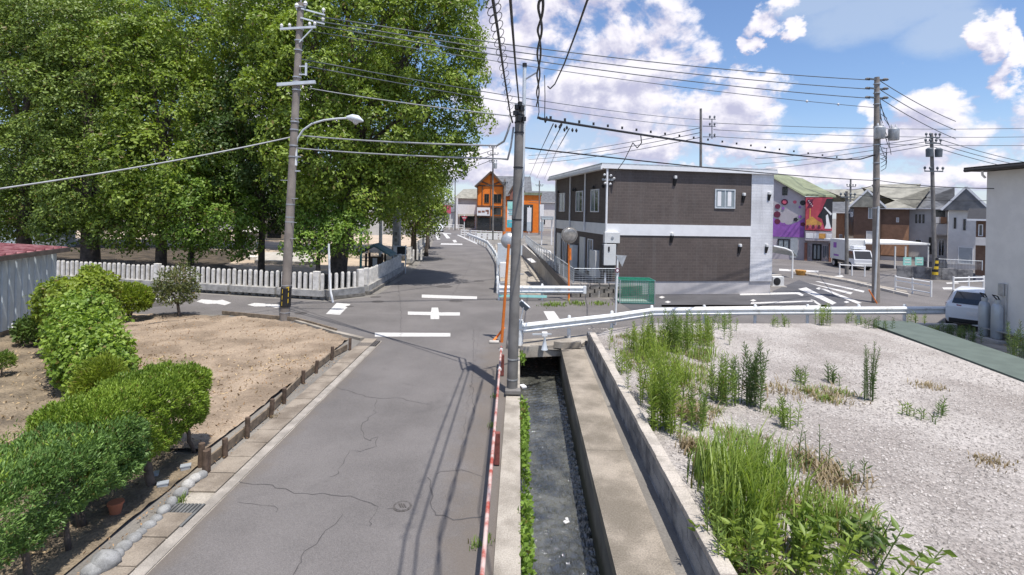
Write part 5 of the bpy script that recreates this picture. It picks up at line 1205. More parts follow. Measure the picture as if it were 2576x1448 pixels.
# generic house -------------------------------------------------------------
def house(label, A, B, depth, h, wall, roof, wins=(), gable=True, rise=1.6, over=.45, ridge='x', name='house', base='foundation'):
    f = Frame(A, B); t = thing(name, label, 'house', f.A); L = f.L
    f.mb().b2(0, L, 0, depth, .4, h).build('wall', wall, t); f.mb().b2(.03, L - .03, .03, depth - .03, 0, .4).build('foundation', base, t)
    o = over
    if ridge == 'x': pts = [(-o, -o, h), (L + o, -o, h), (L + o, depth + o, h), (-o, depth + o, h), (-o if gable else depth * .45, depth / 2, h + rise), (L + o if gable else L - depth * .45, depth / 2, h + rise)]; fs = [(0, 1, 5, 4), (2, 3, 4, 5), (1, 2, 5), (3, 0, 4), (3, 2, 1, 0)]
    else: pts = [(-o, -o, h), (L + o, -o, h), (L + o, depth + o, h), (-o, depth + o, h), (L / 2, -o if gable else L * .45, h + rise), (L / 2, depth + o if gable else depth - L * .45, h + rise)]; fs = [(3, 0, 4, 5), (1, 2, 5, 4), (0, 1, 4), (2, 3, 5), (3, 2, 1, 0)]
    r = f.mb().add(pts, fs).build('roof', roof, t)
    if gable:
        if ridge == 'x':
            for x in (0, L): f.mb().add([(x, .05, h - .01), (x, depth - .05, h - .01), (x, depth / 2, h + rise * .9)], [(0, 1, 2)]).build('gable', wall, t)
            f.mb().bar((-o, -o, h - .03), (L + o, -o, h - .03), .12, .12).build('gutter', 'trim_white', r)
        else:
            f.mb().add([(.03, -.012, h - .02), (L - .03, -.012, h - .02), (L / 2, -.012, h + rise * .92)], [(0, 1, 2)]).build('gable', wall, t)
            for s1 in (-1, 1): f.mb().bar((L / 2 + s1 * (L / 2 + o), -o - .01, h), (L / 2, -o - .01, h + rise), .05, .16).build('barge_board', 'trim_white', r)
    else: f.mb().bar((-o, -o, h - .03), (L + o, -o, h - .03), .12, .10).build('gutter', 'trim_white', r)
    for wv in wins:
        x0, x1, z0, z1 = wv[:4]; kw = wv[4] if len(wv) > 4 else {}; window(f, t, x0, x1, z0, z1, **kw)
    return t, f
def facing(pxl, pxr, Yl, turn=0.0):
    """front line squared to the line of sight, from the left corner to the right one"""
    a = W(pxl, HC, Yl); k = W((pxl + pxr) / 2, HC, 1.0); az = math.atan2(k.x, 1.0) - turn; d = Vector((math.cos(az), -math.sin(az), 0)); r = W(pxr, HC, 1.0)
    t = (r.x * a.y - a.x) / (d.x - r.x * d.y); return a, a + d * t
def px_house(label, pxl, pxr, Yl, Yr, eave_px, depth, wall, roof, wins_px=(), **kw):
    a, b = facing(pxl, pxr, Yl); f = Frame((a.x, a.y), (b.x, b.y)); h = f.z_at(*eave_px); ws = []
    for q in wins_px:
        x0, y0, x1, y1 = q[:4]; ws.append((f.x_at(x0), f.x_at(x1), f.z_at((x0 + x1) / 2, y1), f.z_at((x0 + x1) / 2, y0), q[4] if len(q) > 4 else {}))
    return house(label, (a.x, a.y), (b.x, b.y), depth, h, wall, roof, ws, **kw)
# brown house with tan wing
t, f = px_house('brown two storey house with a front gable behind the transformer pole', 2148, 2216, 51, 50, (2180, 522), 8, 'brown_siding', 'roof_tan',
                ((2184, 523, 2201, 551, dict(pane='glass_pale')), (2180, 582, 2204, 606, dict(pane='appliance', mull=0)), (2140, 534, 2146, 546)), ridge='y', rise=1.7, over=.4)
t, f = px_house('tan and brown wing with wide olive roof beside the brown gable house', 2216, 2288, 50, 50, (2250, 525), 9, 'brown_siding', 'roof_tan', ((2255, 548, 2262, 560),), rise=2.3, gable=False)
f.mb().b2(.05, f.L - .02, -.06, .02, .5, f.z_at(2250, 566)).build('tan_cladding', 'tan_siding', t)
px_house('olive roofed house standing behind the brown gable house', 2105, 2170, 60, 60, (2130, 520), 9, 'stucco_white', 'roof_tan', ((2120, 560, 2130, 575),), rise=2.2, gable=False)
px_house('tan roofed house peeking over the brown house', 2215, 2290, 64, 64, (2250, 512), 9, 'stucco_white', 'roof_tan', (), rise=2.6, gable=False)
px_house('narrow orange tan house beside the red billboard', 2104, 2125, 54, 54, (2112, 535), 7, 'tan_siding', 'roof_slate', ((2112, 590, 2120, 605),), rise=1.2)
# pale grey house with balcony
t, f = px_house('pale grey house with dark slate roof and a corner balcony', 2282, 2385, 50, 47, (2330, 525), 8, 'stucco_white', 'roof_slate',
                ((2303, 540, 2308, 562, dict(mull=0, frame='roof_dark')), (2312, 540, 2317, 562, dict(mull=0, frame='roof_dark')), (2321, 540, 2326, 562, dict(mull=0, frame='roof_dark')), (2303, 603, 2320, 618, dict(mull=0)), (2338, 598, 2350, 640, dict(mull=0, frame='roof_dark', name='door')), (2362, 602, 2378, 645)), rise=2.2, gable=False)
x0, x1 = f.x_at(2345), f.x_at(2384); z0, z1 = f.z_at(2365, 590), f.z_at(2365, 564); zt2 = f.z_at(2365, 530)
bl = f.mb().b2(x0, x1, -1.1, -.98, z0, z1).b2(x0, x0 + .1, -.98, -.02, z0, z1).b2(x1 - .1, x1, -.98, -.02, z0, z1).build('balcony', 'stucco_white', t); f.mb().b2(x0, x1, -.97, 0, z0 - .1, z0).build('floor', 'stucco_white', bl)
f.mb().b2(x0 + .2, x1 - .2, -.05, .01, z1 - .5, zt2).build('balcony_door', 'glass_dark', t)
for zz in (0, 1): f.mb().box((lerp(x0, x1, .3 + .4 * zz), -.5, z1 + .35), (.55, .05, .6)).build('hung_laundry', 'sign_white' if zz == 0 else 'tan_siding', bl)
px_house('pale wing of the grey house with an arched gable', 2386, 2474, 42.5, 45, (2430, 530), 8, 'stucco_white', 'roof_slate', ((2400, 548, 2406, 576, dict(mull=0, frame='roof_dark')), (2424, 552, 2430, 580, dict(mull=0, frame='roof_dark')), (2412, 622, 2450, 665, dict(mull=0, pane='gas_grey', name='garage_door'))), ridge='y', rise=1.9)
t, f = px_house('dark brown house strip at the edge of the cream house', 2456, 2540, 34, 40, (2470, 553), 6, 'brown_siding', 'roof_dark', ((2462, 565, 2474, 595, dict(mull=0)),), rise=.8)
f.mb().b2(0.0, f.L, -.7, -.6, f.z_at(2465, 617), f.z_at(2465, 597)).build('balcony', 'stucco_white', t)

# shop with billboard --------------------------------------------------------
A_, B_ = facing(1944, 2094, 48.5, R(6)); f = Frame((A_.x, A_.y), (B_.x, B_.y)); L = f.L
SHP = thing('shop_building', 'shop with olive roof, purple decorated wall and a big red billboard', 'shop', f.A)
zE = f.z_at(2060, 496); f.mb().b2(0, L, 0, 9, 0, zE).build('wall', 'shop_grey', SHP)
xm = f.x_at(2024)
zl = f.z_at(1950, 445)
f.mb().add([(-.3, -.35, zl), (xm - .1, -.35, zE + .05), (L + .2, -.35, zE - .05), (L + .2, -.30, zE + .12), (xm - .1, -.30, zE + .25), (-.3, -.30, zl + .12), (L - 1.6, 8, zl + .35), (-.3, 8, zl + 1.2), (L + .2, 8, zE)], [(0, 1, 4, 5), (1, 2, 3, 4), (5, 4, 6, 7), (4, 3, 6), (3, 8, 6)]).build('roof', 'roof_green', SHP)
f.mb().add([(0, -.01, zE - .05), (xm, -.01, zE - .05), (xm, -.01, zE + .1), (0, -.01, zl - .05)], [(0, 1, 2, 3)]).build('upper_wall', 'shop_grey', SHP)
x0, x1 = f.x_at(1967), f.x_at(1980); window(f, SHP, x0, x1, f.z_at(1973, 492), f.z_at(1973, 471), mull=0, frame='black_metal', y=-.02)
zp0, zp1 = f.z_at(1985, 597), f.z_at(1985, 566)
pts = [(0, -.04, zp0), (xm, -.04, zp0)] + [(lerp(xm, 0, i / 12), -.04, zp1 + .95 * abs(i / 12 - .5) ** 1.6 * 2.2) for i in range(13)]
f.mb().add(pts, [list(range(len(pts)))]).build('purple_band', 'shop_purple', SHP)
for i, (px, py, r, m_) in enumerate(((1973, 509, .30, 'plum'), (1973, 509, .18, 'sign_pink'), (1999, 509, .16, 'sign_pink'), (2019, 511, .24, 'sign_black'), (1955, 540, .30, 'plum'), (1956, 520, .24, 'plum'), (1956, 558, .26, 'plum'), (2002, 553, .20, 'sign_black'), (2013, 546, .16, 'shop_purple'), (2012, 522, .12, 'shop_purple'), (1970, 525, .14, 'shop_purple'), (2020, 565, .22, 'plum'), (1973, 565, .16, 'shop_purple'))):
    n_ = 10 if i < 7 else 5; x, z = f.x_at(px), f.z_at(px, py); f.mb().lathe([(r, 0), (r * .98, .03)], (x, -.02 - .012 * (i == 1) - .03 * (i == 1), z), n_, axis=(0, -1, 0)).build('wall_decal', m_, SHP)
# billboard: abstract red sheet with dark and pale shapes
bz0, bz1 = f.z_at(2060, 580), f.z_at(2060, 498); bx0, bx1 = xm + .05, L - .05
BB = f.mb().b2(bx0, bx1, -.35, -.02, bz0, bz1).build('billboard', 'sign_red', SHP)
def bq(pts, m_, k=1): f.mb().add([(lerp(bx0, bx1, a), -.355 - .006 * k, lerp(bz0, bz1, b)) for a, b in pts], [list(range(len(pts)))]).build('printed_shape', m_, BB)
bq([(.78, .97), (1, .97), (1, .1), (.72, .1), (.62, .35), (.45, .42), (.6, .6)], 'sign_black'); bq([(.02, .30), (.25, .42), (.45, .30), (.62, .22), (.60, .12), (.02, .12)], 'sign_gold', 2)
bq([(.76, .45), (.83, .5), (.9, .25), (.97, .06), (.72, .06), (.78, .2)], 'sign_white', 3); bq([(.68, .7), (.72, .72), (.98, .52), (.95, .46)], 'sign_white', 2)
bq([(.06, .93), (.28, .95), (.24, .88), (.28, .8), (.20, .78), (.26, .7), (.05, .68), (.12, .78), (.05, .84)], 'plum', 2); bq([(.15, .66), (.19, .66), (.19, .36), (.14, .36)], 'sign_gold', 3)
for i in range(4): bq([(.08 + .05 * i, .9 - .05 * i), (.13 + .05 * i, .91 - .05 * i), (.12 + .04 * i, .87 - .05 * i)], 'sign_white', 4)
for i in range(6): bq([(.04 + i * .11, .16), (.12 + i * .11, .16), (.11 + i * .11, .05), (.04 + i * .11, .05)], 'sign_pink' if i % 2 else 'plum', 3)
fz0, fz1 = f.z_at(2060, 606), f.z_at(2060, 583)
FS = f.mb().b2(bx0, bx1, -.55, -.02, fz0, fz1).build('fascia_sign', 'shop_grey', SHP)
for i, (a, b, m_) in enumerate(((.02, .30, 'sign_white'), (.33, .5, 'sign_white'), (.5, .75, 'sign_gold'), (.78, .98, 'sign_white'))): f.mb().b2(lerp(bx0, bx1, a), lerp(bx0, bx1, b), -.57, -.55, lerp(fz0, fz1, .25), lerp(fz0, fz1, .8)).build('sign_panel', m_, FS)
dz = f.z_at(2060, 612)
for (a, b, m_) in ((.0, .10, 'brick_pillar'), (.92, 1.0, 'brick_pillar')): f.mb().b2(lerp(bx0, bx1, a), lerp(bx0, bx1, b), -.2, 0.01, 0, dz).build('pillar', m_, SHP)
window(f, SHP, lerp(bx0, bx1, .30), lerp(bx0, bx1, .64), .1, dz - .1, y=-.02, frame='black_metal', pane='glass_pale', fw=.12, name='door')
for (a, b) in ((.12, .28), (.67, .9)): window(f, SHP, lerp(bx0, bx1, a), lerp(bx0, bx1, b), .3, dz - .2, y=-.02, frame='shop_grey', pane='glass_sky', mull=2)
window(f, SHP, f.x_at(1958), f.x_at(1988), .9, zp0 - .2, y=-.02, frame='black_metal', pane='glass_pale', fw=.1)
f.mb().b2(f.x_at(1990), xm - .5, -.06, .0, .2, zp0 - .1).build('shutter', 'gas_grey', SHP)

# arched bicycle shelter
q = G(1965, 690); t = thing('bicycle_shelter', 'arched pale shelter roof on a white post beside the apartment corner', 'shelter', q)
Yb = 33.5; ap = [(1944, 618), (1962, 619), (1980, 624), (1995, 632), (2006, 644)]; vs = []
for (x, y) in ap: vs += [W(x, y, Yb), W(x, y, Yb) + Vector((0, 3.2, 0))]
MB().add(vs + [v + Vector((0, 0, -.06)) for v in vs], [(2 * i, 2 * i + 2, 2 * i + 3, 2 * i + 1) for i in range(4)] + [(11 + 2 * i, 13 + 2 * i, 12 + 2 * i, 10 + 2 * i) for i in range(4)] + [(2 * i, 10 + 2 * i, 12 + 2 * i, 2 * i + 2) for i in range(4)]).build('roof', 'glass_pale', t)
for yo in (0, 3.1):
    b = W(1994, 640, Yb + yo); MB().tube([(b.x, b.y, 0), (b.x, b.y, 1.6), b + Vector((-.1, 0, .2)), W(1975, 626, Yb + yo), W(1946, 620, Yb + yo)], .05, 8).build('post', 'white_paint', t, 50)
tag(MB().b2(14.7, 17.8, 33.6, 37.5, .02, .18).build('shelter_slab', 'concrete_pale'), 'pale slab under the arched bicycle shelter', 'slab')
q = G(2014, 693); tag(MB().lathe([(.25, 0), (.34, .3), (.34, .35), (.28, .35)], q, 12).build('flower_tub', 'sign_gold'), 'small yellow flower tub by the bicycle shelter', 'flower tub')

# long carport with bench signs and wall
q = W(2240, 640, 41); a = W(2150, 610, 41); b = W(2340, 613, 41); t = thing('carport', 'long white flat carport roof behind the box truck', 'carport', (q.x, q.y, 0))
MB().add([a, b, b + Vector((0, 4, .1)), a + Vector((0, 4, .1)), a + Vector((0, 0, -.14)), b + Vector((0, 0, -.14)), b + Vector((0, 4, -.04)), a + Vector((0, 4, -.04))], [(0, 1, 2, 3), (7, 6, 5, 4), (0, 4, 5, 1), (1, 5, 6, 2), (2, 6, 7, 3), (3, 7, 4, 0)]).build('roof', 'white_paint', t)
for px in (2252, 2278, 2335):
    p = W(px, 620, 41.1); MB().tube([(p.x, p.y, 0), (p.x, p.y, p.z)], .06, 8).build('post', 'white_paint', t)
for i, px in enumerate((2282, 2312)):
    c = W(px, 658, 39.5); s1 = thing('mint_sign', ['left', 'right'][i] + ' mint coloured square sign on the low wall under the carport', 'sign', c, 'mint signs')
    MB().box(c, (.62, .05, .62)).build('board', 'sign_mint', s1); MB().bar((c.x, c.y + .04, .5), (c.x, c.y + .04, c.z), .05, .05).build('post', 'black_metal', s1)
    for k in range(2): MB().box(c + Vector((0, -.03, .12 - .2 * k)), (.4, .012, .07)).build('text_line', 'sign_white', s1)
a, b = G(2255, 697), G(2470, 712); WLL = thing('roadside_wall', 'low block wall before the carport and grey house', 'wall', a)
n = int((b - a).length / .8); bw = mesh_of(MB().b2(.006, .794, -.08, .08, .0, .392, bev=.01), 'block'); rz = math.atan2(b.y - a.y, b.x - a.x)
for row in range(2):
    for i in range(n): p = a.lerp(b, i * .8 / (b - a).length); piece('block', bw, 'block_grey', WLL, (p.x, p.y, row * .4), rz)
mesh_fence('dark mesh fence on the low wall before the grey house', [tuple(a.lerp(b, .5)[:2]), tuple(b[:2])], .8, .6, 2.5)

# ------------------------------------------------------------------ vehicles
def wheel(t, c, r, w, ax):
    o = MB().lathe([(r * .6, -w / 2), (r * .95, -w / 2), (r, -w * .3), (r, w * .3), (r * .95, w / 2), (r * .6, w / 2)], c, 20, axis=ax).build('wheel', 'tyre', t, 40)
    MB().lathe([(r * .6, -w / 2 - .012), (r * .6, w / 2 + .012)], c, 16, axis=ax).build('rim', 'galvanised', o)
def suv(label, pos, rz, paint_='car_white'):
    """hatchback body lofted along its length; x = length (front +), y = width"""
    t = thing('parked_car', label, 'car', pos)
    def B_(): m_ = MB(pos, rz); m_.M = m_.M @ Matrix.Scale(.86, 4); return m_
    st = [(-2.15, .45, .95, .80, .60), (-2.10, .30, 1.05, .86, .84), (-1.95, .24, 1.12, .89, 1.30), (-1.62, .22, 1.12, .90, 1.60), (-.9, .22, 1.10, .90, 1.66), (0, .22, 1.06, .90, 1.66), (.55, .22, 1.02, .90, 1.56), (1.15, .22, 1.0, .89, 1.08), (1.8, .24, .95, .86, .98), (2.15, .36, .80, .72, .82)]
    vs = []; fs = []
    for (x, zb, zs, hw, zr) in st:
        zr = max(zr, zs + .01); hr = hw * (.74 if zr > 1.2 else .93)
        ring = [(-hw * .9, zb), (-hw, zb + .15), (-hw, zs - .12), (-hw * .96, zs), (-hr, lerp(zs, zr, .88)), (-hr * .82, zr), (hr * .82, zr), (hr, lerp(zs, zr, .88)), (hw * .96, zs), (hw, zs - .12), (hw, zb + .15), (hw * .9, zb)]
        vs += [(x, y, z) for y, z in ring]
    n = 12
    for i in range(len(st) - 1):
        for k in range(n): fs.append((i * n + k, i * n + (k + 1) % n, (i + 1) * n + (k + 1) % n, (i + 1) * n + k))
    fs += [list(range(n)), list(range((len(st) - 1) * n, len(st) * n))[::-1]]
    B_().add(vs, fs).build('body', paint_, t, 35)
    B_().add([(-2.10, -.66, 1.10), (-2.10, .66, 1.10), (-1.985, .61, 1.315), (-1.985, -.61, 1.315), (-1.70, .54, 1.575), (-1.70, -.54, 1.575)], [(0, 3, 2, 1), (3, 5, 4, 2)]).build('rear_window', 'glass_dark', t)
    for s1 in (-1, 1):
        B_().add([(-1.55, s1 * .87, 1.14), (.75, s1 * .87, 1.10), (.25, s1 * .715, 1.52), (-1.35, s1 * .715, 1.54)], [(0, 1, 2, 3) if s1 < 0 else (3, 2, 1, 0)]).build('side_window', 'glass_dark', t)
        B_().add([(-2.14, s1 * .80, .92), (-2.14, s1 * .34, .94), (-2.125, s1 * .34, 1.04), (-2.06, s1 * .84, 1.08), (-1.85, s1 * .905, 1.06), (-1.9, s1 * .905, .96)], [(0, 1, 2, 3), (0, 3, 4, 5)]).build('tail_light', 'tail_red', t)
        for x in (-1.3, 1.35): c = B_().M @ Vector((x, s1 * .80, .33)); wheel(t, c, .285, .2, (MB((0, 0, 0), rz).M @ Vector((0, 1, 0))))
    B_().box((-2.16, 0, .72), (.02, .34, .17)).build('number_plate', 'sign_white', t); B_().box((-2.13, 0, .38), (.08, 1.5, .18), bev=.03).build('bumper', 'black_metal', t)
    return t
q = G(2442, 836); suv('white hatchback car parked beside the cream house, rear to the viewer', (q.x + 2.1 * math.cos(R(43)), q.y + 2.1 * math.sin(R(43)), 0.0), R(43))
q = W(1104, 572, 92); suv('white car waiting at the far end of the lane', (q.x, q.y, 0), R(-80))
q = W(2207, 680, 54); suv('red car half hidden behind the transformer pole', (q.x, q.y + 1, 0), R(200), 'sign_red')
# box truck
q = G(2180, 680); TR = thing('box_truck', 'white box truck parked behind the transformer pole', 'truck', q); rzT = R(-98); o_ = q + Vector((-.3, 1.5, 0))
def TB(): m_ = MB(o_, rzT); m_.M = m_.M @ Matrix.Scale(.74, 4); return m_
TB().b2(-2.4, 1.0, -1.0, 1.0, .85, 3.1, bev=.04).build('cargo_box', 'appliance', TR); TB().b2(-2.3, 1.2, -.8, .8, .55, .84).build('chassis', 'black_metal', TR)
cab = TB().add([(1.06, -.9, .5), (2.7, -.9, .5), (2.75, -.9, 1.1), (2.35, -.85, 2.05), (1.06, -.85, 2.1), (1.06, .9, .5), (2.7, .9, .5), (2.75, .9, 1.1), (2.35, .85, 2.05), (1.06, .85, 2.1)], [(0, 1, 2, 3, 4), (9, 8, 7, 6, 5), (1, 6, 7, 2), (2, 7, 8, 3), (3, 8, 9, 4), (4, 9, 5, 0), (5, 6, 1, 0)]).build('cab', 'car_white', TR)
TB().add([(2.735, -.8, 1.2), (2.735, .8, 1.2), (2.40, .76, 1.98), (2.40, -.76, 1.98)], [(0, 1, 2, 3)]).build('windscreen', 'glass_dark', TR); TB().add([(1.5, -.905, 1.2), (2.55, -.905, 1.2), (2.28, -.87, 1.95), (1.5, -.87, 1.95)], [(0, 1, 2, 3)]).build('side_window', 'glass_dark', cab)
TB().b2(2.72, 2.80, -.85, .85, .45, .75, bev=.02).build('bumper', 'appliance', TR)
for x in (-1.6, 1.75):
    for s1 in (-1, 1): wheel(TR, TB().M @ Vector((x, s1 * .82, .38)), .32, .2, MB((0, 0, 0), rzT).M @ Vector((0, 1, 0)))
TB().b2(-1.6, -.9, -1.012, -1.0, 2.1, 2.7).build('logo_mark', 'shop_purple', TR); TB().b2(-1.5, -.4, -1.012, -1.0, 1.2, 1.4).build('logo_line', 'shop_purple', TR)
TB().b2(1.08, 1.9, -.6, .6, 2.15, 2.5, bev=.05).build('roof_unit', 'car_white', TR)

# ------------------------------------------------------------------ orange half timbered building and its neighbours
A_, B_ = W(1199, HC, 100), W(1266, HC, 100); f = Frame((A_.x, A_.y), (B_.x, B_.y)); L = f.L
OB = thing('half_timbered_building', 'bright orange half timbered building with dark gables at the end of the lane', 'building', f.A)
zz = f.z_at(1232, 468); zp = f.z_at(1234, 433)
xr = f.x_at(1334)
f.mb().b2(0, L, 0, 12, 0, zz).build('wall', 'orange_wall', OB); f.mb().add([(0, -.02, zz), (L, -.02, zz), (L * .52, -.02, zp - .2)], [(0, 1, 2)]).build('gable', 'orange_wall', OB)
rf = f.mb().add([(-.4, -.6, zz - .3), (L * .52, -.6, zp), (L + .4, -.6, zz - .3), (-.4, 12, zz - .3), (L * .52, 12, zp), (L + .4, 12, zz - .3)], [(0, 1, 4, 3), (1, 2, 5, 4)]).build('roof', 'roof_slate', OB)
for s1 in ((-.4, L * .52), (L + .4, L * .52)): f.mb().bar((s1[0], -.6, zz - .3), (s1[1], -.6, zp), .2, .35).build('barge_board', 'wood_dark', rf)
for a, b in (((0, zz), (L, zz)), ((L * .52, .3), (L * .52, zp - .4)), ((0, zz * .55), (L, zz * .55)), ((0, zz * .32), (L, zz * .32)), ((.1, .3), (.1, zz)), ((L - .1, .3), (L - .1, zz)), ((L * .2, zz * .55), (L * .2, zz)), ((L * .15, zz + .8), (L * .5, zz + .1)), ((L * .85, zz + .8), (L * .55, zz + .1))): f.mb().bar((a[0], -.1, a[1]), (b[0], -.1, b[1]), .12, .22).build('timber', 'wood_dark', OB)
for (a, b, c, d_) in ((.28, .46, .62, .82), (.62, .92, .62, .82), (.62, .92, .36, .52)): window(f, OB, L * a, L * b, zz * c, zz * d_, y=-.03, frame='wood_dark', fw=.1)
sgn = f.mb().b2(.1, L * .5, -.3, -.1, zz * .34, zz * .52).build('name_board', 'sign_white', OB)
for i, (a, b, c, d_) in enumerate(((.08, .3, .45, .6), (.36, .6, .5, .62), (.66, .92, .6, .72), (.80, .92, .3, .6))): f.mb().b2(lerp(.1, L * .5, a), lerp(.1, L * .5, b), -.33, -.30, zz * lerp(.34, .52, c - .1), zz * lerp(.34, .52, d_)).build('sign_stroke', 'brick_pillar', sgn)
f.mb().b2(.0, L, -.15, -.02, .1, zz * .3).build('shop_front', 'glass_dark', OB)
# wing to the right
f.mb().b2(L + .02, xr, .6, 12, 0, zz * .78).build('wing_wall', 'orange_wall', OB); f.mb().add([(L, .2, zz * .78), (xr + .4, .2, zz * .78), (xr + .2, 7, zp - .3), (L * .6, 7, zp - .3), (xr + .4, 13, zz * .78), (L, 13, zz * .78)], [(0, 1, 2, 3), (1, 4, 2), (3, 2, 4, 5)]).build('wing_roof', 'roof_slate', OB)
xg = f.x_at(1300); f.mb().add([(xg - 1.4, .1, zz * .62), (xg + 1.4, .1, zz * .62), (xg + 1.4, .1, zz * .85), (xg, .1, zz * 1.12), (xg - 1.4, .1, zz * .85)], [(0, 1, 2, 3, 4)]).build('dormer', 'brick_pillar', OB)
for s1 in (-1, 1): f.mb().bar((xg + s1 * 1.7, .0, zz * .82), (xg, .0, zz * 1.16), .2, .3).build('dormer_board', 'wood_dark', OB)
A_, B_ = facing(1312, 1360, 97); f = Frame((A_.x, A_.y), (B_.x, B_.y)); zz = f.z_at(1340, 492)
t = thing('orange_annex', 'low orange annex with white banner columns right of the near dark pole', 'building', f.A); f.mb().b2(0, f.L, 0, 8, 0, zz).build('wall', 'orange_wall', t); f.mb().b2(-.2, f.L + .2, -.3, 8, zz, zz + .5).build('parapet', 'roof_green', t); f.mb().b2(.3, f.L * .6, -.1, .02, .3, zz * .75).build('shop_front', 'glass_dark', t)
for i, px in enumerate((1331, 1362)):
    c = W(px, 560, 90); c.z = 0; s1 = thing('banner_column', ['left', 'right'][i] + ' pale pink and blue banner column before the orange annex', 'banner', c, 'banner columns')
    MB().box(c + Vector((0, 0, 2.6 + i * .6)), (.75, .15, 4.2)).build('cloth', 'sign_white', s1); MB().box(c + Vector((0, -.09, 1.4)), (.73, .03, 1.6)).build('blue_part', 'shed_blue', s1); MB().tube([c, c + Vector((0, 0, 5))], .06, 6).build('pole', 'white_paint', s1)
A_, B_ = W(1146, HC, 112), W(1200, HC, 112); f = Frame((A_.x, A_.y), (B_.x, B_.y)); zz = f.z_at(1170, 500)
t = thing('roadside_shop', 'grey roofed shop with white sign fascia left of the orange building', 'building', f.A); f.mb().b2(0, f.L, 0, 10, 0, zz).build('wall', 'stucco_white', t); f.mb().add([(-.4, -.8, zz), (f.L + .4, -.8, zz), (f.L + .4, 10, zz), (-.4, 10, zz), (f.L * .25, 4.5, zz + 2.2), (f.L, 4.5, zz + 2.4)], [(0, 1, 5, 4), (1, 2, 5), (2, 3, 4, 5), (3, 0, 4)]).build('roof', 'roof_tan', t)
f.mb().b2(.6, f.L, -1.0, -.8, zz * .48, zz * .8).build('fascia', 'sign_white', t); f.mb().b2(1.0, f.L - .5, -.1, .01, .2, zz * .42).build('shop_front', 'glass_dark', t); f.mb().b2(.2, .6, -.9, -.1, 0, zz).build('pillar', 'trim_white', t)
q = W(1123, 565, 112); q.z = 0; t = thing('red_shop_sign', 'red shop sign board on posts at the far left of the lane end', 'sign', q); MB().box(W(1123, 527, 112), (2.0, .3, 1.8)).build('board', 'sign_pink', t)
for dx_ in (-.8, .8): MB().bar(q + Vector((dx_, 0, 0)), q + Vector((dx_, 0, 4)), .15, .15).build('post', 'trim_white', t)
q = W(1122, 560, 118); q.z = 0; t = thing('far_house', 'dark roofed far house behind the red shop sign', 'house', q); MB().box(q + Vector((0, 3, 1.8)), (7, 6, 3.6)).build('wall', 'stucco_white', t); MB().add([q + Vector(v) for v in ((-4, -.5, 3.6), (4, -.5, 3.6), (4, 6.5, 3.6), (-4, 6.5, 3.6), (-3, 3, 5.4), (3, 3, 5.4))], [(0, 1, 5, 4), (1, 2, 5), (2, 3, 4, 5), (3, 0, 4)]).build('roof', 'roof_slate', t)
b = W(1168, 600, 74); b.z = 0; t = thing('stop_sign', 'red and white road sign on a white post at the lane end', 'sign', b); MB().tube([b, W(1168, 540, 74)], .05, 8).build('post', 'white_paint', t); c = W(1168, 551, 73.9)
MB().add([c + Vector(v) for v in ((-.45, 0, .35), (.45, 0, .35), (0, 0, -.42), (-.45, .03, .35), (.45, .03, .35), (0, .03, -.42))], [(0, 2, 1), (3, 4, 5), (0, 1, 4, 3), (1, 2, 5, 4), (2, 0, 3, 5)]).build('plate', 'sign_red', t); MB().box(c + Vector((0, -.02, .12)), (.5, .01, .1)).build('text_line', 'sign_white', t)
# two storey steel rack and shuttered shed between canal and apartment
q = W(1375, 600, 62); q.z = 0; t = thing('parking_canopy', 'white canopy with sign band beyond the apartment side', 'canopy', q); MB().box(W(1376, 549, 62), (1.5, 1.5, .42)).build('sign_band', 'gas_grey', t); MB().box(W(1376, 551, 61.2), (1.2, .04, .16)).build('text_line', 'shed_blue', t)
for dx_ in (-.6, .6): MB().bar(q + Vector((dx_, 0, 0)), Vector((q.x + dx_, q.y, W(1376, 550, 62).z)), .15, .15).build('post', 'trim_white', t)
for (px, Yq, wd_, h_, wl_, rf_, l) in ((1395, 120, 14, 9, 'stucco_white', 'roof_slate', 'far pale building behind the apartment side'), (1060, 140, 16, 6, 'stucco_cream', 'roof_tan', 'far low building behind the grove edge'), (1870, 75, 12, 6, 'stucco_white', 'roof_tan', 'far house behind the apartment roof'), (60, 70, 14, 5, 'tan_siding', 'roof_slate', 'far tan house behind the left trees'), (330, 80, 16, 5, 'stucco_white', 'roof_slate', 'far white house glimpsed between the trunks')):
    q = W(px, HC, Yq); house(l, (q.x - wd_ / 2, q.y), (q.x + wd_ / 2, q.y), 8, h_ * .7, wl_, rf_, ((wd_ * .2, wd_ * .35, 1, 2.6), (wd_ * .6, wd_ * .78, 1, 2.6)), rise=h_ * .3)
# pavement kerb beside the right street
a, b, c = G(2005, 690), G(2130, 711), G(2290, 748); KB = tag(MB().sheet([(a.x, a.y), (b.x, b.y), (c.x, c.y), (c.x + 1.5, c.y + 2.2), (b.x + 1.2, b.y + 2.6), (a.x + 1, a.y + 3)], .02).build('pavement', 'concrete'), kind='structure')
for p, r_ in ((a, b), (b, c)):
    n = int((r_ - p).length / 1.0)
    for i in range(n): q0, q1 = p.lerp(r_, i / n), p.lerp(r_, (i + 1) / n - .01); MB().bar(q0 + Vector((0, 0, .07)), q1 + Vector((0, 0, .07)), .15, .14).build('kerb_stone', 'concrete_pale', KB)

# ------------------------------------------------------------------ vegetation
def limb(mb, a, b, r0, r1, wob=.25, k=5, n=7):
    a = Vector(a); b = Vector(b); L_ = (b - a).length; pts = []; rs = []
    for i in range(k + 1):
        f = i / k; s1 = math.sin(f * math.pi); pts.append(a.lerp(b, f) + Vector((random.gauss(0, wob), random.gauss(0, wob), 0)) * s1 * L_ * .06); rs.append(lerp(r0, r1, f))
    mb.tube(pts, rs, n)

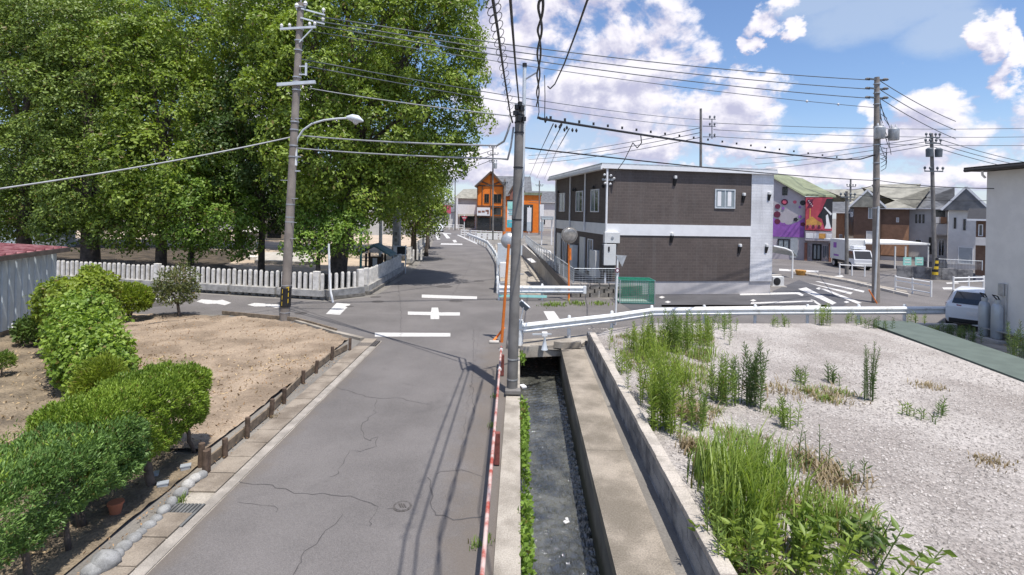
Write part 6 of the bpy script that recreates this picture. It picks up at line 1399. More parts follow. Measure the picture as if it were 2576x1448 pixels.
def crown_points(blobs, puff, per, gap=.78, fill=.0, up=.25):
    """leaf anchor points on many small puffs spread over the union of the blobs"""
    P_, N_ = [], []
    for bi, (c, r) in enumerate(blobs):
        c = np.array(c); r = np.array(r); area = 4 * math.pi * ((r[0] * r[1]) ** 1.6 / 3 + (r[0] * r[2]) ** 1.6 / 3 + (r[1] * r[2]) ** 1.6 / 3) ** (1 / 1.6)
        n = int(area / (puff * puff * 1.35))
        k = np.arange(n) + .5; ph = np.arccos(1 - 2 * k / n); th = math.pi * (1 + 5 ** .5) * k
        d = np.stack([np.cos(th) * np.sin(ph), np.sin(th) * np.sin(ph), np.cos(ph)], 1); d += RNG.normal(0, .12, d.shape); d /= np.linalg.norm(d, axis=1, keepdims=True)
        lump = .13 * np.sin(d[:, 0] * 5 + c[0]) * np.sin(d[:, 1] * 5 + c[1] + 1) + .10 * np.sin(d[:, 2] * 9 + c[2]) * np.sin(d[:, 0] * 8)
        pc = c + d * r * (RNG.uniform(.82, 1.08, n) + lump)[:, None]
        keep = RNG.random(n) < .93
        for bj, (c2, r2) in enumerate(blobs):
            if bj != bi: keep &= (((pc - np.array(c2)) / np.array(r2)) ** 2).sum(1) > gap ** 2
        pc = pc[keep]; d = d[keep]; m = len(pc)
        if not m: continue
        pr = puff * RNG.uniform(.55, 1.2, m)
        e = RNG.normal(0, 1, (m, per, 3)) + d[:, None] * .75; e[..., 2] += .6; e /= np.linalg.norm(e, axis=2, keepdims=True)
        rad = pr[:, None, None] * RNG.uniform(.72, 1.0, (m, per, 1)) * np.array([1.1, 1.1, .85])
        P_.append((pc[:, None] + e * rad).reshape(-1, 3)); N_.append(e.reshape(-1, 3))
    for (c, r) in blobs:                       # inner boughs that close the crown
        r = np.array(r); n = int(30 * (r[0] * r[2] + r[0] * r[1] + r[1] * r[2])); d = RNG.normal(0, 1, (n, 3)); d /= np.linalg.norm(d, axis=1, keepdims=True)
        P_.append(np.array(c) + d * r * RNG.uniform(.45, .85, (n, 1))); N_.append(d)
    return np.concatenate(P_), np.concatenate(N_)

def tree(label, base, blobs_px, Y, lm, puff=.5, per=55, leaf=.2, tr=.3, group='trees of the shrine grove', limbs=True, aspect=.55, extra_trunk=None, name='tree', zflat=1.0):
    t = thing(name, label, 'tree', base, group); blobs = []
    for q in blobs_px:
        px, py, rx, ry = q[:4]; yy = Y + (q[4] if len(q) > 4 else 0); c = W(px, py, yy); k = yy / F
        blobs.append((tuple(c), (rx * k, min(rx, ry) * k * .95, ry * k * zflat)))
    w = MB(); top = max(b[0][2] for b in blobs); cx = sum(b[0][0] for b in blobs) / len(blobs)
    hi = Vector((lerp(base.x, cx, .5), Y, lerp(base.z, top, .72)))
    w.tube([Vector(base) + Vector((0, 0, -.1)), Vector(base) + Vector((0, 0, .5)), Vector(base).lerp(hi, .4), hi], [tr * 1.45, tr * 1.05, tr * .8, tr * .35], 12)
    if limbs:
        for (c, r) in blobs:
            f = min(.9, max(.25, (c[2] - base.z) / (hi.z - base.z) * .6)); a = Vector(base).lerp(hi, f); limb(w, a, c, tr * .38, tr * .08)
            for k in range(3): limb(w, Vector(a).lerp(Vector(c), .6), Vector(c) + Vector((random.uniform(-1, 1) * r[0] * .85, random.uniform(-1, 1) * r[1] * .8, random.uniform(-.3, .9) * r[2])), tr * .16, tr * .04)
    w.build('trunk', 'bark', t, True)
    P_, N_ = crown_points(blobs, puff * 1.95, int(per * 3.3)); N_[:, 2] += .25
    me = leaf_mesh('crown', P_ - np.array(base), N_, RNG.uniform(leaf * .6, leaf * 1.3, len(P_)), aspect, .42, .12, face=True)
    o = link('crown', me, lm, t, base); return t

def ground_at(px, Y): q = W(px, 650, Y); return Vector((q.x, Y, 0.02))
tree('huge round camphor tree overhanging the lane, largest of the grove', ground_at(850, 27),
     [(900, 120, 170, 170), (1040, 140, 148, 150), (1085, 290, 112, 115), (945, 320, 160, 140), (775, 190, 130, 165, -1.5), (1010, -60, 160, 140), (1075, 395, 82, 62), (900, 470, 115, 70, -1), (795, 380, 105, 110, -2), (735, 40, 110, 140), (860, -80, 160, 140), (1000, 420, 80, 70, 1), (1120, 200, 78, 95), (1085, 60, 80, 90), (985, 480, 75, 60, 2)], 27, 'camphor_leaf', .46, 62, .19, .45)
tree('dark leaved tree with a slim bare trunk behind the tall brown pole', ground_at(658, 28), [(655, 290, 95, 110), (610, 400, 95, 95, -1), (700, 440, 80, 95, 1), (660, 110, 70, 100, 1), (730, 520, 70, 60, 2), (580, 330, 70, 70)], 28.6, 'dark_leaf', .46, 55, .19, .17)
tree('broad tree over two trunks in the middle of the grove', ground_at(405, 28), [(430, 290, 125, 110), (410, 400, 125, 105, -.8), (425, 510, 105, 80, -1), (345, 560, 75, 55, -.5), (480, 100, 110, 95, 1), (530, 300, 80, 70, 1), (370, 160, 90, 100)], 27.6, 'camphor_leaf', .46, 55, .19, .27)
tree('low spreading bright leaved tree right of the middle trunks', ground_at(478, 27.6), [(545, 545, 80, 85), (500, 480, 80, 70), (585, 590, 50, 50), (470, 585, 60, 45), (560, 430, 80, 60, 1)], 26.8, 'fresh_leaf', .42, 52, .18, .16)
tree('tall dense tree with the thickest trunk behind the shed', ground_at(228, 28.5), [(250, 340, 105, 115), (230, 470, 100, 95, -.5), (235, 200, 110, 120), (300, 560, 60, 60), (170, 110, 105, 110, 1), (170, 560, 60, 45), (290, 80, 100, 90, 1)], 28, 'cedar_leaf', .46, 58, .17, .45)
tree('leftmost dense tree rising at the picture edge', ground_at(60, 29), [(70, 260, 115, 130), (40, 420, 110, 105), (90, 530, 100, 60, -.5), (-10, 120, 130, 140), (90, 70, 110, 100), (-30, 540, 100, 70), (130, 380, 70, 80, -.6)], 29, 'cedar_leaf', .46, 58, .17, .36)
tree('small spreading tree with bright low branches behind the fence corner', ground_at(800, 24.6), [(790, 590, 60, 26), (865, 605, 46, 24, -.3), (735, 525, 46, 18, .4), (815, 545, 50, 20, .5), (770, 625, 40, 20, -.6), (845, 575, 36, 18, .3), (880, 560, 30, 16, .4), (760, 565, 34, 16, .2)], 24.6, 'fresh_leaf', .3, 46, .16, .13)
tree('slender tree behind the stone name pillar', ground_at(1040, 40), [(1050, 470, 58, 70), (1015, 530, 50, 60), (1062, 545, 40, 48), (1085, 520, 28, 45), (1000, 450, 60, 60)], 40, 'camphor_leaf', .5, 46, .2, .25)
tree('far roadside tree at the end of the stone fence', ground_at(1075, 52), [(1070, 540, 32, 42), (1052, 560, 30, 30), (1085, 565, 20, 24), (1090, 500, 26, 45)], 52, 'dark_leaf', .55, 36, .24, .2)
for i, (px, Y, top, l) in enumerate(((120, 46, 60, 'dark background tree behind the leftmost trees'), (330, 47, 90, 'dark background tree behind the thick trunk'), (600, 48, 140, 'dark background tree behind the slim trunk'), (880, 46, 120, 'dark background tree behind the camphor'))):
    tree(l, ground_at(px, Y), [(px, 420, 130, 100), (px - 60, 510, 110, 52), (px + 80, 500, 110, 55), (px + 20, 300, 120, 110), (px - 10, 170, 130, 100), (px + 30, 50, 120, 110)], Y, 'dark_leaf', .75, 40, .32, .3)
# pine boughs reaching over the lane
q = W(1078, 470, 44); t = tree('pine with flat boughs reaching over the lane', ground_at(1072, 44), [(1098, 452, 26, 5), (1110, 450, 18, 4), (1100, 474, 26, 6), (1085, 430, 30, 12), (1112, 477, 14, 4), (1080, 455, 30, 9)], 44, 'dark_leaf', .3, 40, .22, .15, aspect=.14)

# hedge and garden shrubs
def shrub(label, base, pts, nrm, leaf, lm, aspect=.45, spread=.55, name='shrub', cat='shrub', stems=(), group=None, droop=0.0, fm='foliage', face=False):
    t = thing(name, label, cat, base, group); me = leaf_mesh(fm, pts - np.array(base), nrm, RNG.uniform(leaf * .6, leaf * 1.35, len(pts)), aspect, spread, droop, face=face); link(fm, me, lm, t, base)
    for a, b, r0, r1 in stems: w = MB(); limb(w, a, b, r0, r1, .3, 5, 7); w.build('stem', 'bark', t, True)
    return t
def box_points(n, x0, x1, y0, y1, z0, z1, amp=.07, bot=.15, rnd=.30):
    """points on a rounded, lumpy box"""
    ax, ay, az = (x1 - x0) / 2, (y1 - y0) / 2, (z1 - z0) / 2; A = [ax * ay * 4, ax * ay * 4 * bot, ay * az * 4, ay * az * 4, ax * az * 4, ax * az * 4]; A = np.array(A) / sum(A)
    f = RNG.choice(6, n, p=A); u, v = RNG.uniform(-1, 1, (2, n)); P_ = np.zeros((n, 3)); N_ = np.zeros((n, 3))
    for i, (ax_, s1) in enumerate(((2, 1), (2, -1), (0, 1), (0, -1), (1, 1), (1, -1))):
        m = f == i; o_ = [a for a in range(3) if a != ax_]; P_[m, ax_] = s1; P_[np.ix_(m, [o_[0]])] = u[m][:, None]; P_[np.ix_(m, [o_[1]])] = v[m][:, None]; N_[m, ax_] = s1
    h = np.array([ax, ay, az]); q = P_ * h; core = np.clip(q, -(h - rnd), (h - rnd)); d = q - core; dl = np.linalg.norm(d, axis=1, keepdims=True) + 1e-9
    N2 = d / dl; q = core + N2 * np.minimum(dl, rnd); c = np.array([(x0 + x1) / 2, (y0 + y1) / 2, (z0 + z1) / 2]); W_ = q + c
    lump = np.sin(W_[:, 0] * 7 + 1) * np.sin(W_[:, 1] * 6.1) * np.sin(W_[:, 2] * 7.3 + 2) + .6 * np.sin(W_[:, 0] * 17 + W_[:, 1] * 13) * np.sin(W_[:, 2] * 15 + W_[:, 1] * 9)
    W_ += N2 * (lump * amp + RNG.uniform(-.13, .02, n))[:, None]
    gap = np.sin(W_[:, 0] * 23 + W_[:, 2] * 19) * np.sin(W_[:, 1] * 21 + 1) + np.sin(W_[:, 2] * 31 + W_[:, 1] * 9) * .7 + RNG.normal(0, .45, n)
    k = gap > -.95
    return W_[k], N2[k]
# front hedge: near bluish part and end yellowish part
Pn, Nn = box_points(95000, -5.85, -4.72, 3.4, 6.9, .42, 1.28, .06); Nn[:, 2] += .9
hs = [((-5.0, 4.95, 0), (-5.05, 4.9, .7), .05, .04), ((-4.95, 5.35, 0), (-5.1, 5.3, .7), .035, .03), ((-5.2, 6.3, 0), (-5.3, 6.2, .7), .05, .04), ((-4.98, 5.85, 0), (-5.1, 5.9, .7), .03, .03)]
shrub('long clipped dark green hedge nearest the camera beside the gutter', (-5.2, 5.2, 0), Pn, Nn, .046, 'hedge_blue', .36, .8, 'clipped_hedge', 'hedge', hs)
Pn, Nn = box_points(80000, -5.95, -4.85, 6.2, 8.5, .40, 1.40, .06); Nn[:, 2] += 1.0
hs = [((-4.98, 7.2, 0), (-5.1, 7.15, .8), .06, .045), ((-5.6, 8.0, 0), (-5.5, 8, .8), .05, .04), ((-5.0, 8.2, 0), (-5.1, 8.1, .6), .03, .03)]
shrub('bright green clipped hedge block at the far end of the hedge', (-5.4, 7.4, 0), Pn, Nn, .052, 'hedge_leaf', .32, .80, 'clipped_hedge', 'hedge', hs)
tw_n = 420; tx = np.stack([RNG.uniform(-5.9, -4.8, tw_n), RNG.uniform(4, 8.5, tw_n), np.where(RNG.random(tw_n) < .5, 1.32, 1.36)], 1)
# stray shoots standing out of the hedge tops
sh = []; sn = []
for i in range(520):
    y_ = random.uniform(3.8, 8.45); c_x = random.uniform(-5.8, -4.85) if y_ < 6.7 else random.uniform(-5.9, -4.95); z_ = 1.22 if y_ < 6.5 else 1.33; hh_ = random.uniform(.04, .17)
    for k in range(7): sh.append((c_x + random.gauss(0, .006), y_ + random.gauss(0, .006), z_ + hh_ * k / 6)); th = k * 2.4; sn.append((math.cos(th) * .7, math.sin(th) * .7, .9))
t = thing('hedge_shoots', 'stray upright shoots standing out of the clipped hedge tops', 'shoots', (-5.4, 6, 1.2)); t['kind'] = 'stuff'
o = link('shoots', leaf_mesh('shoots', np.array(sh) - np.array((-5.4, 6, 1.2)), np.array(sn), RNG.uniform(.03, .06, len(sh)), .3, .2), 'hedge_leaf', t, (-5.4, 6, 1.2)); o['kind'] = 'stuff'
def blob_points(n, c, r, amp=.24, up=.3, low=-.6):
    d = RNG.normal(0, 1, (n * 2, 3)); d /= np.linalg.norm(d, axis=1, keepdims=True); d = d[d[:, 2] > low][:n]; n = len(d)
    l = 1 + amp * np.sin(d[:, 0] * 8 + c[0]) * np.sin(d[:, 1] * 7 + c[1]) * np.sin(d[:, 2] * 8) + amp * .6 * np.sin(d[:, 0] * 17) * np.sin(d[:, 2] * 19 + d[:, 1] * 11)
    p = np.array(c) + d * np.array(r) * (l * (1 - .4 * RNG.random(n) ** 2.2))[:, None]; nn = d.copy(); nn[:, 2] += up; return p, nn
def multi_blob(n, bl, **k):
    a = np.array([b[1][0] * b[1][2] for b in bl]); a = a / a.sum(); ps = [blob_points(int(n * f), b[0], b[1], **k) for f, b in zip(a, bl)]
    return np.concatenate([p[0] for p in ps]), np.concatenate([p[1] for p in ps])
def at(px, py, Y, rx, ry, dy=None): c = W(px, py, Y); k = Y / F; return (tuple(c), (rx * k, (dy or rx) * k, ry * k))
Y0 = 11.2
Pn, Nn = multi_blob(21000, [at(220, 870, 11.2, 75, 70), at(215, 800, 12.0, 70, 60), at(275, 905, 10.6, 50, 75), at(225, 960, 10.3, 45, 60), at(180, 850, 11.4, 48, 60), at(300, 950, 10.2, 35, 60), at(185, 930, 10.6, 40, 60)], amp=.34)
b0 = G(225, 1020); shrub('tall broad leaved bush wrapped in pale green vine in the garden', b0, Pn, Nn, .085, 'vine_leaf', .75, .6, face=True, stems=[(b0, W(225, 850, 11.2), .05, .03)])
Pn, Nn = multi_blob(9000, [at(190, 745, 13.4, 75, 45), at(240, 725, 13.6, 50, 40), at(150, 770, 13.2, 50, 55), at(232, 690, 14.0, 22, 20)])
b0 = G(190, 830); shrub('yellowish camellia bush behind the vine covered bush', b0, Pn, Nn, .10, 'gold_leaf', .6, .6, face=True, stems=[(b0, W(190, 760, 13.4), .05, .03)])
Pn, Nn = multi_blob(9000, [at(255, 965, 9.6, 52, 62), at(240, 985, 9.5, 40, 45)])
b0 = G(262, 1060); shrub('small golden conifer between the bush and the hedge', b0, Pn, Nn, .075, 'gold_leaf', .22, .4, stems=[(b0, W(255, 990, 9.6), .035, .02)])
Pn, Nn = blob_points(9000, W(322, 757, 17.2), (.66, .66, .55), .10); b0 = G(322, 805); b0.z = 0
b0 = Vector((W(322, 757, 17.2).x, 17.2, 0)); shrub('rounded yellow green bush by the cross street', b0, Pn, Nn, .085, 'gold_leaf', .55, .55, stems=[(b0, W(322, 770, 17.2), .06, .03), (b0, W(340, 770, 17.2), .04, .03), (b0, W(300, 770, 17.2), .04, .03)])
b0 = G(452, 799); Yt = b0.y; Pn, Nn = multi_blob(3000, [at(425, 712, Yt, 34, 30), at(460, 700, Yt, 32, 34), at(440, 740, Yt, 42, 26), at(405, 735, Yt, 22, 24), at(478, 732, Yt, 20, 26)], low=-1, amp=.25)
t = shrub('small crape myrtle tree with a thin forked trunk at the field edge', b0, Pn, Nn, .095, 'myrtle_leaf', .5, .8, 'small_tree', 'tree', [(b0, W(447, 765, Yt), .055, .045), (W(447, 765, Yt), W(420, 715, Yt), .035, .012), (W(447, 765, Yt), W(462, 700, Yt), .035, .012), (W(447, 768, Yt), W(475, 735, Yt), .025, .01), (W(440, 745, Yt), W(402, 735, Yt), .02, .01)], fm='crown')
w = MB()
for k in range(26): a = W(random.uniform(395, 485), random.uniform(690, 725), Yt); w.tube([a, a + Vector((random.gauss(0, .08), random.gauss(0, .1), random.uniform(.2, .45)))], [.008, .004], 5)
w.build('twig', 'straw', t)['kind'] = 'stuff'
Pn, Nn = multi_blob(4000, [at(85, 835, 14.2, 36, 38), at(105, 825, 14, 26, 32)]); b0 = Vector((W(90, 850, 14.2).x, 14.2, 0)); shrub('dark low bush against the shed wall', b0, Pn, Nn, .085, 'dark_leaf', .5, .6, stems=[(b0, W(90, 840, 14.2), .04, .03)])
Pn, Nn = multi_blob(1500, [at(5, 910, 11.5, 22, 20)]); b0 = Vector((W(5, 925, 11.5).x, 11.5, 0)); shrub('small weed tuft at the left picture edge', b0, Pn, Nn, .07, 'weed_leaf', .3, .6, stems=[(b0, W(5, 910, 11.5), .015, .01)])
# dry flower heads by the hedge
q = W(285, 985, 8.9); t = thing('hydrangea', 'faded white hydrangea heads between the hedge and the bush', 'flower', Vector((q.x, q.y, 0)))
for k in range(5): c = q + Vector((random.uniform(-.15, .35), random.uniform(-.1, .1), random.uniform(-.12, .05))); MB().lathe([(.02, -.04), (.06, 0), (.05, .04), (.01, .06)], c, 8).build('flower_head', 'stucco_cream', t, True); MB().tube([c, Vector((q.x + .05, q.y, 0))], .008, 5).build('stem', 'wood_dark', t)

# canal vines and bits
def vine(label, y0, y1, n, hang):
    yy = RNG.uniform(y0, y1, n); xx = np.array([canL(v) for v in yy]) + RNG.uniform(-.02, .13, n); zz_ = .05 - RNG.random(n) ** 1.3 * hang; Pn = np.stack([xx, yy, zz_], 1); Nn = np.tile(np.array([.7, -.2, .35]), (n, 1))
    t = thing('hanging_vine', label, 'vine', (canL(y0), (y0 + y1) / 2, 0), 'vines on the canal wall'); me = leaf_mesh('foliage', Pn - np.array((canL(y0), (y0 + y1) / 2, 0)), Nn, RNG.uniform(.04, .10, n), .7, .6); link('foliage', me, 'fresh_leaf', t, (canL(y0), (y0 + y1) / 2, 0))
    w = MB()
    for k in range(14): v = random.uniform(y0, y1); w.tube([(canL(v) - .02, v, .045), (canL(v) + .03, v, -.1), (canL(v) + .05, v + random.uniform(-.2, .2), -hang * random.uniform(.4, .95))], .005, 5)
    w.build('stem', 'weed_leaf', t)['kind'] = 'stuff'
vine('green vine hanging on the canal wall just in front of the near dark pole', 8.2, 11.0, 950, .55); vine('green vine hanging on the canal wall closest to the camera', 4.6, 7.4, 900, .40)
vine('small fern tuft at the culvert mouth', 13.9, 14.4, 110, .2)
q = G(1322, 951, -.5); tag(MB().box((canL(12) + .07, 11.8, -.03), (.12, .18, .05), .4, bev=.015).build('plastic_scrap', 'sign_white'), 'white plastic scrap caught on the canal wall by the near dark pole', 'scrap')

tag(MB().box((.95, 8.0, -.835), (.09, .06, .03), .6, bev=.01).box((.96, 8.02, -.81), (.04, .05, .03), .2).build('plastic_scrap', 'sign_white'), 'small white scrap floating on the canal water', 'scrap')
# weeds ---------------------------------------------------------------------
ZG = .33
def spear(px, py, hpx, n, label, lm='weed_leaf', spread=.12, leafl=.13, group='tall weeds on the gravel lot', name='tall_weed', dens=1.0):
    """clump of upright stems set with narrow leaves all the way up"""
    b = G(px, py, ZG); H = hpx * b.y / F; t = thing(name, label, 'weed', b, group); w = MB(); P_ = []; N_ = []; S_ = []
    for i in range(n):
        o = Vector((random.gauss(0, spread), random.gauss(0, spread), 0)); h = H * random.uniform(.55, 1.05); lean = Vector((random.gauss(0, .07), random.gauss(0, .07), 0)) * h
        pts = [b + o + lean * f * f + Vector((0, 0, h * f)) for f in (0, .35, .7, 1)]; w.tube(pts, [.009, .008, .006, .003], 5)
        m = int(h / .016 * dens)
        for k in range(m):
            f = .06 + .94 * k / m; p = b + o + lean * f * f + Vector((0, 0, h * f)); th = k * 2.4 + i; e = .75 - .55 * abs(f - .45)
            P_.append(p); N_.append((math.cos(th), math.sin(th), .25 + f * .9)); S_.append(leafl * (e + .25) * random.uniform(.7, 1.2))
    w.build('stem', lm, t)['kind'] = 'stuff'; me = leaf_mesh('leaves', np.array([tuple(p - b) for p in P_]), np.array(N_), np.array(S_), .17, .18, 0, .1); link('leaves', me, lm, t, b)['kind'] = 'stuff'; return t
def grass(px, py, hpx, n, label, lm='weed_bright', rad=.35, group='grass clumps on the gravel lot', name='grass_clump', width=.010, droop=.35):
    b = G(px, py, ZG); H = hpx * b.y / F; V = []; T = []
    for i in range(n):
        o = np.array([random.gauss(0, rad * .5), random.gauss(0, rad * .5), 0]); th = random.uniform(0, 6.28)
        lim = wl(b.y + o[1]) + .30 - b.x
        if ZG > .3 and b.x < 8 and o[0] < lim: o[0] = lim + random.uniform(0, .25)
        if ZG > .3 and o[0] < lim + .3 and math.cos(th) < 0: th = math.pi - th
        h = H * random.uniform(.45, 1.1); dl = h * random.uniform(.05, droop); dv = np.array([math.cos(th), math.sin(th), 0]); sv = np.array([-dv[1], dv[0], 0]) * width * random.uniform(.6, 1.3); k0 = len(V)
        for f, wv in ((0, 1), (.4, .9), (.75, .6), (1, .05)):
            c = o + dv * dl * f * f * 1.6 + np.array([0, 0, h * (f - .22 * f * f * f)]); V += [c - sv * wv, c + sv * wv]
        for j in range(3): a = k0 + 2 * j; T += [(a, a + 1, a + 3), (a, a + 3, a + 2)]
    t = thing(name, label, 'grass', b, group); link('blades', tri_mesh('blades', np.array(V), np.array(T)), lm, t, b)['kind'] = 'stuff'
    w = MB(b)
    for i in range(3): w.tube([(random.gauss(0, rad * .3), random.gauss(0, rad * .3), 0), (random.gauss(0, rad * .4), random.gauss(0, rad * .4), H * .9)], [.006, .003], 5)
    w.build('stem', lm, t)['kind'] = 'stuff'; return t
def broad(px, py, hpx, n, label, lm='weed_bright', rad=.4, leaf=.14):
    b = G(px, py, ZG); H = hpx * b.y / F; P_ = []; N_ = []; w = MB()
    for i in range(n):
        o = Vector((random.gauss(0, rad * .5), random.gauss(0, rad * .5), 0)); h = H * random.uniform(.5, 1.0); tip = o * 1.5 + Vector((random.gauss(0, .05), random.gauss(0, .05), h)); w.tube([b + o, b + (o + tip) / 2, b + tip], [.008, .006, .004], 5)
        for k in range(16):
            f = .15 + .85 * k / 16; p = o.lerp(tip, f); th = k * 2.4; P_.append(tuple(p)); N_.append((math.cos(th), math.sin(th), .55))
    t = thing('leafy_weed', label, 'weed', b, 'leafy weeds on the gravel lot'); w.build('stem', lm, t)['kind'] = 'stuff'; link('leaves', leaf_mesh('leaves', np.array(P_), np.array(N_), RNG.uniform(leaf * .6, leaf * 1.3, len(P_)), .34, .3, .1), lm, t, b)['kind'] = 'stuff'; return t
spear(2192, 1010, 150, 9, 'lone tall dark weed spike standing in the middle of the gravel', 'weed_dark', .06, .085, dens=1.4)
spear(1893, 1020, 158, 20, 'tall weed clump at the left part of the gravel behind the brown patch', 'weed_dark', .11)
spear(1812, 1010, 115, 20, 'weed clump left of the tall clump behind the brown patch', 'weed_leaf', .16)
spear(1672, 1085, 185, 24, 'tallest bright weed clump growing against the block wall', 'weed_bright', .16)
spear(1645, 1010, 150, 24, 'bright weed clump behind the tallest one at the block wall', 'weed_bright', .2)
spear(1620, 885, 90, 30, 'weed clump at the far left corner of the lot behind the wall end', 'weed_bright', .3)
spear(1685, 880, 100, 32, 'weed clump second from the far left corner of the lot', 'weed_leaf', .28)
spear(1740, 872, 85, 28, 'weed clump third from the far left corner of the lot', 'weed_bright', .3)
spear(1785, 860, 70, 18, 'sparse weed clump at the end of the far left weeds', 'weed_leaf', .25)
spear(1562, 935, 70, 8, 'small weed clump just inside the far end of the block wall', 'weed_bright', .12)
spear(1825, 828, 42, 10, 'weeds at the guard rail left of centre', 'weed_leaf', .16); spear(1968, 822, 30, 8, 'low weeds under the guard rail near its middle', 'weed_leaf', .2)
spear(2066, 818, 55, 9, 'yellowish weeds rising beside the guard rail post', 'weed_bright', .12); spear(2200, 826, 32, 12, 'weed tuft at the corner of the low green wall', 'weed_dark', .16); spear(2150, 816, 26, 8, 'small weeds under the guard rail right of the parking lines', 'weed_leaf', .2); spear(2310, 815, 26, 7, 'sparse weeds under the right end of the guard rail', 'weed_leaf', .2)
spear(1975, 1070, 75, 9, 'short weed clump right of the brown patch', 'weed_leaf', .10); spear(2008, 965, 42, 7, 'small weed tuft at the far side of the brown patch', 'weed_leaf', .12); spear(2080, 962, 45, 7, 'small weed tuft right of the brown patch', 'weed_dark', .12)
spear(2287, 1047, 28, 6, 'tiny weed tuft alone on the gravel at the right', 'weed_leaf', .08); spear(2370, 1048, 48, 4, 'thin two stemmed weed at the right of the gravel', 'weed_dark', .06); spear(2335, 1062, 28, 3, 'tiny sprout between the two small weeds on the right', 'weed_dark', .05)
spear(1755, 1075, 120, 9, 'thin weed stand between the tall clump and the grass', 'weed_leaf', .14); spear(1845, 985, 95, 7, 'narrow weed clump between the two middle clumps', 'weed_dark', .1)
for i, (x, y, h) in enumerate(((2008, 1185, 150), (2030, 1190, 125), (2062, 1180, 125), (2088, 1185, 95))): spear(x, y, h, 1, ['first', 'second', 'third', 'fourth'][i] + ' single thin dark stem from the left behind the big grass', 'weed_dark', .02, .10, name='weed_stem', dens=.55)
spear(2160, 1225, 60, 3, 'short dark sprout over the dry grass on the right', 'weed_dark', .08)
grass(1850, 1330, 270, 520, 'biggest bright grass clump in the foreground weeds', 'weed_bright', .62, width=.009); grass(1800, 1215, 150, 260, 'grass clump behind the biggest grass beside the wall', 'weed_leaf', .32); grass(1905, 1230, 170, 220, 'right half of the tall grass behind the biggest clump', 'weed_leaf', .4)
grass(1700, 960, 80, 160, 'loose grass between the wall and the tall weeds', 'weed_bright', .4); grass(1650, 905, 60, 160, 'grass at the foot of the far left weeds', 'weed_bright', .6); grass(1760, 900, 45, 120, 'thin grass at the edge of the far left weeds', 'weed_leaf', .6)
spear(1860, 1390, 190, 13, 'dark leafy spikes growing in the front of the big grass', 'weed_leaf', .25, .12); 
broad(1985, 1440, 165, 17, 'broad leaved bright weed at the bottom of the picture', 'weed_bright', .45, .13); broad(2090, 1435, 150, 15, 'broad leaved weed right of the bottom bright one', 'weed_leaf', .30, .15); broad(2150, 1385, 80, 9, 'spreading weed at the right end of the bottom weeds', 'weed_dark', .2, .12); broad(1890, 1448, 90, 12, 'low weed at the bottom left end of the weeds', 'weed_bright', .35, .11)
grass(2100, 1330, 90, 160, 'grass tuft behind the bottom broad leaved weeds', 'weed_leaf', .35)
for i, (x, y, h, n, r, l) in enumerate(((1960, 985, 22, 150, .6, 'dry brown grass patch in the middle of the gravel'), (2090, 1000, 24, 170, .55, 'dry grass right of the middle brown patch'), (2090, 1215, 50, 170, .4, 'dry brown grass right of the big grass'), (1990, 1290, 50, 170, .4, 'dry grass under the right side of the big grass'), (1740, 1050, 40, 200, .35, 'dry stalks behind the wall at the tall weeds'), (1735, 1130, 40, 120, .2, 'dry grass close against the block wall'), (1860, 1440, 50, 160, .35, 'dry grass at the bottom beside the wall'), (2035, 1170, 45, 140, .3, 'dry tuft at the foot of the thin dark stems'))):
    grass(x, y, h, n, l, 'dry_blade', r, 'dry grass patches', 'dry_grass', .011, .7)
for i, (x, y, l) in enumerate(((2030, 985, 'low green mat at the far rim of the brown patch'), (2110, 990, 'low green mat right of the brown patch'), (2075, 1005, 'small green tuft in front of the brown patch'), (1950, 1040, 'green tuft in front of the middle clump'), (2335, 975, 'tiny brown tuft far right on the gravel'), (2490, 1165, 'tiny pale tuft at the right picture edge'))): grass(x, y, 16, 90, l, 'weed_leaf' if i < 4 else 'dry_blade', .28, 'low tufts on the gravel', 'low_tuft', .010, .8)
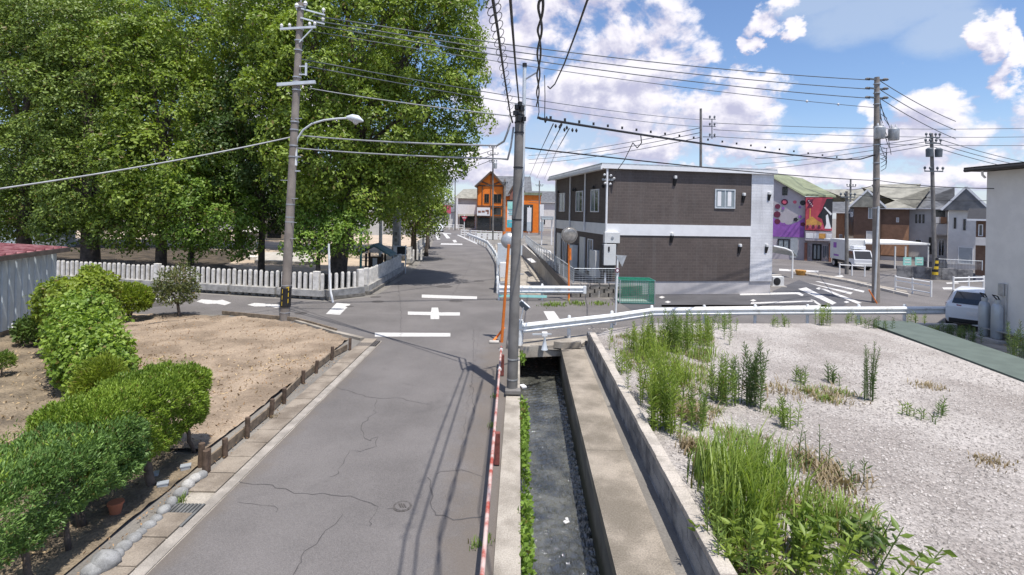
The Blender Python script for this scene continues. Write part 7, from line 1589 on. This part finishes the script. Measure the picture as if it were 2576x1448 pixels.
# low mixed growth and dead stalks between the wall and the bare gravel
def in_poly(poly):
    xs = [p[0] for p in poly]; ys = [p[1] for p in poly]
    while True:
        x, y = random.uniform(min(xs), max(xs)), random.uniform(min(ys), max(ys)); c = False; j = len(poly) - 1
        for i in range(len(poly)):
            if (poly[i][1] > y) != (poly[j][1] > y) and x < (poly[j][0] - poly[i][0]) * (y - poly[i][1]) / (poly[j][1] - poly[i][1]) + poly[i][0]: c = not c
            j = i
        if c: return x, y
zone = [G(*p, .33)[:2] for p in ((1530, 850), (1640, 835), (1800, 850), (1780, 930), (1850, 1000), (1800, 1070), (1960, 1110), (2090, 1190), (2200, 1270), (2230, 1370), (2200, 1470), (1880, 1470), (1745, 1180), (1640, 1010))]
def mat_growth(name, label, n, lm, h0, h1, wd_, patchy):
    V = []; T = []
    for i in range(n):
        while True:
            x, y = in_poly(zone)
            if math.sin(x * 3.1 + 1) * math.sin(y * 2.3) + math.sin(x * 7.3 + y * 5.1) * .6 + random.uniform(-.6, .6) > patchy: break
        th = random.uniform(0, 6.28); h = random.uniform(h0, h1); dv = np.array([math.cos(th), math.sin(th), 0]); sv = np.array([-dv[1], dv[0], 0]) * wd_; k0 = len(V); o = np.array([x, y, .325]); dl = h * random.uniform(.2, .9)
        for f, wv in ((0, 1), (.5, .85), (1, .05)): c = o + dv * dl * f * f + np.array([0, 0, h * (f - .35 * f * f)]); V += [c - sv * wv, c + sv * wv]
        for j in range(2): a = k0 + 2 * j; T += [(a, a + 1, a + 3), (a, a + 3, a + 2)]
    tag(link(name, tri_mesh(name, np.array(V), np.array(T)), lm, None, (0, 0, 0)), label, 'grass', kind='stuff')
mat_growth('low_growth', 'short green growth covering the strip behind the block wall', 5200, 'weed_leaf', .05, .22, .009, .1)
mat_growth('dead_stalks', 'dead brown stalks covering the strip behind the block wall', 5200, 'dry_blade', .05, .20, .006, -.3)
# weeds on the neighbour's side and in the road joints
ZG = .05
for i, (x, y, h, l) in enumerate(((2430, 858, 40, 'dark weeds at the foot of the gas cylinders'), (2405, 850, 30, 'dark weeds left of the cylinder slab'), (2350, 842, 26, 'weeds behind the low green wall'), (2385, 846, 32, 'weeds between the wall and the white car'), (2565, 905, 95, 'tall dark shrub shoots at the right picture edge'))): spear(x, y, h, 11, l, 'weed_dark', .14, .12, 'weeds beside the cream house')
ZG = .01
for i, (x, y, h, l) in enumerate(((1400, 768, 10, 'weeds at the foot of the short guard rail'), (1450, 766, 12, 'weeds under the end of the short guard rail'), (1510, 766, 10, 'dry weeds before the tan block wall'), (1380, 770, 8, 'yellow weeds left under the short guard rail'))): grass(x, y, h, 80, l, 'weed_leaf', .45, 'weeds by the short guard rail', 'roadside_weed', .02)
for i, (x, y, h, l) in enumerate(((1240, 1075, 18, 'weeds in the road edge near the middle rail post'), (1200, 1375, 26, 'weeds in the road edge closest to the camera'), (1225, 1360, 20, 'weed sprout beside the rail near the bottom'), (1247, 1000, 14, 'weeds in the road edge left of the near dark pole'))): grass(x, y, h, 22, l, 'weed_leaf', .10, 'road edge weeds', 'road_weed', .008)
for i, (x, y, h, l) in enumerate(((455, 1262, 22, 'weed tuft between the edging stones'), (690, 1050, 10, 'dry leaves at the board edging'))): grass(x, y, h, 26, l, 'weed_leaf' if i == 0 else 'dry_blade', .1, 'road edge weeds', 'road_weed', .008)
# fallen leaves in the gutter
litter('fallen_leaves', 'dry fallen leaves lying in the gutter by the edging', 260, lambda: (random.gauss(-4.55, .07), random.uniform(5, 14), .045), 'dry_leaf', .04)
